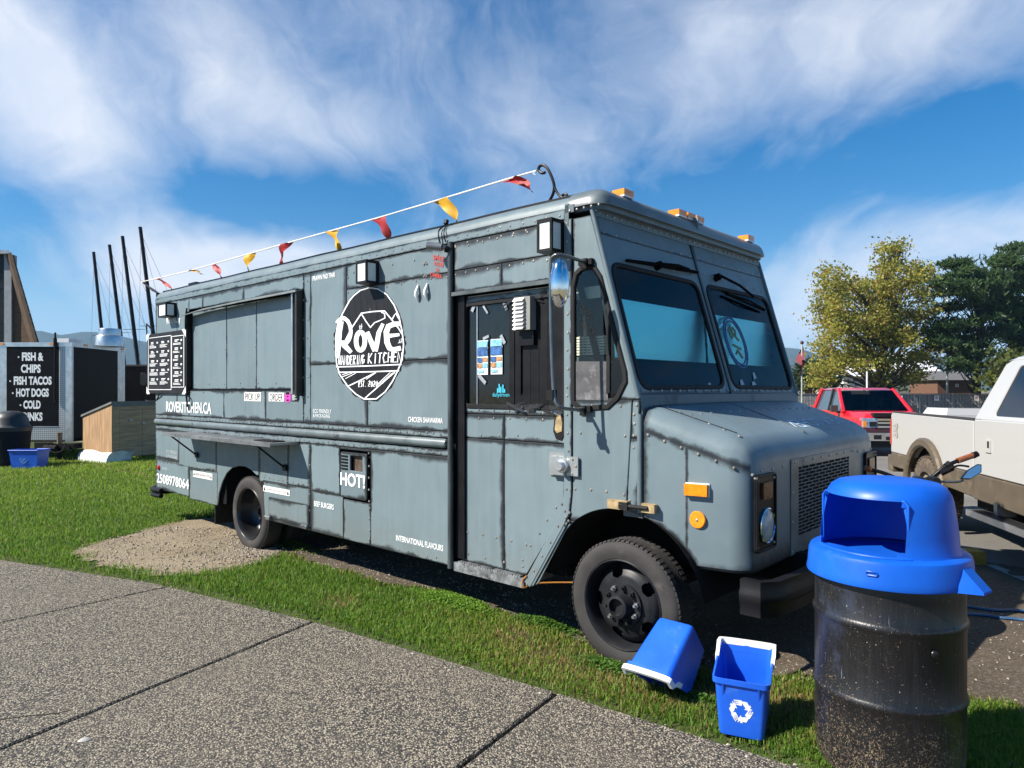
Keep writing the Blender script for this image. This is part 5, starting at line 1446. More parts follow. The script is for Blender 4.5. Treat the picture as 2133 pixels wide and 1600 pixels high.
# rivet rows on the hood, seam strips
for i in range(7):
    x = 0.19 + i * 0.095; RV.append((Vector((x, 0.004 + (x - .165) * .185 - 0.001, 1.445 - x * .335 - .0)), (0, -1, 0)))
for i in range(14): RV.append((Vector((XF + .0005, 0.24 + i * .15, 1.20 + (.0 if 3 < i < 11 else 0))), (1, 0, 0)))
bm = bmesh.new()
for a, b_ in (((0.19, 1.05), (0.60, 1.05)),):
    pass
bm.free()
def hood_top(x, y):
    k = max(0, 1 - ((y - W_ / 2) / (W_ / 2 - .12)) ** 2)
    return 1.548 - (x - 0.165) * (0.196 / 0.587) + 0.010 * k * min(1, max(0, (0.73 - x) / .22))
bm = bmesh.new()
ys_ = 1.06
pts = [(0.18 + i * .05, ys_, hood_top(0.18 + i * .05, ys_) + .002) for i in range(11)]
for p, q in zip(pts, pts[1:]): hexa(bm, [(p[0], p[1] - .012, p[2] - .01), (q[0], q[1] - .012, q[2] - .01), (q[0], q[1] + .012, q[2] - .01), (p[0], p[1] + .012, p[2] - .01), (p[0], p[1] - .012, p[2] + .002), (q[0], q[1] - .012, q[2] + .002), (q[0], q[1] + .012, q[2] + .002), (p[0], p[1] + .012, p[2] + .002)])
fin('hood_seam', bm, mat('pillar_paint', GREY), truck, smooth=True)
bm = bmesh.new(); pts = [(.175 + i * .055, .150 + i * .0115) for i in range(9)]; tube(bm, [(x, y, hood_top(x, y) - .002) for x, y in pts], .006, 6); fin('hood_seam', bm, BLACK, truck, smooth=True)
for i in range(16): y = 0.25 + i * .125; RV.append((Vector((0.33, y, hood_top(0.33, y) + .001)), (.3, 0, 1)))
for i in range(6): x = .2 + i * .09; RV.append((Vector((x, .20, hood_top(x, .20) + .001)), (.3, -.3, 1)))
# mirrored hood lettering, letters stand towards the windscreen
Vt, Ft = text2d('ROVE KITCHEN', 0.0)
mn, mx_ = Vt.min(0), Vt.max(0); Nn = (Vt - mn) / (mx_ - mn)
pts = []
def HT(px, py):
    z = 1.46
    for _ in range(6):
        q = TF.hit(px, py, (.33, 0, 1), (.45, 0, 1.47))
    return q
qa, qb = HT(1640, 893), HT(1782, 872)
ya, yb = 1.06, 2.26; xb0 = 0.635; xb1 = 0.53
print('hoodtext', qa, qb, HT(1700, 870), HT(1700, 895))
for a, b_ in Nn:
    y = ya + (yb - ya) * (1 - a); x = xb0 + (xb1 - xb0) * b_; ok_, hp_, hn_, _ = hood.ray_cast(Vector((x, y, 2)), Vector((0, 0, -1))); pts.append(tuple(hp_ + hn_ * .003) if ok_ else (x, y, hood_top(x, y) + .004))
me = bpy.data.meshes.new('hood_lettering'); me.from_pydata(pts, [], Ft); obj('hood_lettering', me, mat('blue_white_print', (0.62, 0.74, 0.86), 0.5), truck)
bm = bmesh.new(); q = HT(1492, 908); x, y = q[0], 0.09; z = hood_top(x, .2) - .055
hexa(bm, [(x - .03, y - .02, z - .02), (x + .01, y - .02, z - .035), (x + .02, y + .02, z - .01), (x - .02, y + .02, z + .005), (x - .03, y - .022, z - .017), (x + .01, y - .022, z - .03), (x + .02, y + .018, z - .004), (x - .02, y + .018, z + .011)])
bm.free()
# cowl between windscreen foot and hood
bm = bmesh.new()
hexa(bm, [(0.02, 0.0135, 1.40), (0.17, 0.016, 1.40), (0.17, W_ - .016, 1.40), (0.02, W_ - .0135, 1.40), (0.02, .0135, 1.612), (0.128, .016, 1.612), (0.128, W_ - .016, 1.612), (.02, W_ - .0135, 1.612)])
hexa(bm, [(0.02, 0.0135, 0.9), (0.15, 0.016, 0.9), (0.15, W_ - .016, 0.9), (0.02, W_ - .0135, 0.9), (0.02, .0135, 1.399), (0.15, .016, 1.399), (0.15, W_ - .016, 1.399), (.02, W_ - .0135, 1.399)])
fin('cowl', bm, mat('cowl_paint', (0.10, 0.125, 0.135), 0.42, var=0.2, dirt=(.012, .012, .014), dirt_amt=.2), truck)
bm = bmesh.new(); cyl(bm, (0.135, 0.012, 0.93), (0.135, 0.012, 1.50), 0.018, n=10); fin('cab_corner', bm, mat('pillar_paint', GREY), truck, smooth=True)

# --- nose: grille, lamps, side lamps, latch, bumper
NF = lambda off=0.0: (lambda u, v, dp: (XF - dp - off, u, v))
def NP(px, py): q = TF.hit(px, py, (1, 0, 0), (XF, 0, 0)); return (q[1], q[2])
gu0, gv1 = NP(1661, 972); gu1, _ = NP(1767, 950); gv0 = NP(1660, 1117)[1]
print('grille', gu0, gu1, gv0, gv1)
gl, gh = [], []
nr = 20; ph_ = (gv1 - gv0) / nr; nw = 8; pw_ = (gu1 - gu0) / nw
for r in range(nr):
    sh = 0.5 if r % 2 else 0.0
    for cI in range(nw + (1 if sh else 0)):
        a = gu0 + (cI - sh) * pw_ + .005; b_ = a + pw_ - .010; a, b_ = max(a, gu0 + .002), min(b_, gu1 - .002)
        if b_ - a < .012: continue
        z = gv0 + r * ph_; gh.append(rect(a, b_, z + ph_ * .12, z + ph_ * .86))
gp = plate('grille', rect(gu0 - .11, gu1 + .11, gv0 - .10, gv1 + .05), NF(-0.006), 0.006, mat('nose_paint', (0.16, 0.195, 0.21), 0.38, 0.0, var=0.25, scale=4, dirt=(0.02, 0.02, 0.02), dirt_amt=0.2, dscale=3), truck, holes=gh, bev=0.001, gap=0)
bm = bmesh.new(); box(bm, XF + .0005, XF + .002, gu0 - .01, gu1 + .01, gv0 - .02, gv1 + .02); fin('grille_backing', bm, DARKIN, gp)
nF = NF(-0.006)
for u in (gu0 - .09, gu1 + .09): rivf(u, gv0 - .08, u, gv1 + .03, .14, nF, (1, 0, 0))
rivf(gu0 - .05, gv1 + .03, gu1 + .05, gv1 + .03, .13, nF, (1, 0, 0))
bz = [NP(*p) for p in ((1579, 1151), (1620, 1137), (1622, 983), (1579, 990))]; print('bezel', bz, [NP(*p) for p in ((1795, 939), (1821, 937))])
for u0, u1 in ((0.150, 0.405), (W_ - 0.405, W_ - 0.150)):
    z0_, z1_ = NP(1579, 1151)[1], NP(1579, 989)[1]
    bez = plate('headlight', rounded(rect(u0, u1, z0_, z1_), .03), NF(-0.012), .014, BLACK, truck, bev=.004, gap=0)
    ring_plate('headlight_rim', rect(u0, u1, z0_, z1_), .03, .014, NF(-.022), BLACK, bez, .012)
    uc = (u0 + u1) / 2
    Mx = Matrix.Translation((XF + .012, uc, z0_ + .135)) @ Matrix.Rotation(R(90), 4, 'Y')
    bm = bmesh.new(); lathe(bm, [(0.098, 0), (0.098, .012), (.092, .016), (.088, .010)], 28, Mx); fin('lamp_ring', bm, CHROME, bez, smooth=True)
    bm = bmesh.new(); lathe(bm, [(0.0, .002), (.05, .004), (.089, .008)], 28, Mx); fin('reflector', bm, mat('reflector', (0.82, 0.90, 0.99), 0.6, 0.0, bump=0.3, bscale=50), bez, smooth=True)
    bm = bmesh.new(); lathe(bm, [(0.0, .030), (.05, .025), (.090, .010)], 28, Mx); fin('lens', bm, glass('lamp_glass', (0.95, 0.97, 1.0), 1.0, 0.05), bez, smooth=True)
    bm = bmesh.new(); box(bm, XF + .013, XF + .026, uc - .06, uc + .06, z1_ - .135, z1_ - .045); fin('turn_signal', bm, AMBERD, bez, bev=.004)
    for a in (u0 + .02, u1 - .02):
        for z in (z0_ + .03, z1_ - .03): RV.append((Vector((XF + .013, a, z)), (1, 0, 0)))
def hood_side_y(x): return 0.004 + (x - .165) * (.111 / (XF - .165))
q = S(1453, 1021, .07); y_ = 0.004 + (q[0] - .165) * .171
bm = bmesh.new(); x0, x1 = S(1432, 1020, .06)[0], S(1475, 1020, .06)[0]; zc_ = SZ(1453, 1020, .06); yy0 = hood_side_y((x0 + x1) / 2)
ya_, yb2 = hood_side_y(x0), hood_side_y(x1); hexa(bm, [(x0, ya_ - .03, zc_ - .032), (x1, yb2 - .03, zc_ - .032), (x1, yb2 - .005, zc_ - .032), (x0, ya_ - .005, zc_ - .032), (x0, ya_ - .03, zc_ + .032), (x1, yb2 - .03, zc_ + .032), (x1, yb2 - .005, zc_ + .032), (x0, ya_ - .005, zc_ + .032)]); sl = fin('side_marker', bm, AMBER, truck, bev=.011, seg=3)
bm = bmesh.new(); hexa(bm, [(x0 - .004, ya_ - .008, zc_ - .036), (x1 + .004, yb2 - .008, zc_ - .036), (x1 + .004, yb2 + .004, zc_ - .036), (x0 - .004, ya_ + .004, zc_ - .036), (x0 - .004, ya_ - .008, zc_ + .036), (x1 + .004, yb2 - .008, zc_ + .036), (x1 + .004, yb2 + .004, zc_ + .036), (x0 - .004, ya_ + .004, zc_ + .036)]); fin('lamp_base', bm, WSTK, sl, bev=.004)
q = S(1453, 1083, .06); yy0 = hood_side_y(q[0])
bm = bmesh.new(); Mx = Matrix.Translation((q[0], yy0 + .002, q[1])) @ Matrix.Rotation(R(90), 4, 'X'); lathe(bm, [(0, .012), (.044, .012), (.048, .008), (.048, 0)], 28, Mx); rf = fin('reflector', bm, AMBER, truck, smooth=True)
bm = bmesh.new(); lathe(bm, [(0, .018), (.007, .016), (.008, .012)], 10, Mx); fin('screw', bm, ALU, rf)
bm = bmesh.new(); x0, x1 = S(1272, 1050)[0], S(1312, 1050)[0]; z = SZ(1290, 1050); box(bm, x0, x1, -.035, -.003, z - .026, z + .026); x2, x3 = S(1338, 1051)[0], S(1367, 1051)[0]; box(bm, x2 + .005, x3, -.022, .012, z - .026, z + .024)
la = fin('hood_latch', bm, TAN, truck, bev=.012, seg=3)
bm = bmesh.new(); tube(bm, [(x1 - .05, -.036, z + .005), (x1 + .02, -.030, z), (x2 + .05, -.024, z)], .012, 8); box(bm, x1 - .05, x1 + .01, -.045, -.025, z - .02, z + .02); fin('latch_strap', bm, RUBBER, la)
bm = bmesh.new()
bp = [(0.72, .05), (0.83, 0.05), (.895, 0.13), (.92, 0.40), (.925, W_ / 2)]
bp = bp + [(x, W_ - y) for x, y in bp[-2::-1]]
zz0, zz1 = 0.465, 0.65
prof = [(-.035, zz0 + .02), (0.0, zz0), (.0, zz0 + .06), (.012, zz0 + .075), (.012, zz1 - .07), (0, zz1 - .05), (0, zz1), (-.05, zz1 + .0), (-.05, zz0 + .02)]
rows = []
for i, (x, y) in enumerate(bp):
    p = Vector(bp[max(i - 1, 0)]); q = Vector(bp[min(i + 1, len(bp) - 1)]); n_ = Vector(((q - p).y, -(q - p).x)).normalized()
    rows.append([bm.verts.new((x + n_.x * o_, y + n_.y * o_, z)) for o_, z in prof])
for a, b_ in zip(rows, rows[1:]):
    for i in range(len(prof) - 1): bm.faces.new((a[i], a[i + 1], b_[i + 1], b_[i]))
bm.faces.new(rows[0]); bm.faces.new(rows[-1])
fin('front_bumper', bm, mat('bumper_black', (0.02, 0.02, 0.022)), truck, bev=.006, smooth=True)

# --- running gear
bm = bmesh.new()
for y in (0.75, 1.67): box(bm, -6.6, 0.84, y - .04, y + .04, .50, .68)
box(bm, -3.6, -2.0, .35, 1.2, .40, .60); cyl(bm, (0, .2, .39), (0, W_ - .2, .39), .05, n=10); cyl(bm, (-4.525, .2, .40), (-4.525, W_ - .2, .40), .07, n=10); lathe(bm, [(0, -.2), (.16, -.1), (.16, .1), (0, .2)], 12, Matrix.Translation((-4.525, 1.21, .4)) @ Matrix.Rotation(R(90), 4, 'Y'))
box(bm, .2, .66, .3, W_ - .3, .60, .85)
fin('chassis', bm, CHASSIS, truck)
def wheel(x, yc, face, dual=False):
    """face=-1 near side"""
    rt, wt = 0.378, 0.2
    Mx = Matrix.Translation((x, yc, rt - .010)) @ Matrix.Rotation(R(90) * (1 if face < 0 else -1), 4, 'X')      # local +Z points outwards
    bm = bmesh.new()
    prof = [(.268, .076), (.272, .092), (.296, .098), (.330, .0995), (.352, .092), (.368, .080), (.3785, .062), (.3795, .02), (.376, .0), (.3795, -.02), (.3785, -.062), (.368, -.080), (.352, -.092), (.330, -.0995), (.296, -.098), (.272, -.092), (.268, -.076)]
    lathe(bm, prof, 56, Mx)
    tread = [f_ for f_ in bm.faces if (lambda c_: math.hypot(c_.x, c_.y) > .37 and abs(c_.z) > .015)(Mx.inverted() @ f_.calc_center_median())]
    ww = bpy.data.objects.new('wheel', None); 
    ty = fin('wheel', bm, TYRE, truck, smooth=True); bpy.data.objects.remove(ww)
    # shoulder blocks
    bm = bmesh.new()
    for i in range(72):
        a = 2 * math.pi * i / 72
        for s_ in (1, -1):
            u = Vector((math.cos(a), math.sin(a), 0)); v_ = Vector((-math.sin(a), math.cos(a), 0)); c0 = u * .3785 + Vector((0, 0, s_ * .060))
            pts = [c0 + v_ * p + Vector((0, 0, q)) + u * r for p, q, r in ((-.011, -.02, -.004), (.011, -.02, -.004), (.011, .022 if s_ > 0 else .02, -.006), (-.011, .022 if s_ > 0 else .02, -.006), (-.010, -.02, .004), (.010, -.02, .004), (.010, .018, .002), (-.010, .018, .002))]
            hexa(bm, [Mx @ p for p in pts])
    fin('tread_blocks', bm, TYRE, ty)['kind'] = 'stuff'
    bm = bmesh.new()
    if not dual:
        lathe(bm, [(.271, .088), (.262, .096), (.254, .088), (.246, .055), (.243, -.03), (.235, -.035)], 48, Mx)
        rim = fin('rim', bm, RIMB, ty, smooth=True)
        # pressed disc with five round hand holes
        bm = bmesh.new()
        nseg = 150; rads = [.243, .234, .226, .219, .212, .205, .198, .191, .184, .177, .170, .163, .156, .149, .142, .135, .130, .118, .116]
        zf = lambda r: float(np.interp(r, [.116, .1165, .118, .130, .165, .20, .225, .243], [.045, .06, .070, .066, .060, .042, .015, -.02]))
        rows = [[bm.verts.new(Mx @ Vector((r * math.cos(2 * math.pi * i / nseg), r * math.sin(2 * math.pi * i / nseg), zf(r)))) for i in range(nseg)] for r in rads]
        for k in range(len(rads) - 1):
            rm = (rads[k] + rads[k + 1]) / 2
            for i in range(nseg):
                am = ((i + .5) % 30 - 15) * 2 * math.pi / nseg
                if (rm * am / .040) ** 2 + ((rm - .190) / .033) ** 2 < 1: continue
                bm.faces.new((rows[k][i], rows[k][(i + 1) % nseg], rows[k + 1][(i + 1) % nseg], rows[k + 1][i]))
        fin('wheel_disc', bm, RIMB, ty, smooth=True, normals=True)
        bm = bmesh.new(); lathe(bm, [(.0, .03), (.235, .005)], 40, Mx @ Matrix.Translation((0, 0, -.045))); fin('brake_drum', bm, CHASSIS, ty, normals=False)
        hz = .07
    else:
        lathe(bm, [(.271, .088), (.262, .098), (.252, .088), (.246, .04), (.240, -.06), (.215, -.09), (.18, -.11), (.0, -.115)], 48, Mx)
        rim = fin('rim', bm, mat('rim_grey', (0.035, 0.036, 0.040), 0.3, 0.3, var=.25), ty, smooth=True)
        hz = -.11
    bm = bmesh.new()
    lathe(bm, [(.130, hz), (.128, hz + .012), (.085, hz + .016), (.070, hz + .05), (.066, hz + .075), (.050, hz + .080), (.048, hz + .045), (.0, hz + .04)], 28, Mx)
    fin('hub', bm, RIMB, ty, smooth=True)
    for i in range(10):
        a = 2 * math.pi * (i + .3) / 10; bm = bmesh.new(); c0 = Vector((.105 * math.cos(a), .105 * math.sin(a), hz + .010))
        cyl(bm, Mx @ c0, Mx @ (c0 + Vector((0, 0, .022))), .016, n=6); cyl(bm, Mx @ (c0 + Vector((0, 0, .022))), Mx @ (c0 + Vector((0, 0, .040))), .009, n=8)
        fin('wheel_nut', bm, RIMB if i % 3 else STEEL, ty)
    return ty
wheel(0.0, 0.115, -1); wheel(0.0, W_ - .115, 1)
wheel(-4.545, 0.11, -1, True); wheel(-4.545, W_ - .11, 1, True); wheel(-4.545, 0.40, -1, True); wheel(-4.545, W_ - .40, 1, True)

# --- wall lamps
def wall_lamp(pxl, pxr, pyt, pyb):
    x0, x1 = S(pxl, 800, -.12)[0], S(pxr, 800, -.12)[0]; zt_, zb_ = SZ(pxl, pyt, -.12), SZ(pxl, pyb, -.12)
    xa = x1 - 0.02; wd = max(.12, (x1 - x0))
    y0_, y1_ = -.125, -.012
    bm = bmesh.new()
    box(bm, x0, x0 + wd, y0_, y1_, zt_ - .012, zt_ + .010); box(bm, x0, x0 + wd, y0_, y1_, zb_, zb_ + .018); box(bm, x0, x0 + wd, y1_, -.001, zb_, zt_ + .010)
    for xx_ in (x0, x0 + wd - .016):
        box(bm, xx_, xx_ + .016, y0_, y0_ + .016, zb_ + .0181, zt_ - .0121); box(bm, xx_, xx_ + .016, y1_ - .016, y1_ - .0005, zb_ + .0181, zt_ - .0121)
    lm = fin('wall_lamp', bm, mat('lamp_frame', (0.018, 0.016, 0.016), 0.4, var=.2), truck)
    bm = bmesh.new(); box(bm, x0 + .006, x0 + wd - .006, y0_ + .006, y1_ - .002, zb_ + .019, zt_ - .013); fin('lamp_pane', bm, mat('frosted_pane', (0.66, 0.70, 0.70), 0.25, var=.05), lm)
wall_lamp(1119, 1146, 462, 527); wall_lamp(742, 764, 547, 592); wall_lamp(330, 346, 634, 662)
# --- security camera with cable
x, z = S(913, 515, -.08); bm = bmesh.new(); cyl(bm, (x - .075, -.12, z + .015), (x + .02, -.06, z), .028, n=14); cyl(bm, (x + .02, -.06, z), (x + .045, -.03, z - .01), .018, n=10)
scm = fin('security_camera', bm, mat('camera_silver', (0.30, 0.31, 0.32), .3, .6), truck, smooth=True)
bm = bmesh.new(); cyl(bm, (x + .03, -.045, z - .01), (x + .06, -.001, z - .015), .026, n=12); tube(bm, smooth_path([S(921, 510) and (S(921, 510)[0], -.015, SZ(921, 510)), (S(920, 495)[0], -.03, SZ(920, 495)), (S(917, 480)[0], -.01, SZ(917, 480)), (S(919, 469)[0], .05, 2.87)], 5), .006, 6); tube(bm, smooth_path([(S(931, 505)[0], -.012, SZ(931, 505)), (S(930, 490)[0], -.025, SZ(930, 490)), (S(926, 478)[0], 0.0, SZ(926, 478)), (S(921, 470)[0], .05, 2.875)], 5), .005, 6)
cyl(bm, (S(920, 469)[0], .04, 2.87), (S(920, 469)[0], .05, 2.90), .018, n=8); fin('camera_cable', bm, BLACK, scm)
for px, py in ((886, 550), (886, 576)):
    q = S(px, py)
    for k in range(3): RV.append((Vector((q[0] + .015 * (k - 1), -.002, q[1] + (.012 if k == 1 else 0))), (0, -1, 0)))
# --- mirror on its tube arm
YM = -.27
arm = [(S(1226, 548)[0], -.02, SZ(1226, 548))] + [(*S(px, py, y)[:1], y, S(px, py, y)[1]) for px, py, y in ((1200, 540, -.14), (1168, 531, -.25), (1153, 534, YM), (1147, 548, YM), (1147, 600, YM), (1148, 690, YM), (1151, 780, YM), (1154, 820, YM), (1159, 840, YM), (1172, 850, YM + .03))] + [(S(1200, 853, -.12)[0], -.12, SZ(1200, 853, -.12)), (S(1222, 851)[0], -.015, SZ(1222, 851))]
bm = bmesh.new(); tube(bm, smooth_path(arm, 5), .011, 10); ma = fin('mirror_arm', bm, mat('arm_grey', (0.22, 0.24, 0.25), .3, .7, var=.2), truck, smooth=True)
for px, py in ((1224, 547), (1221, 852)): x, z = S(px, py); bm = bmesh.new(); box(bm, x - .05, x + .05, -.03, -.001, z - .018, z + .018); box(bm, x - .02, x + .02, -.04, -.0301, z - .04, z + .02); fin('arm_bracket', bm, BLACKM, ma, bev=.003)
x, z = S(1150, 823, YM)[0], SZ(1150, 823, YM); bm = bmesh.new(); box(bm, x - .03, x + .02, YM - .02, YM + .02, z - .03, z + .03); fin('arm_bracket', bm, BLACKM, ma, bev=.003)
ma_c = S(1165, 590, YM - .01); hm_ = (SZ(1165, 542, YM) - SZ(1165, 642, YM)) / 2
bm = bmesh.new(); lathe(bm, [(0, .030), (.45, .026), (.8, .015), (1, -.002), (1.03, -.008), (1.0, -.014), (0, -.016)], 28)
Mx = Matrix.Translation((ma_c[0] + .01, YM - .02, ma_c[1])) @ Matrix.Rotation(R(34), 4, 'Z') @ Matrix.Rotation(R(90), 4, 'X') @ Matrix.Diagonal((.055, hm_, 1.0, 1))
bm.transform(Mx); fin('mirror', bm, CHROME, ma, smooth=True)
# --- scroll hook for the bunting at the front corner of the roof
def C4(px, py): return (880 + px / 2.806, 330 + py / 2.806)
def hk(pts, y):
    o_ = []
    for px, py in pts: a, b_ = C4(px, py); q = S(a, b_, y); o_.append((q[0], y, q[1]))
    return smooth_path(o_, 5)
bm = bmesh.new(); YH = .10
tube(bm, hk([(717, 82), (700, 86), (682, 74), (680, 56), (692, 42), (712, 42), (735, 65), (756, 110), (770, 160), (764, 205), (742, 250)], YH), .010, 8); tube(bm, hk([(769, 160), (784, 195), (806, 222), (830, 234), (846, 226), (842, 212), (826, 210), (818, 220)], YH), .009, 8)
fin('bunting_hook', bm, BLACK, truck, smooth=True)
bm = bmesh.new()
def C1(px, py): return (0 + px / 2.857, 440 + py / 2.857)
for pl in ([(843, 418), (870, 440), (910, 465), (945, 490)], [(848, 418), (860, 428), (905, 470), (935, 485)]):
    o_ = []
    for px, py in pl: a, b_ = C1(px, py); q = S(a, b_, .12); o_.append((q[0], .12, q[1]))
    tube(bm, o_, .010, 6)
tube(bm, [(S(330, 618)[0] + .05, .05, 2.86), (XR + .02, .12, 2.80)], .01, 6)
fin('bunting_rod', bm, BLACK, truck)
# orange strap under the step
bm = bmesh.new(); o_ = [S(1098, 1199, -.01), S(1089, 1210, -.01), S(1092, 1224, -.01)]
tube(bm, smooth_path([(a, -.014, b_) for a, b_ in o_] + [(S(1110, 1228)[0], .1, .36), (-.35, .35, .37)], 5), .005, 6); fin('strap', bm, mat('orange_cord', (0.55, 0.22, 0.03), .7), truck)
# --- rivets, one mesh
bm = bmesh.new()
for p, n_ in RV:
    n_ = Vector(n_).normalized(); u, v_ = frame_of(n_); r = .0105
    a = [bm.verts.new(p + (u * math.cos(k * 1.0472) + v_ * math.sin(k * 1.0472)) * r - n_ * .001) for k in range(6)]
    b_ = [bm.verts.new(p + (u * math.cos(k * 1.0472) + v_ * math.sin(k * 1.0472)) * r * .62 + n_ * .0045) for k in range(6)]
    tp = bm.verts.new(p + n_ * .006)
    for k in range(6):
        bm.faces.new((a[k], a[(k + 1) % 6], b_[(k + 1) % 6], b_[k])); bm.faces.new((b_[k], b_[(k + 1) % 6], tp))
rv = fin('rivets', bm, RIVET, truck, smooth=True); rv['kind'] = 'stuff'
print('rivets', len(RV))
# ------------------------------------------------------------------ things near the truck
# --- bunting over the serving side
def C3(px, py): return (260 + px / 2.1765, 320 + py / 2.1765)
YB = 0.09
bunt = thing('bunting', 'string of red and yellow pennants stretched above the truck roof edge', 'bunting', tuple(TF.o), TF.rz)
FLAGR = mat('flag_red', (0.42, 0.018, 0.022), 0.6, var=0.15); FLAGY = mat('flag_yellow', (0.62, 0.33, 0.012), 0.6, var=0.15)
def B3(px, py, y=YB): a, b_ = C3(px, py); q = S(a, b_, y); return Vector((q[0], y, q[1]))
cpts = [(75, 582), (160, 563), (290, 532), (402, 501), (573, 452), (735, 406), (940, 349), (1150, 291), (1430, 208), (1740, 114), (1866, 78)]
bm = bmesh.new(); tube(bm, [B3(*p) for p in cpts], .006, 6); tube(bm, [B3(1866, 78), B3(1850, 90), B3(1862, 96)], .004, 5); tube(bm, [B3(75, 582), B3(80, 590)], .006, 5)
fin('cord', bm, mat('white_cord', (0.75, 0.74, 0.70), 0.8), bunt)
FL = [((135, 568), (160, 563), (215, 618), 0), ((275, 535), (303, 528), (350, 548), 1), ((388, 504), (415, 498), (447, 579), 0), ((552, 458), (595, 446), (563, 549), 1), ((713, 412), (758, 399), (712, 509), 0), ((915, 356), (960, 343), (975, 446), 1), ((1118, 300), (1185, 281), (1200, 401), 0), ((1392, 219), (1468, 197), (1510, 319), 1), ((1695, 129), (1782, 102), (1850, 176), 0)]
for k, (a, b_, tp, cI) in enumerate(FL):
    A, B, Tp = B3(*a), B3(*b_), B3(*tp, YB + 0.04)
    bm = bmesh.new(); n_ = 9; prev = None
    ctrl = (A + B) / 2 * 0.42 + Tp * 0.58 + Vector((0.05 if tp[0] > (a[0] + b_[0]) / 2 else -.04, -.03, .03))
    mid0 = (A + B) / 2
    for i in range(n_ + 1):
        s = i / n_
        c0 = mid0 * (1 - s) ** 2 + ctrl * 2 * s * (1 - s) + Tp * s * s
        wv = (B - A) * 0.5 * (1 - s) ** 0.9
        off = Vector((0, .022 * math.sin(s * 7 + k), 0))
        row = [bm.verts.new(c0 - wv + off), bm.verts.new(c0 + off * .3 + Vector((0, -.012 * math.sin(s * 5 + 2 * k), 0))), bm.verts.new(c0 + wv - off)]
        if prev:
            for j in range(2): bm.faces.new((prev[j], prev[j + 1], row[j + 1], row[j]))
        prev = row
    fin('pennant', bm, FLAGY if cI else FLAGR, bunt, smooth=True, normals=False)

# --- menu board
menu = thing('menu_board', 'black hanging menu banner with white frames lashed beside the serving window', 'menu board', tuple(TF.o), TF.rz)
YM_ = -0.03
M0, M1 = S(306, 822, YM_), S(387, 822, YM_)
mx0, mx1 = S(306, 750, YM_)[0], S(386.5, 750, YM_)[0]; mz0, mz1 = SZ(345, 820, YM_), SZ(345, 692, YM_)
MF = sideF(YM_)
plate('banner', rect(mx0, mx1, mz0, mz1), MF, .012, mat('banner_black', (0.022, 0.023, 0.028), .55, var=.25), menu, bev=.002, gap=0)
mw, mh = mx1 - mx0, mz1 - mz0
MP = lambda a, b_: (mx0 + mw * a, mz0 + mh * b_)
bm = bmesh.new()
def mr(a0, a1, b0, b1): p, q = MP(a0, b0), MP(a1, b1); box(bm, p[0], q[0], YM_ - .003, YM_ - .0012, p[1], q[1])
for a0, a1, b0, b1 in ((.04, .66, .06, .94), (.66, .97, .10, .92)):
    w_ = .012; mr(a0, a1, b0, b0 + .010); mr(a0, a1, b1 - .010, b1); mr(a0, a0 + w_, b0, b1); mr(a1 - w_, a1, b0, b1)
fin('frame_line', bm, WHITE, menu)
bm = bmesh.new()
for (a0, wd_, rows) in ((.08, .23, 5), (.36, .24, 5), (.70, .22, 6)):
    for r in range(rows):
        bt = .86 - r * (.76 / rows)
        for j in range(2): mr(a0 + .04, a0 + .04 + random.uniform(.06, .11), bt - .022 * j - .013, bt - .022 * j)
        mr(a0 + wd_ - .035, a0 + wd_, bt - .030, bt - .003)
        for j in range(3 if rows == 5 else 2):
            mr(a0, a0 + wd_ * random.uniform(.5, .98), bt - .055 - .018 * j - .009, bt - .055 - .018 * j)
fin('menu_print', bm, WHITE, menu)['kind'] = 'stuff'
bm = bmesh.new()
for a, b_ in ((.0, 0.0), (1, 0), (0, 1), (1, 1)):
    p = MP(a, b_); sx_, sz_ = (1 if a == 0 else -1), (1 if b_ == 0 else -1)
    vs = [bm.verts.new((p[0] + sx_ * q, YM_ - .002, p[1] + sz_ * r)) for q, r in ((-.01, -.01), (.10, -.005), (-.005, .09))]; bm.faces.new(vs)
fin('corner_tape', bm, WSTK, menu, normals=False)['kind'] = 'stuff'
bm = bmesh.new()
tr_ = MP(1, 1); br_ = MP(1, 0); tl_ = MP(0, 1); bl_ = MP(0, 0)
tube(bm, smooth_path([(tr_[0], YM_, tr_[1]), (tr_[0] + .05, YM_ - .02, tr_[1] + .12), (tr_[0] + .06, YM_ - .01, tr_[1] + .24)], 4), .010, 6)
tube(bm, smooth_path([(br_[0], YM_, br_[1]), (br_[0] + .07, YM_ - .02, br_[1] - .03), (br_[0] + .05, YM_, br_[1] - .15)], 4), .010, 6)
tube(bm, smooth_path([(tl_[0], YM_, tl_[1]), (tl_[0] + .02, YM_ - .01, tl_[1] + .12), (tl_[0] - .08, .0, tl_[1] + .14), (tl_[0] + .1, .0, tl_[1] + .05)], 4), .008, 6)
tube(bm, smooth_path([(bl_[0], YM_, bl_[1]), (bl_[0] - .03, YM_, bl_[1] - .09), (bl_[0] + .20, .0, bl_[1] - .09), (bl_[0] + .4, YM_, bl_[1])], 4), .008, 6)
fin('bungee', bm, BLACK, menu)['kind'] = 'stuff'

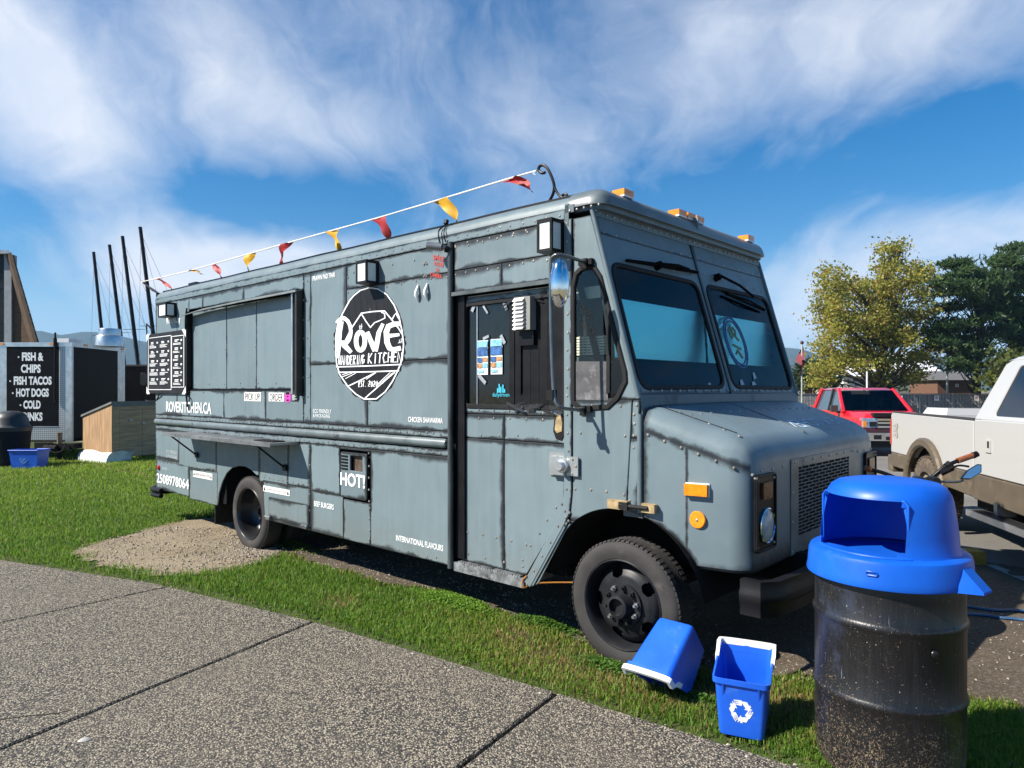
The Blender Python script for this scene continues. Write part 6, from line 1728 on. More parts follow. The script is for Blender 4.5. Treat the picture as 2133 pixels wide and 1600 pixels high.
# --- black drum with blue dome lid
dz = 0.075
can = thing('trash_can', 'scuffed black ribbed drum wearing a bright blue dome lid', 'trash can', (DRUM[0], DRUM[1], dz))
m = bpy.data.materials.new('drum_plastic'); m.use_nodes = True
t = NT(m.node_tree); b = m.node_tree.nodes['Principled BSDF']; co = t.n('ShaderNodeTexCoord').outputs['Object']
ox, oy, oz = t.sep(co)
mpn = t.n('ShaderNodeMapping'); t.l(co, mpn.inputs[0]); mpn.inputs['Scale'].default_value = (14, 14, .9)
c = t.mix(t.ramp(t.noise(mpn.outputs[0], 3, 6, .7), .4, .75), (0.007, 0.007, 0.008), (0.014, 0.0145, 0.016))
c = t.mix(t.m('MULTIPLY', t.ramp(t.noise(co, 2.6, 6, .65), .55, .72), .55), c, (0.045, 0.060, 0.11))
scr = t.ramp(t.noise(mpn.outputs[0], 9, 3, .5), .69, .74); c = t.mix(t.m('MULTIPLY', scr, t.ramp(t.noise(co, 3.1, 3), .5, .62)), c, (0.16, 0.19, 0.24))
fl = t.n('ShaderNodeTexNoise'); t.l(co, fl.inputs[0]); fl.inputs['Scale'].default_value = 120; fl.inputs['Detail'].default_value = 4; fl.inputs['Distortion'].default_value = 1.6
dens = t.m('ADD', t.ramp(oz, 0.02, 0.50, .13, 0.0), t.m('MULTIPLY', t.ramp(t.noise(co, 3.4, 3), .4, .7), .05))
chaff = t.ramp(t.m('ADD', fl.outputs['Fac'], dens), .685, .74); c = t.mix(t.m('MULTIPLY', chaff, .8), c, (0.24, 0.18, 0.11))
wh = t.n('ShaderNodeTexVoronoi'); t.l(co, wh.inputs[0]); wh.inputs['Scale'].default_value = 55
spk = t.m('MULTIPLY', t.ramp(wh.outputs['Distance'], .05, .13, 1, 0), t.ramp(t.noise(co, 30, 1), .58, .62)); c = t.mix(spk, c, (0.5, 0.5, 0.48))
t.l(c, b.inputs['Base Color']); t.l(t.ramp(chaff, 0, 1, .36, .9), b.inputs['Roughness']); t.l(t.bump(t.m('ADD', t.noise(mpn.outputs[0], 6, 4), t.m('MULTIPLY', chaff, .5)), .25, .006), b.inputs['Normal'])
DRUMM = m
bm = bmesh.new()
pr = [(0, 0), (.240, 0), (.268, .004), (.286, .020), (.296, .050), (.301, .12), (.303, .25), (.303, .312), (.307, .318), (.312, .328), (.312, .336), (.307, .346), (.303, .352), (.303, .47), (.303, .617), (.307, .623), (.312, .633), (.312, .641), (.307, .651), (.303, .657), (.302, .75), (.298, .82), (.290, .845), (.272, .846), (.268, .80), (.268, .03), (0, .03)]
lathe(bm, pr, 72); fin('drum', bm, DRUMM, can, smooth=True)
bm = bmesh.new(); lathe(bm, [(0, .008), (.006, .007), (.014, .004), (.016, 0)], 12, Matrix.Rotation(R(6), 4, 'Z') @ Matrix.Translation((0.0, -.3045, .56)) @ Matrix.Rotation(R(90), 4, 'X')); fin('bung', bm, DRUMM, can, smooth=True)
LIDM = mat('lid_blue', (0.008, 0.135, 0.70), 0.40, var=.10, scale=5, dirt=(0.03, 0.16, 0.55), dirt_amt=.15, dscale=6, bump=.05, bscale=200)
_t = NT(LIDM.node_tree); _b = LIDM.node_tree.nodes['Principled BSDF']; _o = LIDM.node_tree.nodes['Material Output']
_tr = _t.n('ShaderNodeBsdfTranslucent'); _tr.inputs[0].default_value = (.004, .10, .62, 1); _mx = _t.n('ShaderNodeMixShader'); _mx.inputs[0].default_value = .28
_t.l(_b.outputs[0], _mx.inputs[1]); _t.l(_tr.outputs[0], _mx.inputs[2]); _t.l(_mx.outputs[0], _o.inputs[0])
bm = bmesh.new()
lz = lambda z: z - dz
outer = [(.304, lz(.875)), (.336, lz(.872)), (.338, lz(.880)), (.333, lz(.90)), (.328, lz(.96)), (.322, lz(.975)), (.312, lz(.982)), (.286, lz(.985)), (.280, lz(.995)), (.275, lz(1.06)), (.266, lz(1.13)), (.256, lz(1.19)), (.247, lz(1.215)), (.232, lz(1.238)), (.205, lz(1.256)), (.15, lz(1.266)), (.07, lz(1.271)), (0, lz(1.272))]
inner = [(0, lz(1.262)), (.15, lz(1.256)), (.20, lz(1.246)), (.225, lz(1.228)), (.24, lz(1.208)), (.248, lz(1.185)), (.258, lz(1.13)), (.267, lz(1.06)), (.271, lz(.990)), (.268, lz(.972)), (.302, lz(.955)), (.304, lz(.875))]
lathe(bm, outer, 72); lathe(bm, inner, 72)
bmesh.ops.remove_doubles(bm, verts=bm.verts, dist=.0002)
bmesh.ops.recalc_face_normals(bm, faces=bm.faces)
lid = fin('dome_lid', bm, LIDM, can, normals=False)
ao = R(-62)                                              # opening looks this way (from -Y towards -X)
od = Vector((math.sin(ao), -math.cos(ao), 0)); ot = Vector((math.cos(ao), math.sin(ao), 0))
cb = bmesh.new()
vs = box(cb, -.205, .205, .168, .60, lz(.989), lz(1.205))
bmesh.ops.bevel(cb, geom=[e for e in cb.edges if abs(e.verts[0].co.y - e.verts[1].co.y) > .2], offset=.022, segments=4, affect='EDGES')
Mc = Matrix(((ot.x, od.x, 0, 0), (ot.y, od.y, 0, 0), (0, 0, 1, 0), (0, 0, 0, 1)))
cb.transform(Mc); bmesh.ops.recalc_face_normals(cb, faces=cb.faces)
cut = fin('cut', cb, None); cut.location = can.location
bpy.context.view_layer.update()
boolean(lid, [cut]); shade(lid, 32)
if not lid.data.materials: lid.data.materials.append(LIDM)
# lip round the opening
def on_dome(w_, z):
    """point on the cut plane"""
    return od * .168 + ot * w_ + Vector((0, 0, z))
fr_ = [(-.205, lz(.990)), (-.205, lz(1.190)), (-.190, lz(1.206)), (.190, lz(1.206)), (.205, lz(1.190)), (.205, lz(.990))]
bm = bmesh.new(); tube(bm, [on_dome(a, b_) for a, b_ in fr_], .006, 8); fin('opening_rim', bm, LIDM, can, smooth=True)
bm = bmesh.new(); cr_ = [od * .166 + ot * (.228 - .456 * i / 1) + Vector((0, 0, lz(.984))) for i in (0, 1)]
fl_ = [Vector((.284 * math.sin(ao + a), -.284 * math.cos(ao + a), lz(.984))) for a in [R(-54 + 108 * i / 20) for i in range(21)]]
a_ = [bm.verts.new(p) for p in fl_]; b_ = [bm.verts.new(p - Vector((0, 0, .008))) for p in fl_]; bm.faces.new(a_); bm.faces.new(b_[::-1])
for i in range(21): bm.faces.new((a_[i], b_[i], b_[(i + 1) % 21], a_[(i + 1) % 21]))
fin('lid_sill', bm, LIDM, can)
bm = bmesh.new(); lathe(bm, [(0, lz(.955)), (.268, lz(.955)), (.268, lz(.947)), (0, lz(.947))], 40); fin('lid_floor', bm, LIDM, can)
bm = bmesh.new()                                         # sill arc in front of the opening
arcp_ = [Vector((.283 * math.sin(ao + a), -.283 * math.cos(ao + a), lz(.987))) for a in [R(-52 + 104 * i / 20) for i in range(21)]]
tube(bm, arcp_, .006, 8); fin('sill_rim', bm, LIDM, can, smooth=True)
for aa, ro in ((R(34), .405), (R(-146), .36)):
    bm = bmesh.new(); e_ = Vector((math.sin(aa), -math.cos(aa), 0)); f_ = Vector((math.cos(aa), math.sin(aa), 0))
    T0, T1, B0, B1, O0, O1 = (e_ * .318 + f_ * .035 + Vector((0, 0, lz(.965))), e_ * .318 - f_ * .035 + Vector((0, 0, lz(.965))), e_ * .325 + f_ * .085 + Vector((0, 0, lz(.872))), e_ * .325 - f_ * .085 + Vector((0, 0, lz(.872))), e_ * ro + f_ * .035 + Vector((0, 0, lz(.872))), e_ * ro - f_ * .035 + Vector((0, 0, lz(.872))))
    O0u, O1u = O0 + Vector((0, 0, .010)), O1 + Vector((0, 0, .010))
    V = [bm.verts.new(p) for p in (T0, T1, B0, B1, O0, O1, O0u, O1u)]
    for f in ((0, 1, 7, 6), (0, 6, 4, 2), (1, 3, 5, 7), (6, 7, 5, 4), (2, 4, 5, 3)): bm.faces.new([V[i] for i in f])
    fin('lid_spout', bm, LIDM, can, bev=.004)
bm = bmesh.new(); a0 = R(-38)
pts = [Vector((.334 * math.sin(a0 + q), -.334 * math.cos(a0 + q), lz(.932 + s_))) for q, s_ in ((-.055, -.007), (.055, -.007), (.065, 0), (.055, .007), (-.055, .007), (-.065, 0), (-.055, -.007))]
tube(bm, pts, .0035, 6); fin('slot_rim', bm, LIDM, can, smooth=True)
can.scale = (.93, .93, 1)

# --- two blue recycling bins
BINM = mat('bin_blue', (0.010, 0.105, 0.62), .38, var=.10, scale=6, dirt=(.05, .16, .55), dirt_amt=.12, dscale=9)
def rrect(hx, hy, r, n=5):
    out = []
    for cx0, cy0, a0 in ((hx - r, hy - r, 0), (-hx + r, hy - r, 90), (-hx + r, -hy + r, 180), (hx - r, -hy + r, 270)):
        for i in range(n + 1): a = R(a0 + 90 * i / n); out.append((cx0 + r * math.cos(a), cy0 + r * math.sin(a)))
    return out
WB, DB, HF, HB = .132, .140, .268, .350      # half width/depth at the rim, front and back rim heights
def bin_h(y, x=0):
    s = max(0, min(1, (y + DB * .75) / (DB * 1.3))); s = s * s * (3 - 2 * s); return HF + (HB - HF) * s
def make_bin(name, label, emblem):
    root = thing(name, label, 'recycling bin', group='blue recycling bins beside the front wheel')
    bm = bmesh.new()
    lv = []
    for sc_, zf, kind in ((.80, 0, 'z'), (.82, .012, 'z'), (.90, .5, 'f'), (.955, .90, 'f'), (1.0, .905, 'f'), (1.045, .91, 'f'), (1.05, 1.0, 'f'), (.985, 1.0, 'f'), (.965, .93, 'f'), (.90, .5, 'i'), (.79, .016, 'z')):
        ring = []
        for x, y in rrect(WB, DB, .030):
            hh = bin_h(y); xx_, yy_ = x * sc_ - (0.006 * (1 if x > 0 else -1) if kind == 'i' else 0), y * sc_ - (0.006 * (1 if y > 0 else -1) if kind == 'i' else 0)
            ring.append(bm.verts.new((xx_, yy_, zf if kind == 'z' else zf * hh)))
        lv.append(ring)
    n = len(lv[0])
    for a, c_ in zip(lv, lv[1:]):
        for i in range(n): bm.faces.new((a[i], a[(i + 1) % n], c_[(i + 1) % n], c_[i]))
    bm.faces.new(lv[0][::-1]); bm.faces.new(lv[-1])
    fin('bin_body', bm, BINM, root, smooth=True)
    # pivoting white carry handle folded back along the rear rim
    bm = bmesh.new()
    pth = [(-WB * 1.07, .02), (-WB * 1.07, DB * .80), (-WB * .86, DB * 1.05), (WB * .86, DB * 1.05), (WB * 1.07, DB * .80), (WB * 1.07, .02)]
    ring0 = None
    pp = smooth_path([(x, y, 0) for x, y in pth], 4)
    for i, p in enumerate(pp):
        tg = (pp[min(i + 1, len(pp) - 1)] - pp[max(i - 1, 0)]).normalized(); nr_ = Vector((-tg.y, tg.x, 0))
        h0 = bin_h(p.y) + (.004 if 2 < i < len(pp) - 3 else -.03); ring = [bm.verts.new(p + nr_ * a + Vector((0, 0, h0 + b_))) for a, b_ in ((.004, -.012), (-.014, -.012), (-.014, .016), (.004, .016))]
        if ring0:
            for k in range(4): bm.faces.new((ring0[k], ring0[(k + 1) % 4], ring[(k + 1) % 4], ring[k]))
        else: bm.faces.new(ring)
        ring0 = ring
    bm.faces.new(ring0[::-1])
    fin('handle', bm, mat('handle_white', (0.76, 0.76, 0.74), .45, var=.06), root, bev=.003)
    for x in (-.085, .085):
        bm = bmesh.new(); hexa(bm, [(x - .004, -DB * .93, HF * .70), (x + .004, -DB * .93, HF * .70), (x + .004, -DB * .90, HF * .70), (x - .004, -DB * .90, HF * .70), (x - .004, -DB * 1.03, HF * .90), (x + .004, -DB * 1.03, HF * .90), (x + .004, -DB * .92, HF * .90), (x - .004, -DB * .92, HF * .90)]); fin('rib', bm, BINM, root)
    if emblem:
        # chasing arrows on the front wall; the wall leans out by its taper
        def EF(u, v, dp):
            z = .125 + v; y = -DB * (.815 + (.955 - .815) * z / (HF * .90)) - .0018 + dp; return (u, y, z)
        V, Fc = [], []
        for k in range(3):
            a0 = R(90 - 120 * k + 18)
            c_, s_ = math.cos(-R(120) * k), math.sin(-R(120) * k)
            rot = lambda x, y: (x * c_ - y * s_, x * s_ + y * c_)
            def poly(pts, dp=0):
                b0 = len(V)
                for x, y in pts: u, v = rot(x, y); V.append(EF(u, v, -.0002 * k + dp))
                Fc.append(tuple(range(b0, b0 + len(pts))))
            poly([(.006, .047), (.030, .047), (.040, .030), (.046, .036), (.044, .008), (.016, .010), (.024, .017), (.012, .030)])          # solid head
            for i in range(7):                                                                                                              # dotted tail
                for j in range(3):
                    x = -.046 + i * .0078 + .003 * (j % 2); y = .047 - j * .0088 - max(0, (-.030 - x)) * 1.2
                    s2 = .0022 + .0003 * i; poly([(x - s2, y - s2), (x + s2, y - s2), (x + s2, y + s2), (x - s2, y + s2)], -.0001)
            poly([(-.012, .049), (.006, .049), (.006, .028), (-.004, .028)], -.0003)
        me = bpy.data.meshes.new('recycling_emblem'); me.from_pydata(V, [], Fc); obj('recycling_emblem', me, WHITE, root)
    return root
bu = make_bin('recycling_bin', 'upright blue recycling bin with white chasing arrows on its front', True)
p0 = gnd(1494, 1530, .03); p1 = gnd(1594, 1550, .03)
dirx = Vector((p1[0] - p0[0], p1[1] - p0[1], 0)).normalized(); cen = (Vector(p0) + Vector(p1)) / 2 + Vector((-dirx.y, dirx.x, 0)) * .112
bu.location = (cen.x, cen.y, float(L(cen.x, cen.y)) + .008); bu.rotation_euler = (0, 0, math.atan2(dirx.y, dirx.x)); bu.scale = (0.93, 0.93, 1.0)
bt_ = make_bin('recycling_bin', 'blue recycling bin tipped upside down against the front tyre', False)
e1 = Vector((.73, -.68, 0)).normalized(); ax_ = Vector((.637, .478, .605)); ax_ = (ax_ - e1 * ax_.dot(e1)).normalized()
zl = -ax_; yl = zl.cross(e1).normalized()
Mr = Matrix((e1, yl, zl)).transposed().to_4x4()
# rim corner nearest us goes to this point
tgt = Vector(at(1393, 1428, 3.56)); cor = Vector((WB, (DB if yl.z > 0 else -DB), bin_h(DB if yl.z > 0 else -DB)))
Mt = Matrix.Translation(tgt - Mr.to_3x3() @ cor) @ Mr
lo = min(((Mt @ v.co).z - float(L((Mt @ v.co).x, (Mt @ v.co).y))) for c_ in bt_.children for v in c_.data.vertices)
Mt = Matrix.Translation((0, 0, -lo - .012)) @ Mt
bt_.matrix_world = Mt

# --- folding bicycle parked behind the drum
bk = thing('bicycle', 'small wheeled black bicycle with brown grips and a bar mirror, behind the drum', 'bicycle', (2.86, 4.75, 0.0))
bk.rotation_euler = (0, 0, math.atan2(-1, .22))           # local +X points ahead (towards us)
BKB = mat('bike_black', (0.012, 0.012, 0.013), .35, var=.2)
def bwheel(x, yaw=0):
    Mx = Matrix.Translation((x, 0, .255)) @ Matrix.Rotation(yaw, 4, 'Z') @ Matrix.Rotation(R(90), 4, 'X')
    bm = bmesh.new(); lathe(bm, [(.205 + .05 * math.cos(a), .05 * math.sin(a)) for a in [2 * math.pi * i / 12 for i in range(12)]], 36, Mx, closed=True); wh_ = fin('wheel', bm, RUBBER, bk, smooth=True)
    bm = bmesh.new(); lathe(bm, [(.165, -.02), (.17, 0), (.165, .02), (.16, 0)], 30, Mx, closed=True); fin('rim', bm, BKB, wh_, smooth=True)
    bm = bmesh.new()
    for i in range(18): a = 2 * math.pi * i / 18; s_ = (-1) ** i; cyl(bm, Mx @ Vector((.02 * math.cos(a), .02 * math.sin(a), .03 * s_)), Mx @ Vector((.165 * math.cos(a + .3 * s_), .165 * math.sin(a + .3 * s_), 0)), .0015, n=4)
    fin('spokes', bm, ALU, wh_)['kind'] = 'stuff'
    bm = bmesh.new(); cyl(bm, Mx @ Vector((0, 0, -.05)), Mx @ Vector((0, 0, .05)), .025, n=12); fin('hub', bm, BKB, wh_)
yaw = R(-38)
bwheel(0.0, yaw); bwheel(-.98)
bm = bmesh.new()
tube(bm, [(-.13, 0, .62), (-.35, 0, .38), (-.60, 0, .34)], .035, 10); tube(bm, [(-.60, 0, .34), (-.70, 0, .60), (-.76, 0, .82)], .020, 8)
for s_ in (-.07, .07): tube(bm, [(-.60, s_ * .4, .34), (-.98, s_, .255)], .012, 6); tube(bm, [(-.68, s_ * .3, .55), (-.98, s_, .255)], .010, 6)
fin('frame', bm, BKB, bk)
bm = bmesh.new()
for s_ in (-.065, .065): tube(bm, [(0, s_, .255), (-.09, s_ * .9, .55), (-.11, 0, .60)], .014, 8)
tube(bm, [(-.11, 0, .58), (-.17, 0, .80), (-.19, 0, 1.02)], .022, 10); fin('fork', bm, BKB, bk)
bm = bmesh.new(); hexa(bm, [(-.95, -.08, .85), (-.62, -.02, .85), (-.62, .02, .85), (-.95, .08, .85), (-.95, -.09, .90), (-.62, -.025, .88), (-.62, .025, .88), (-.95, .09, .90)]); fin('saddle', bm, BKB, bk, bev=.015)
bpy.context.view_layer.update()
iw = bk.matrix_world.inverted()
G = lambda px, py, Yd: iw @ Vector(at(px, py, Yd))
yb_ = 4.72
hb = [G(1880, 1004, yb_ + .05), G(1925, 1002, yb_), G(1940, 995, yb_), G(1965, 975, yb_ - .02), G(1990, 962, yb_ - .03), G(2036, 946, yb_)]
hb_l = [G(1925, 1002, yb_), G(1885, 1002, yb_ + .06), G(1840, 985, yb_ + .10), G(1800, 975, yb_ + .12)]
bm = bmesh.new(); tube(bm, smooth_path(hb[1:], 4), .013, 10); tube(bm, smooth_path(hb_l, 4), .013, 10); tube(bm, [G(1925, 1002, yb_), Vector((-.19, 0, 1.02))], .022, 10)
fin('handlebar', bm, BKB, bk, smooth=True)
GRIP = mat('brown_grip', (0.34, 0.105, 0.035), .5, var=.2, scale=40)
bm = bmesh.new(); tube(bm, [G(1995, 960, yb_ - .03), G(2026, 949, yb_)], .019, 12); fin('grip', bm, GRIP, bk, smooth=True)
bm = bmesh.new(); tube(bm, [G(2026, 949, yb_), G(2030, 948, yb_)], .022, 12); tube(bm, [G(2032, 947, yb_), G(2036, 945, yb_)], .020, 12); fin('grip_end', bm, BKB, bk)
bm = bmesh.new(); tube(bm, [G(1815, 978, yb_ + .11), G(1800, 975, yb_ + .12)], .019, 12); fin('grip', bm, GRIP, bk, smooth=True)
bm = bmesh.new(); tube(bm, [G(1972, 973, yb_ - .03), G(1980, 966, yb_ - .03)], .026, 10); tube(bm, smooth_path([G(1975, 980, yb_ - .04), G(1995, 970, yb_ - .10), G(2018, 972, yb_ - .10)], 4), .007, 6); tube(bm, [G(1960, 986, yb_ - .03), G(1985, 974, yb_ - .05)], .02, 8); fin('brake_lever', bm, BKB, bk)
bm = bmesh.new(); tube(bm, smooth_path([G(1930, 1004, yb_ - .05), G(1950, 1000, yb_ - .05), G(1958, 1003, yb_ - .05), G(1990, 1004, yb_ - .06), G(2006, 1001, yb_ - .06)], 4), .008, 8); mm_ = fin('mirror_arm', bm, mat('arm_grey', (0, 0, 0)), bk, smooth=True)
mq = [G(px, py, yb_ - .06 + (992 - py) * .0007) for px, py in ((2000, 998), (2019, 999), (2043, 984), (2043, 968), (2036, 967), (2014, 980))]
bm = bmesh.new(); nn_ = (mq[1] - mq[0]).cross(mq[3] - mq[0]).normalized()
a = [bm.verts.new(p + nn_ * .008) for p in mq]; c_ = [bm.verts.new(p - nn_ * .008) for p in mq]; bm.faces.new(a); bm.faces.new(c_[::-1])
for i in range(6): bm.faces.new((a[i], a[(i + 1) % 6], c_[(i + 1) % 6], c_[i]))
fin('mirror_shell', bm, BKB, mm_, bev=.003)
cen_ = sum(mq, Vector()) / 6
tocam = (iw @ Vector((0, 0, 1.64)) - cen_); sg = 1 if nn_.dot(tocam) > 0 else -1
bm = bmesh.new(); bm.faces.new([bm.verts.new(cen_ + (p - cen_) * .88 + nn_ * sg * .0095) for p in mq]); fin('mirror_glass', bm, CHROME, mm_, normals=False)
bm = bmesh.new(); lathe(bm, [(0, .06), (.035, .055), (.042, .0), (.03, -.03), (0, -.04)], 16, Matrix.Translation(G(1938, 1004, yb_ - .06)) @ Matrix.Rotation(R(90), 4, 'Y')); fin('bike_lamp', bm, BKB, bk, smooth=True)
bm = bmesh.new(); tube(bm, smooth_path([G(1960, 985, yb_ - .05), G(1935, 1010, yb_ - .12), G(1925, 1040, yb_ - .06)], 4), .004, 5); tube(bm, smooth_path([G(1920, 995, yb_), G(1890, 1000, yb_ - .05), G(1870, 1030, yb_)], 4), .004, 5); fin('brake_cable', bm, BKB, bk)

# --- lot details: wheel stop, stall line, hose
ws = thing('wheel_stop', 'yellow timber wheel stop lying at the edge of the asphalt lot', 'wheel stop', gnd(2055, 1181))
A = Vector(gnd(2055, 1181)); D_ = Vector((TF.a[0] * .05 - .93, .36, 0)).normalized(); D_ = Vector((-.985, .17, 0)); N_ = Vector((.17, .985, 0))
bm = bmesh.new(); ln_ = 1.9
hexa(bm, [Vector((0, 0, .0)), D_ * ln_, D_ * ln_ + N_ * .16, N_ * .16, Vector((0, 0, .135)), D_ * ln_ + Vector((0, 0, .135)), D_ * ln_ + N_ * .16 + Vector((0, 0, .135)), N_ * .16 + Vector((0, 0, .135))])
fin('timber', bm, mat('yellow_timber', (0.42, 0.27, 0.035), .8, var=.25, scale=12, dirt=(.16, .13, .09), dirt_amt=.35, dscale=7, bump=.3, bscale=30), ws, bev=.008)
bm = bmesh.new()
l0, l1 = Vector(gnd(2062, 1176, .018)), Vector(gnd(2150, 1212, .018)); nn_ = Vector((-(l1 - l0).y, (l1 - l0).x, 0)).normalized() * .05
bm.faces.new([bm.verts.new(p) for p in (l0 - nn_, l1 - nn_, l1 + nn_, l0 + nn_)])
tag(fin('stall_line', bm, mat('worn_white', (0.42, 0.41, 0.38), .9, var=.3, scale=20), normals=False), kind='structure')
bm = bmesh.new()
for pl in ([(1960, 1255), (2045, 1268), (2080, 1271), (2110, 1271), (2160, 1275)], [(1960, 1276), (2045, 1281), (2085, 1287), (2120, 1290), (2160, 1296)]):
    tube(bm, smooth_path([Vector(gnd(*p, .03)) for p in pl], 4), .012, 6)
tag(fin('garden_hose', bm, mat('hose_blue', (0.03, 0.10, 0.22), .5)), 'thin blue hose looped across the shaded gravel behind the drum', 'hose')
# pale shell lying on the pavement, and a few leaves and pebbles
q = gnd(176, 1543); bm = bmesh.new()
lathe(bm, [(0, .012), (.6, .010), (1, 0.002), (.98, 0)], 14, Matrix.Translation((q[0], q[1], .001)) @ Matrix.Rotation(R(20), 4, 'Z') @ Matrix.Diagonal((.030, .018, 1, 1)))
tag(fin('pebble', bm, mat('pale_stone', (0.50, 0.49, 0.45), .7), smooth=True), 'pale flat oval pebble lying on the pavement in the near corner', 'pebble')
bm = bmesh.new()
for _ in range(70):
    tt = random.random(); i = random.randrange(2, 6); a, b_ = Vector(EDGE[i]), Vector(EDGE[i + 1]); p = a.lerp(b_, tt) + Vector((-.6, -.8)) * abs(random.gauss(0, .12)); s = random.uniform(.004, .013)
    ring = [bm.verts.new((p.x + s * math.cos(k * 1.26 + tt), p.y + s * .7 * math.sin(k * 1.26 + tt), .001)) for k in range(5)]; tp_ = bm.verts.new((p.x, p.y, s * .7))
    for k in range(5): bm.faces.new((ring[k], ring[(k + 1) % 5], tp_))
tag(fin('gravel', bm, STONE, normals=False), kind='stuff')
# ------------------------------------------------------------------ WHITE PICKUP
PWF = Frame((4.95, 8.45, 0), (-.19, -.98)); PW = PWF.side
WP = thing('pickup_truck', 'white pickup truck with tan lower trim and muddy wheels, seen from its tail', 'pickup truck', tuple(PWF.o), PWF.rz)
CARW = mat('car_white', (0.59, 0.59, 0.575), .22, var=.0, coat=.6)
CART = mat('car_tan', (0.16, 0.125, 0.085), .4, .2, var=.12, dirt=(.25, .20, .14), dirt_amt=.2, dscale=4)
CGL = mat('car_glass', (0.012, 0.014, 0.018), .04, var=.1, spec=.8)
TRIM = mat('car_trim', (0.02, 0.02, 0.02), .5, var=.2)
MUD = mat('mud_rubber', (0.12, 0.092, 0.066), .9, var=.4, scale=16)
wF = lambda y0=0.0: (lambda u, v, dp: (u, y0 + dp, v))
RT = .42; W2 = 2.0
print('pickup', [PW(*p) for p in ((1863, 857), (1852, 945), (2016, 875), (2020, 1000), (1967, 979), (2132, 1013), (2075, 768), (2133, 765), (2048, 880), (2060, 790), (1914, 899), (1961, 967))])
archw = lambda r, a: (r * math.cos(R(a)), RT + .02 + r * math.sin(R(a)))
RA = .52
bed0, bed1 = -1.22, 1.27
zt2, zr2 = .79, .52
holes = [archw(RA, 200 - 220 * i / 16) for i in range(17)]
def bodyp(name, poly, m, y=0, th=.05): return plate(name, poly, wF(y), th, m, WP, bev=.010, gap=.002)
zc0 = RT + .02
def archcut(z, sgn): return math.sqrt(max(0, RA * RA - (z - zc0) ** 2)) * sgn
aup = [a for a in [180 * i / 16 for i in range(17)] if archw(RA, a)[1] > zt2]
up = [(bed0, zt2), (archcut(zt2, -1), zt2)] + [archw(RA, a) for a in aup[::-1]] + [(archcut(zt2, 1), zt2), (bed1, zt2), (bed1, 1.325), (bed0 + .04, 1.335), (bed0, 1.30)]
bodyp('bed_side', up, CARW)
bodyp('lower_trim', [(bed0, .60), (archcut(.60, -1), .60), (archcut(.70, -1), .70), (archcut(zt2, -1), zt2), (bed0, zt2)], CART); bodyp('lower_trim', [(archcut(.56, 1), .56), (bed1, .54), (bed1, zt2), (archcut(zt2, 1), zt2), (archcut(.68, 1), .68)], CART)
fl_ = [archw(RA - .005, -14 + 208 * i / 22) for i in range(23)] + [archw(RA + .105, 194 - 208 * i / 22) for i in range(23)]
plate('fender_flare', fl_, wF(-.055), .06, CART, WP, bev=.022, gap=0)
bodyp('cab_side', [(1.29, zt2), (3.9, zt2), (3.9, 1.36), (1.29, 1.34)], CARW); bodyp('lower_trim', [(1.29, .53), (3.9, .50), (3.9, zt2), (1.29, zt2)], CART, -.006)
bodyp('rear_door', [(1.45, zt2 + .004), (2.42, zt2 + .004), (2.42, 1.352), (1.45, 1.345)], CARW, -.007, .02); bodyp('front_door', [(2.43, zt2 + .004), (3.6, zt2 + .004), (3.6, 1.355), (2.43, 1.352)], CARW, -.007, .02)
# greenhouse leans inwards
TL = .16; ZR = 1.95
gF = lambda off=0: (lambda u, v, dp: (u, off + dp + (v - 1.34) / (ZR - 1.34) * TL, v))
plate('cab_pillar', [(1.29, 1.338), (3.9, 1.35), (3.6, ZR), (1.80, ZR), (1.62, ZR - .06)], gF(), .04, CARW, WP, holes=[rounded([(1.68, 1.385), (2.40, 1.39), (2.40, 1.86), (1.90, 1.86)], .05), rounded([(2.50, 1.39), (3.60, 1.40), (3.35, 1.86), (2.50, 1.86)], .05)], bev=.008)
plate('side_window', rounded([(1.67, 1.375), (2.41, 1.38), (2.41, 1.87), (1.89, 1.87)], .05), gF(.012), .006, CGL, WP, bev=.001, gap=0); plate('side_window', rounded([(2.49, 1.38), (3.61, 1.39), (3.36, 1.87), (2.49, 1.87)], .05), gF(.012), .006, CGL, WP, bev=.001, gap=0)
bm = bmesh.new(); hexa(bm, [(1.30, .05, .55), (5.3, .05, .55), (5.3, W2 - .05, .55), (1.30, W2 - .05, .55), (1.30, .05, 1.335), (5.3, .05, 1.20), (5.3, W2 - .05, 1.20), (1.30, W2 - .05, 1.335)]); box(bm, bed0 + .02, 1.28, .05, .12, .95, 1.31); box(bm, bed0 + .02, 1.28, W2 - .12, W2, .6, 1.325); box(bm, bed0, bed0 + .06, .05, W2 - .05, .62, 1.30); box(bm, bed0 + .05, 1.28, .12, W2 - .12, .72, .80)
fin('body_shell', bm, CARW, WP, bev=.02)
bm = bmesh.new(); hexa(bm, [(1.33, .05, 1.34), (3.95, .05, 1.34), (3.95, W2 - .05, 1.34), (1.33, W2 - .05, 1.34), (1.72, TL + .02, ZR - .02), (3.55, TL + .02, ZR - .02), (3.55, W2 - TL - .02, ZR - .02), (1.72, W2 - TL - .02, ZR - .02)]); fin('cab_interior', bm, DARKIN, WP)
bm = bmesh.new(); hexa(bm, [(1.66, TL - .01, ZR - .03), (3.62, TL - .01, ZR - .03), (3.62, W2 - TL + .01, ZR - .03), (1.66, W2 - TL + .01, ZR - .03), (1.82, TL + .08, ZR + .025), (3.5, TL + .08, ZR + .025), (3.5, W2 - TL - .08, ZR + .025), (1.82, W2 - TL - .08, ZR + .025)]); fin('roof', bm, CARW, WP, bev=.025, seg=3, smooth=True)
bm = bmesh.new(); box(bm, bed0 + .03, 1.27, .005, .11, 1.327, 1.345); fin('bed_rail', bm, mat('rail_cap', (.05, .045, .04), .6), WP, bev=.006)
bm = bmesh.new()
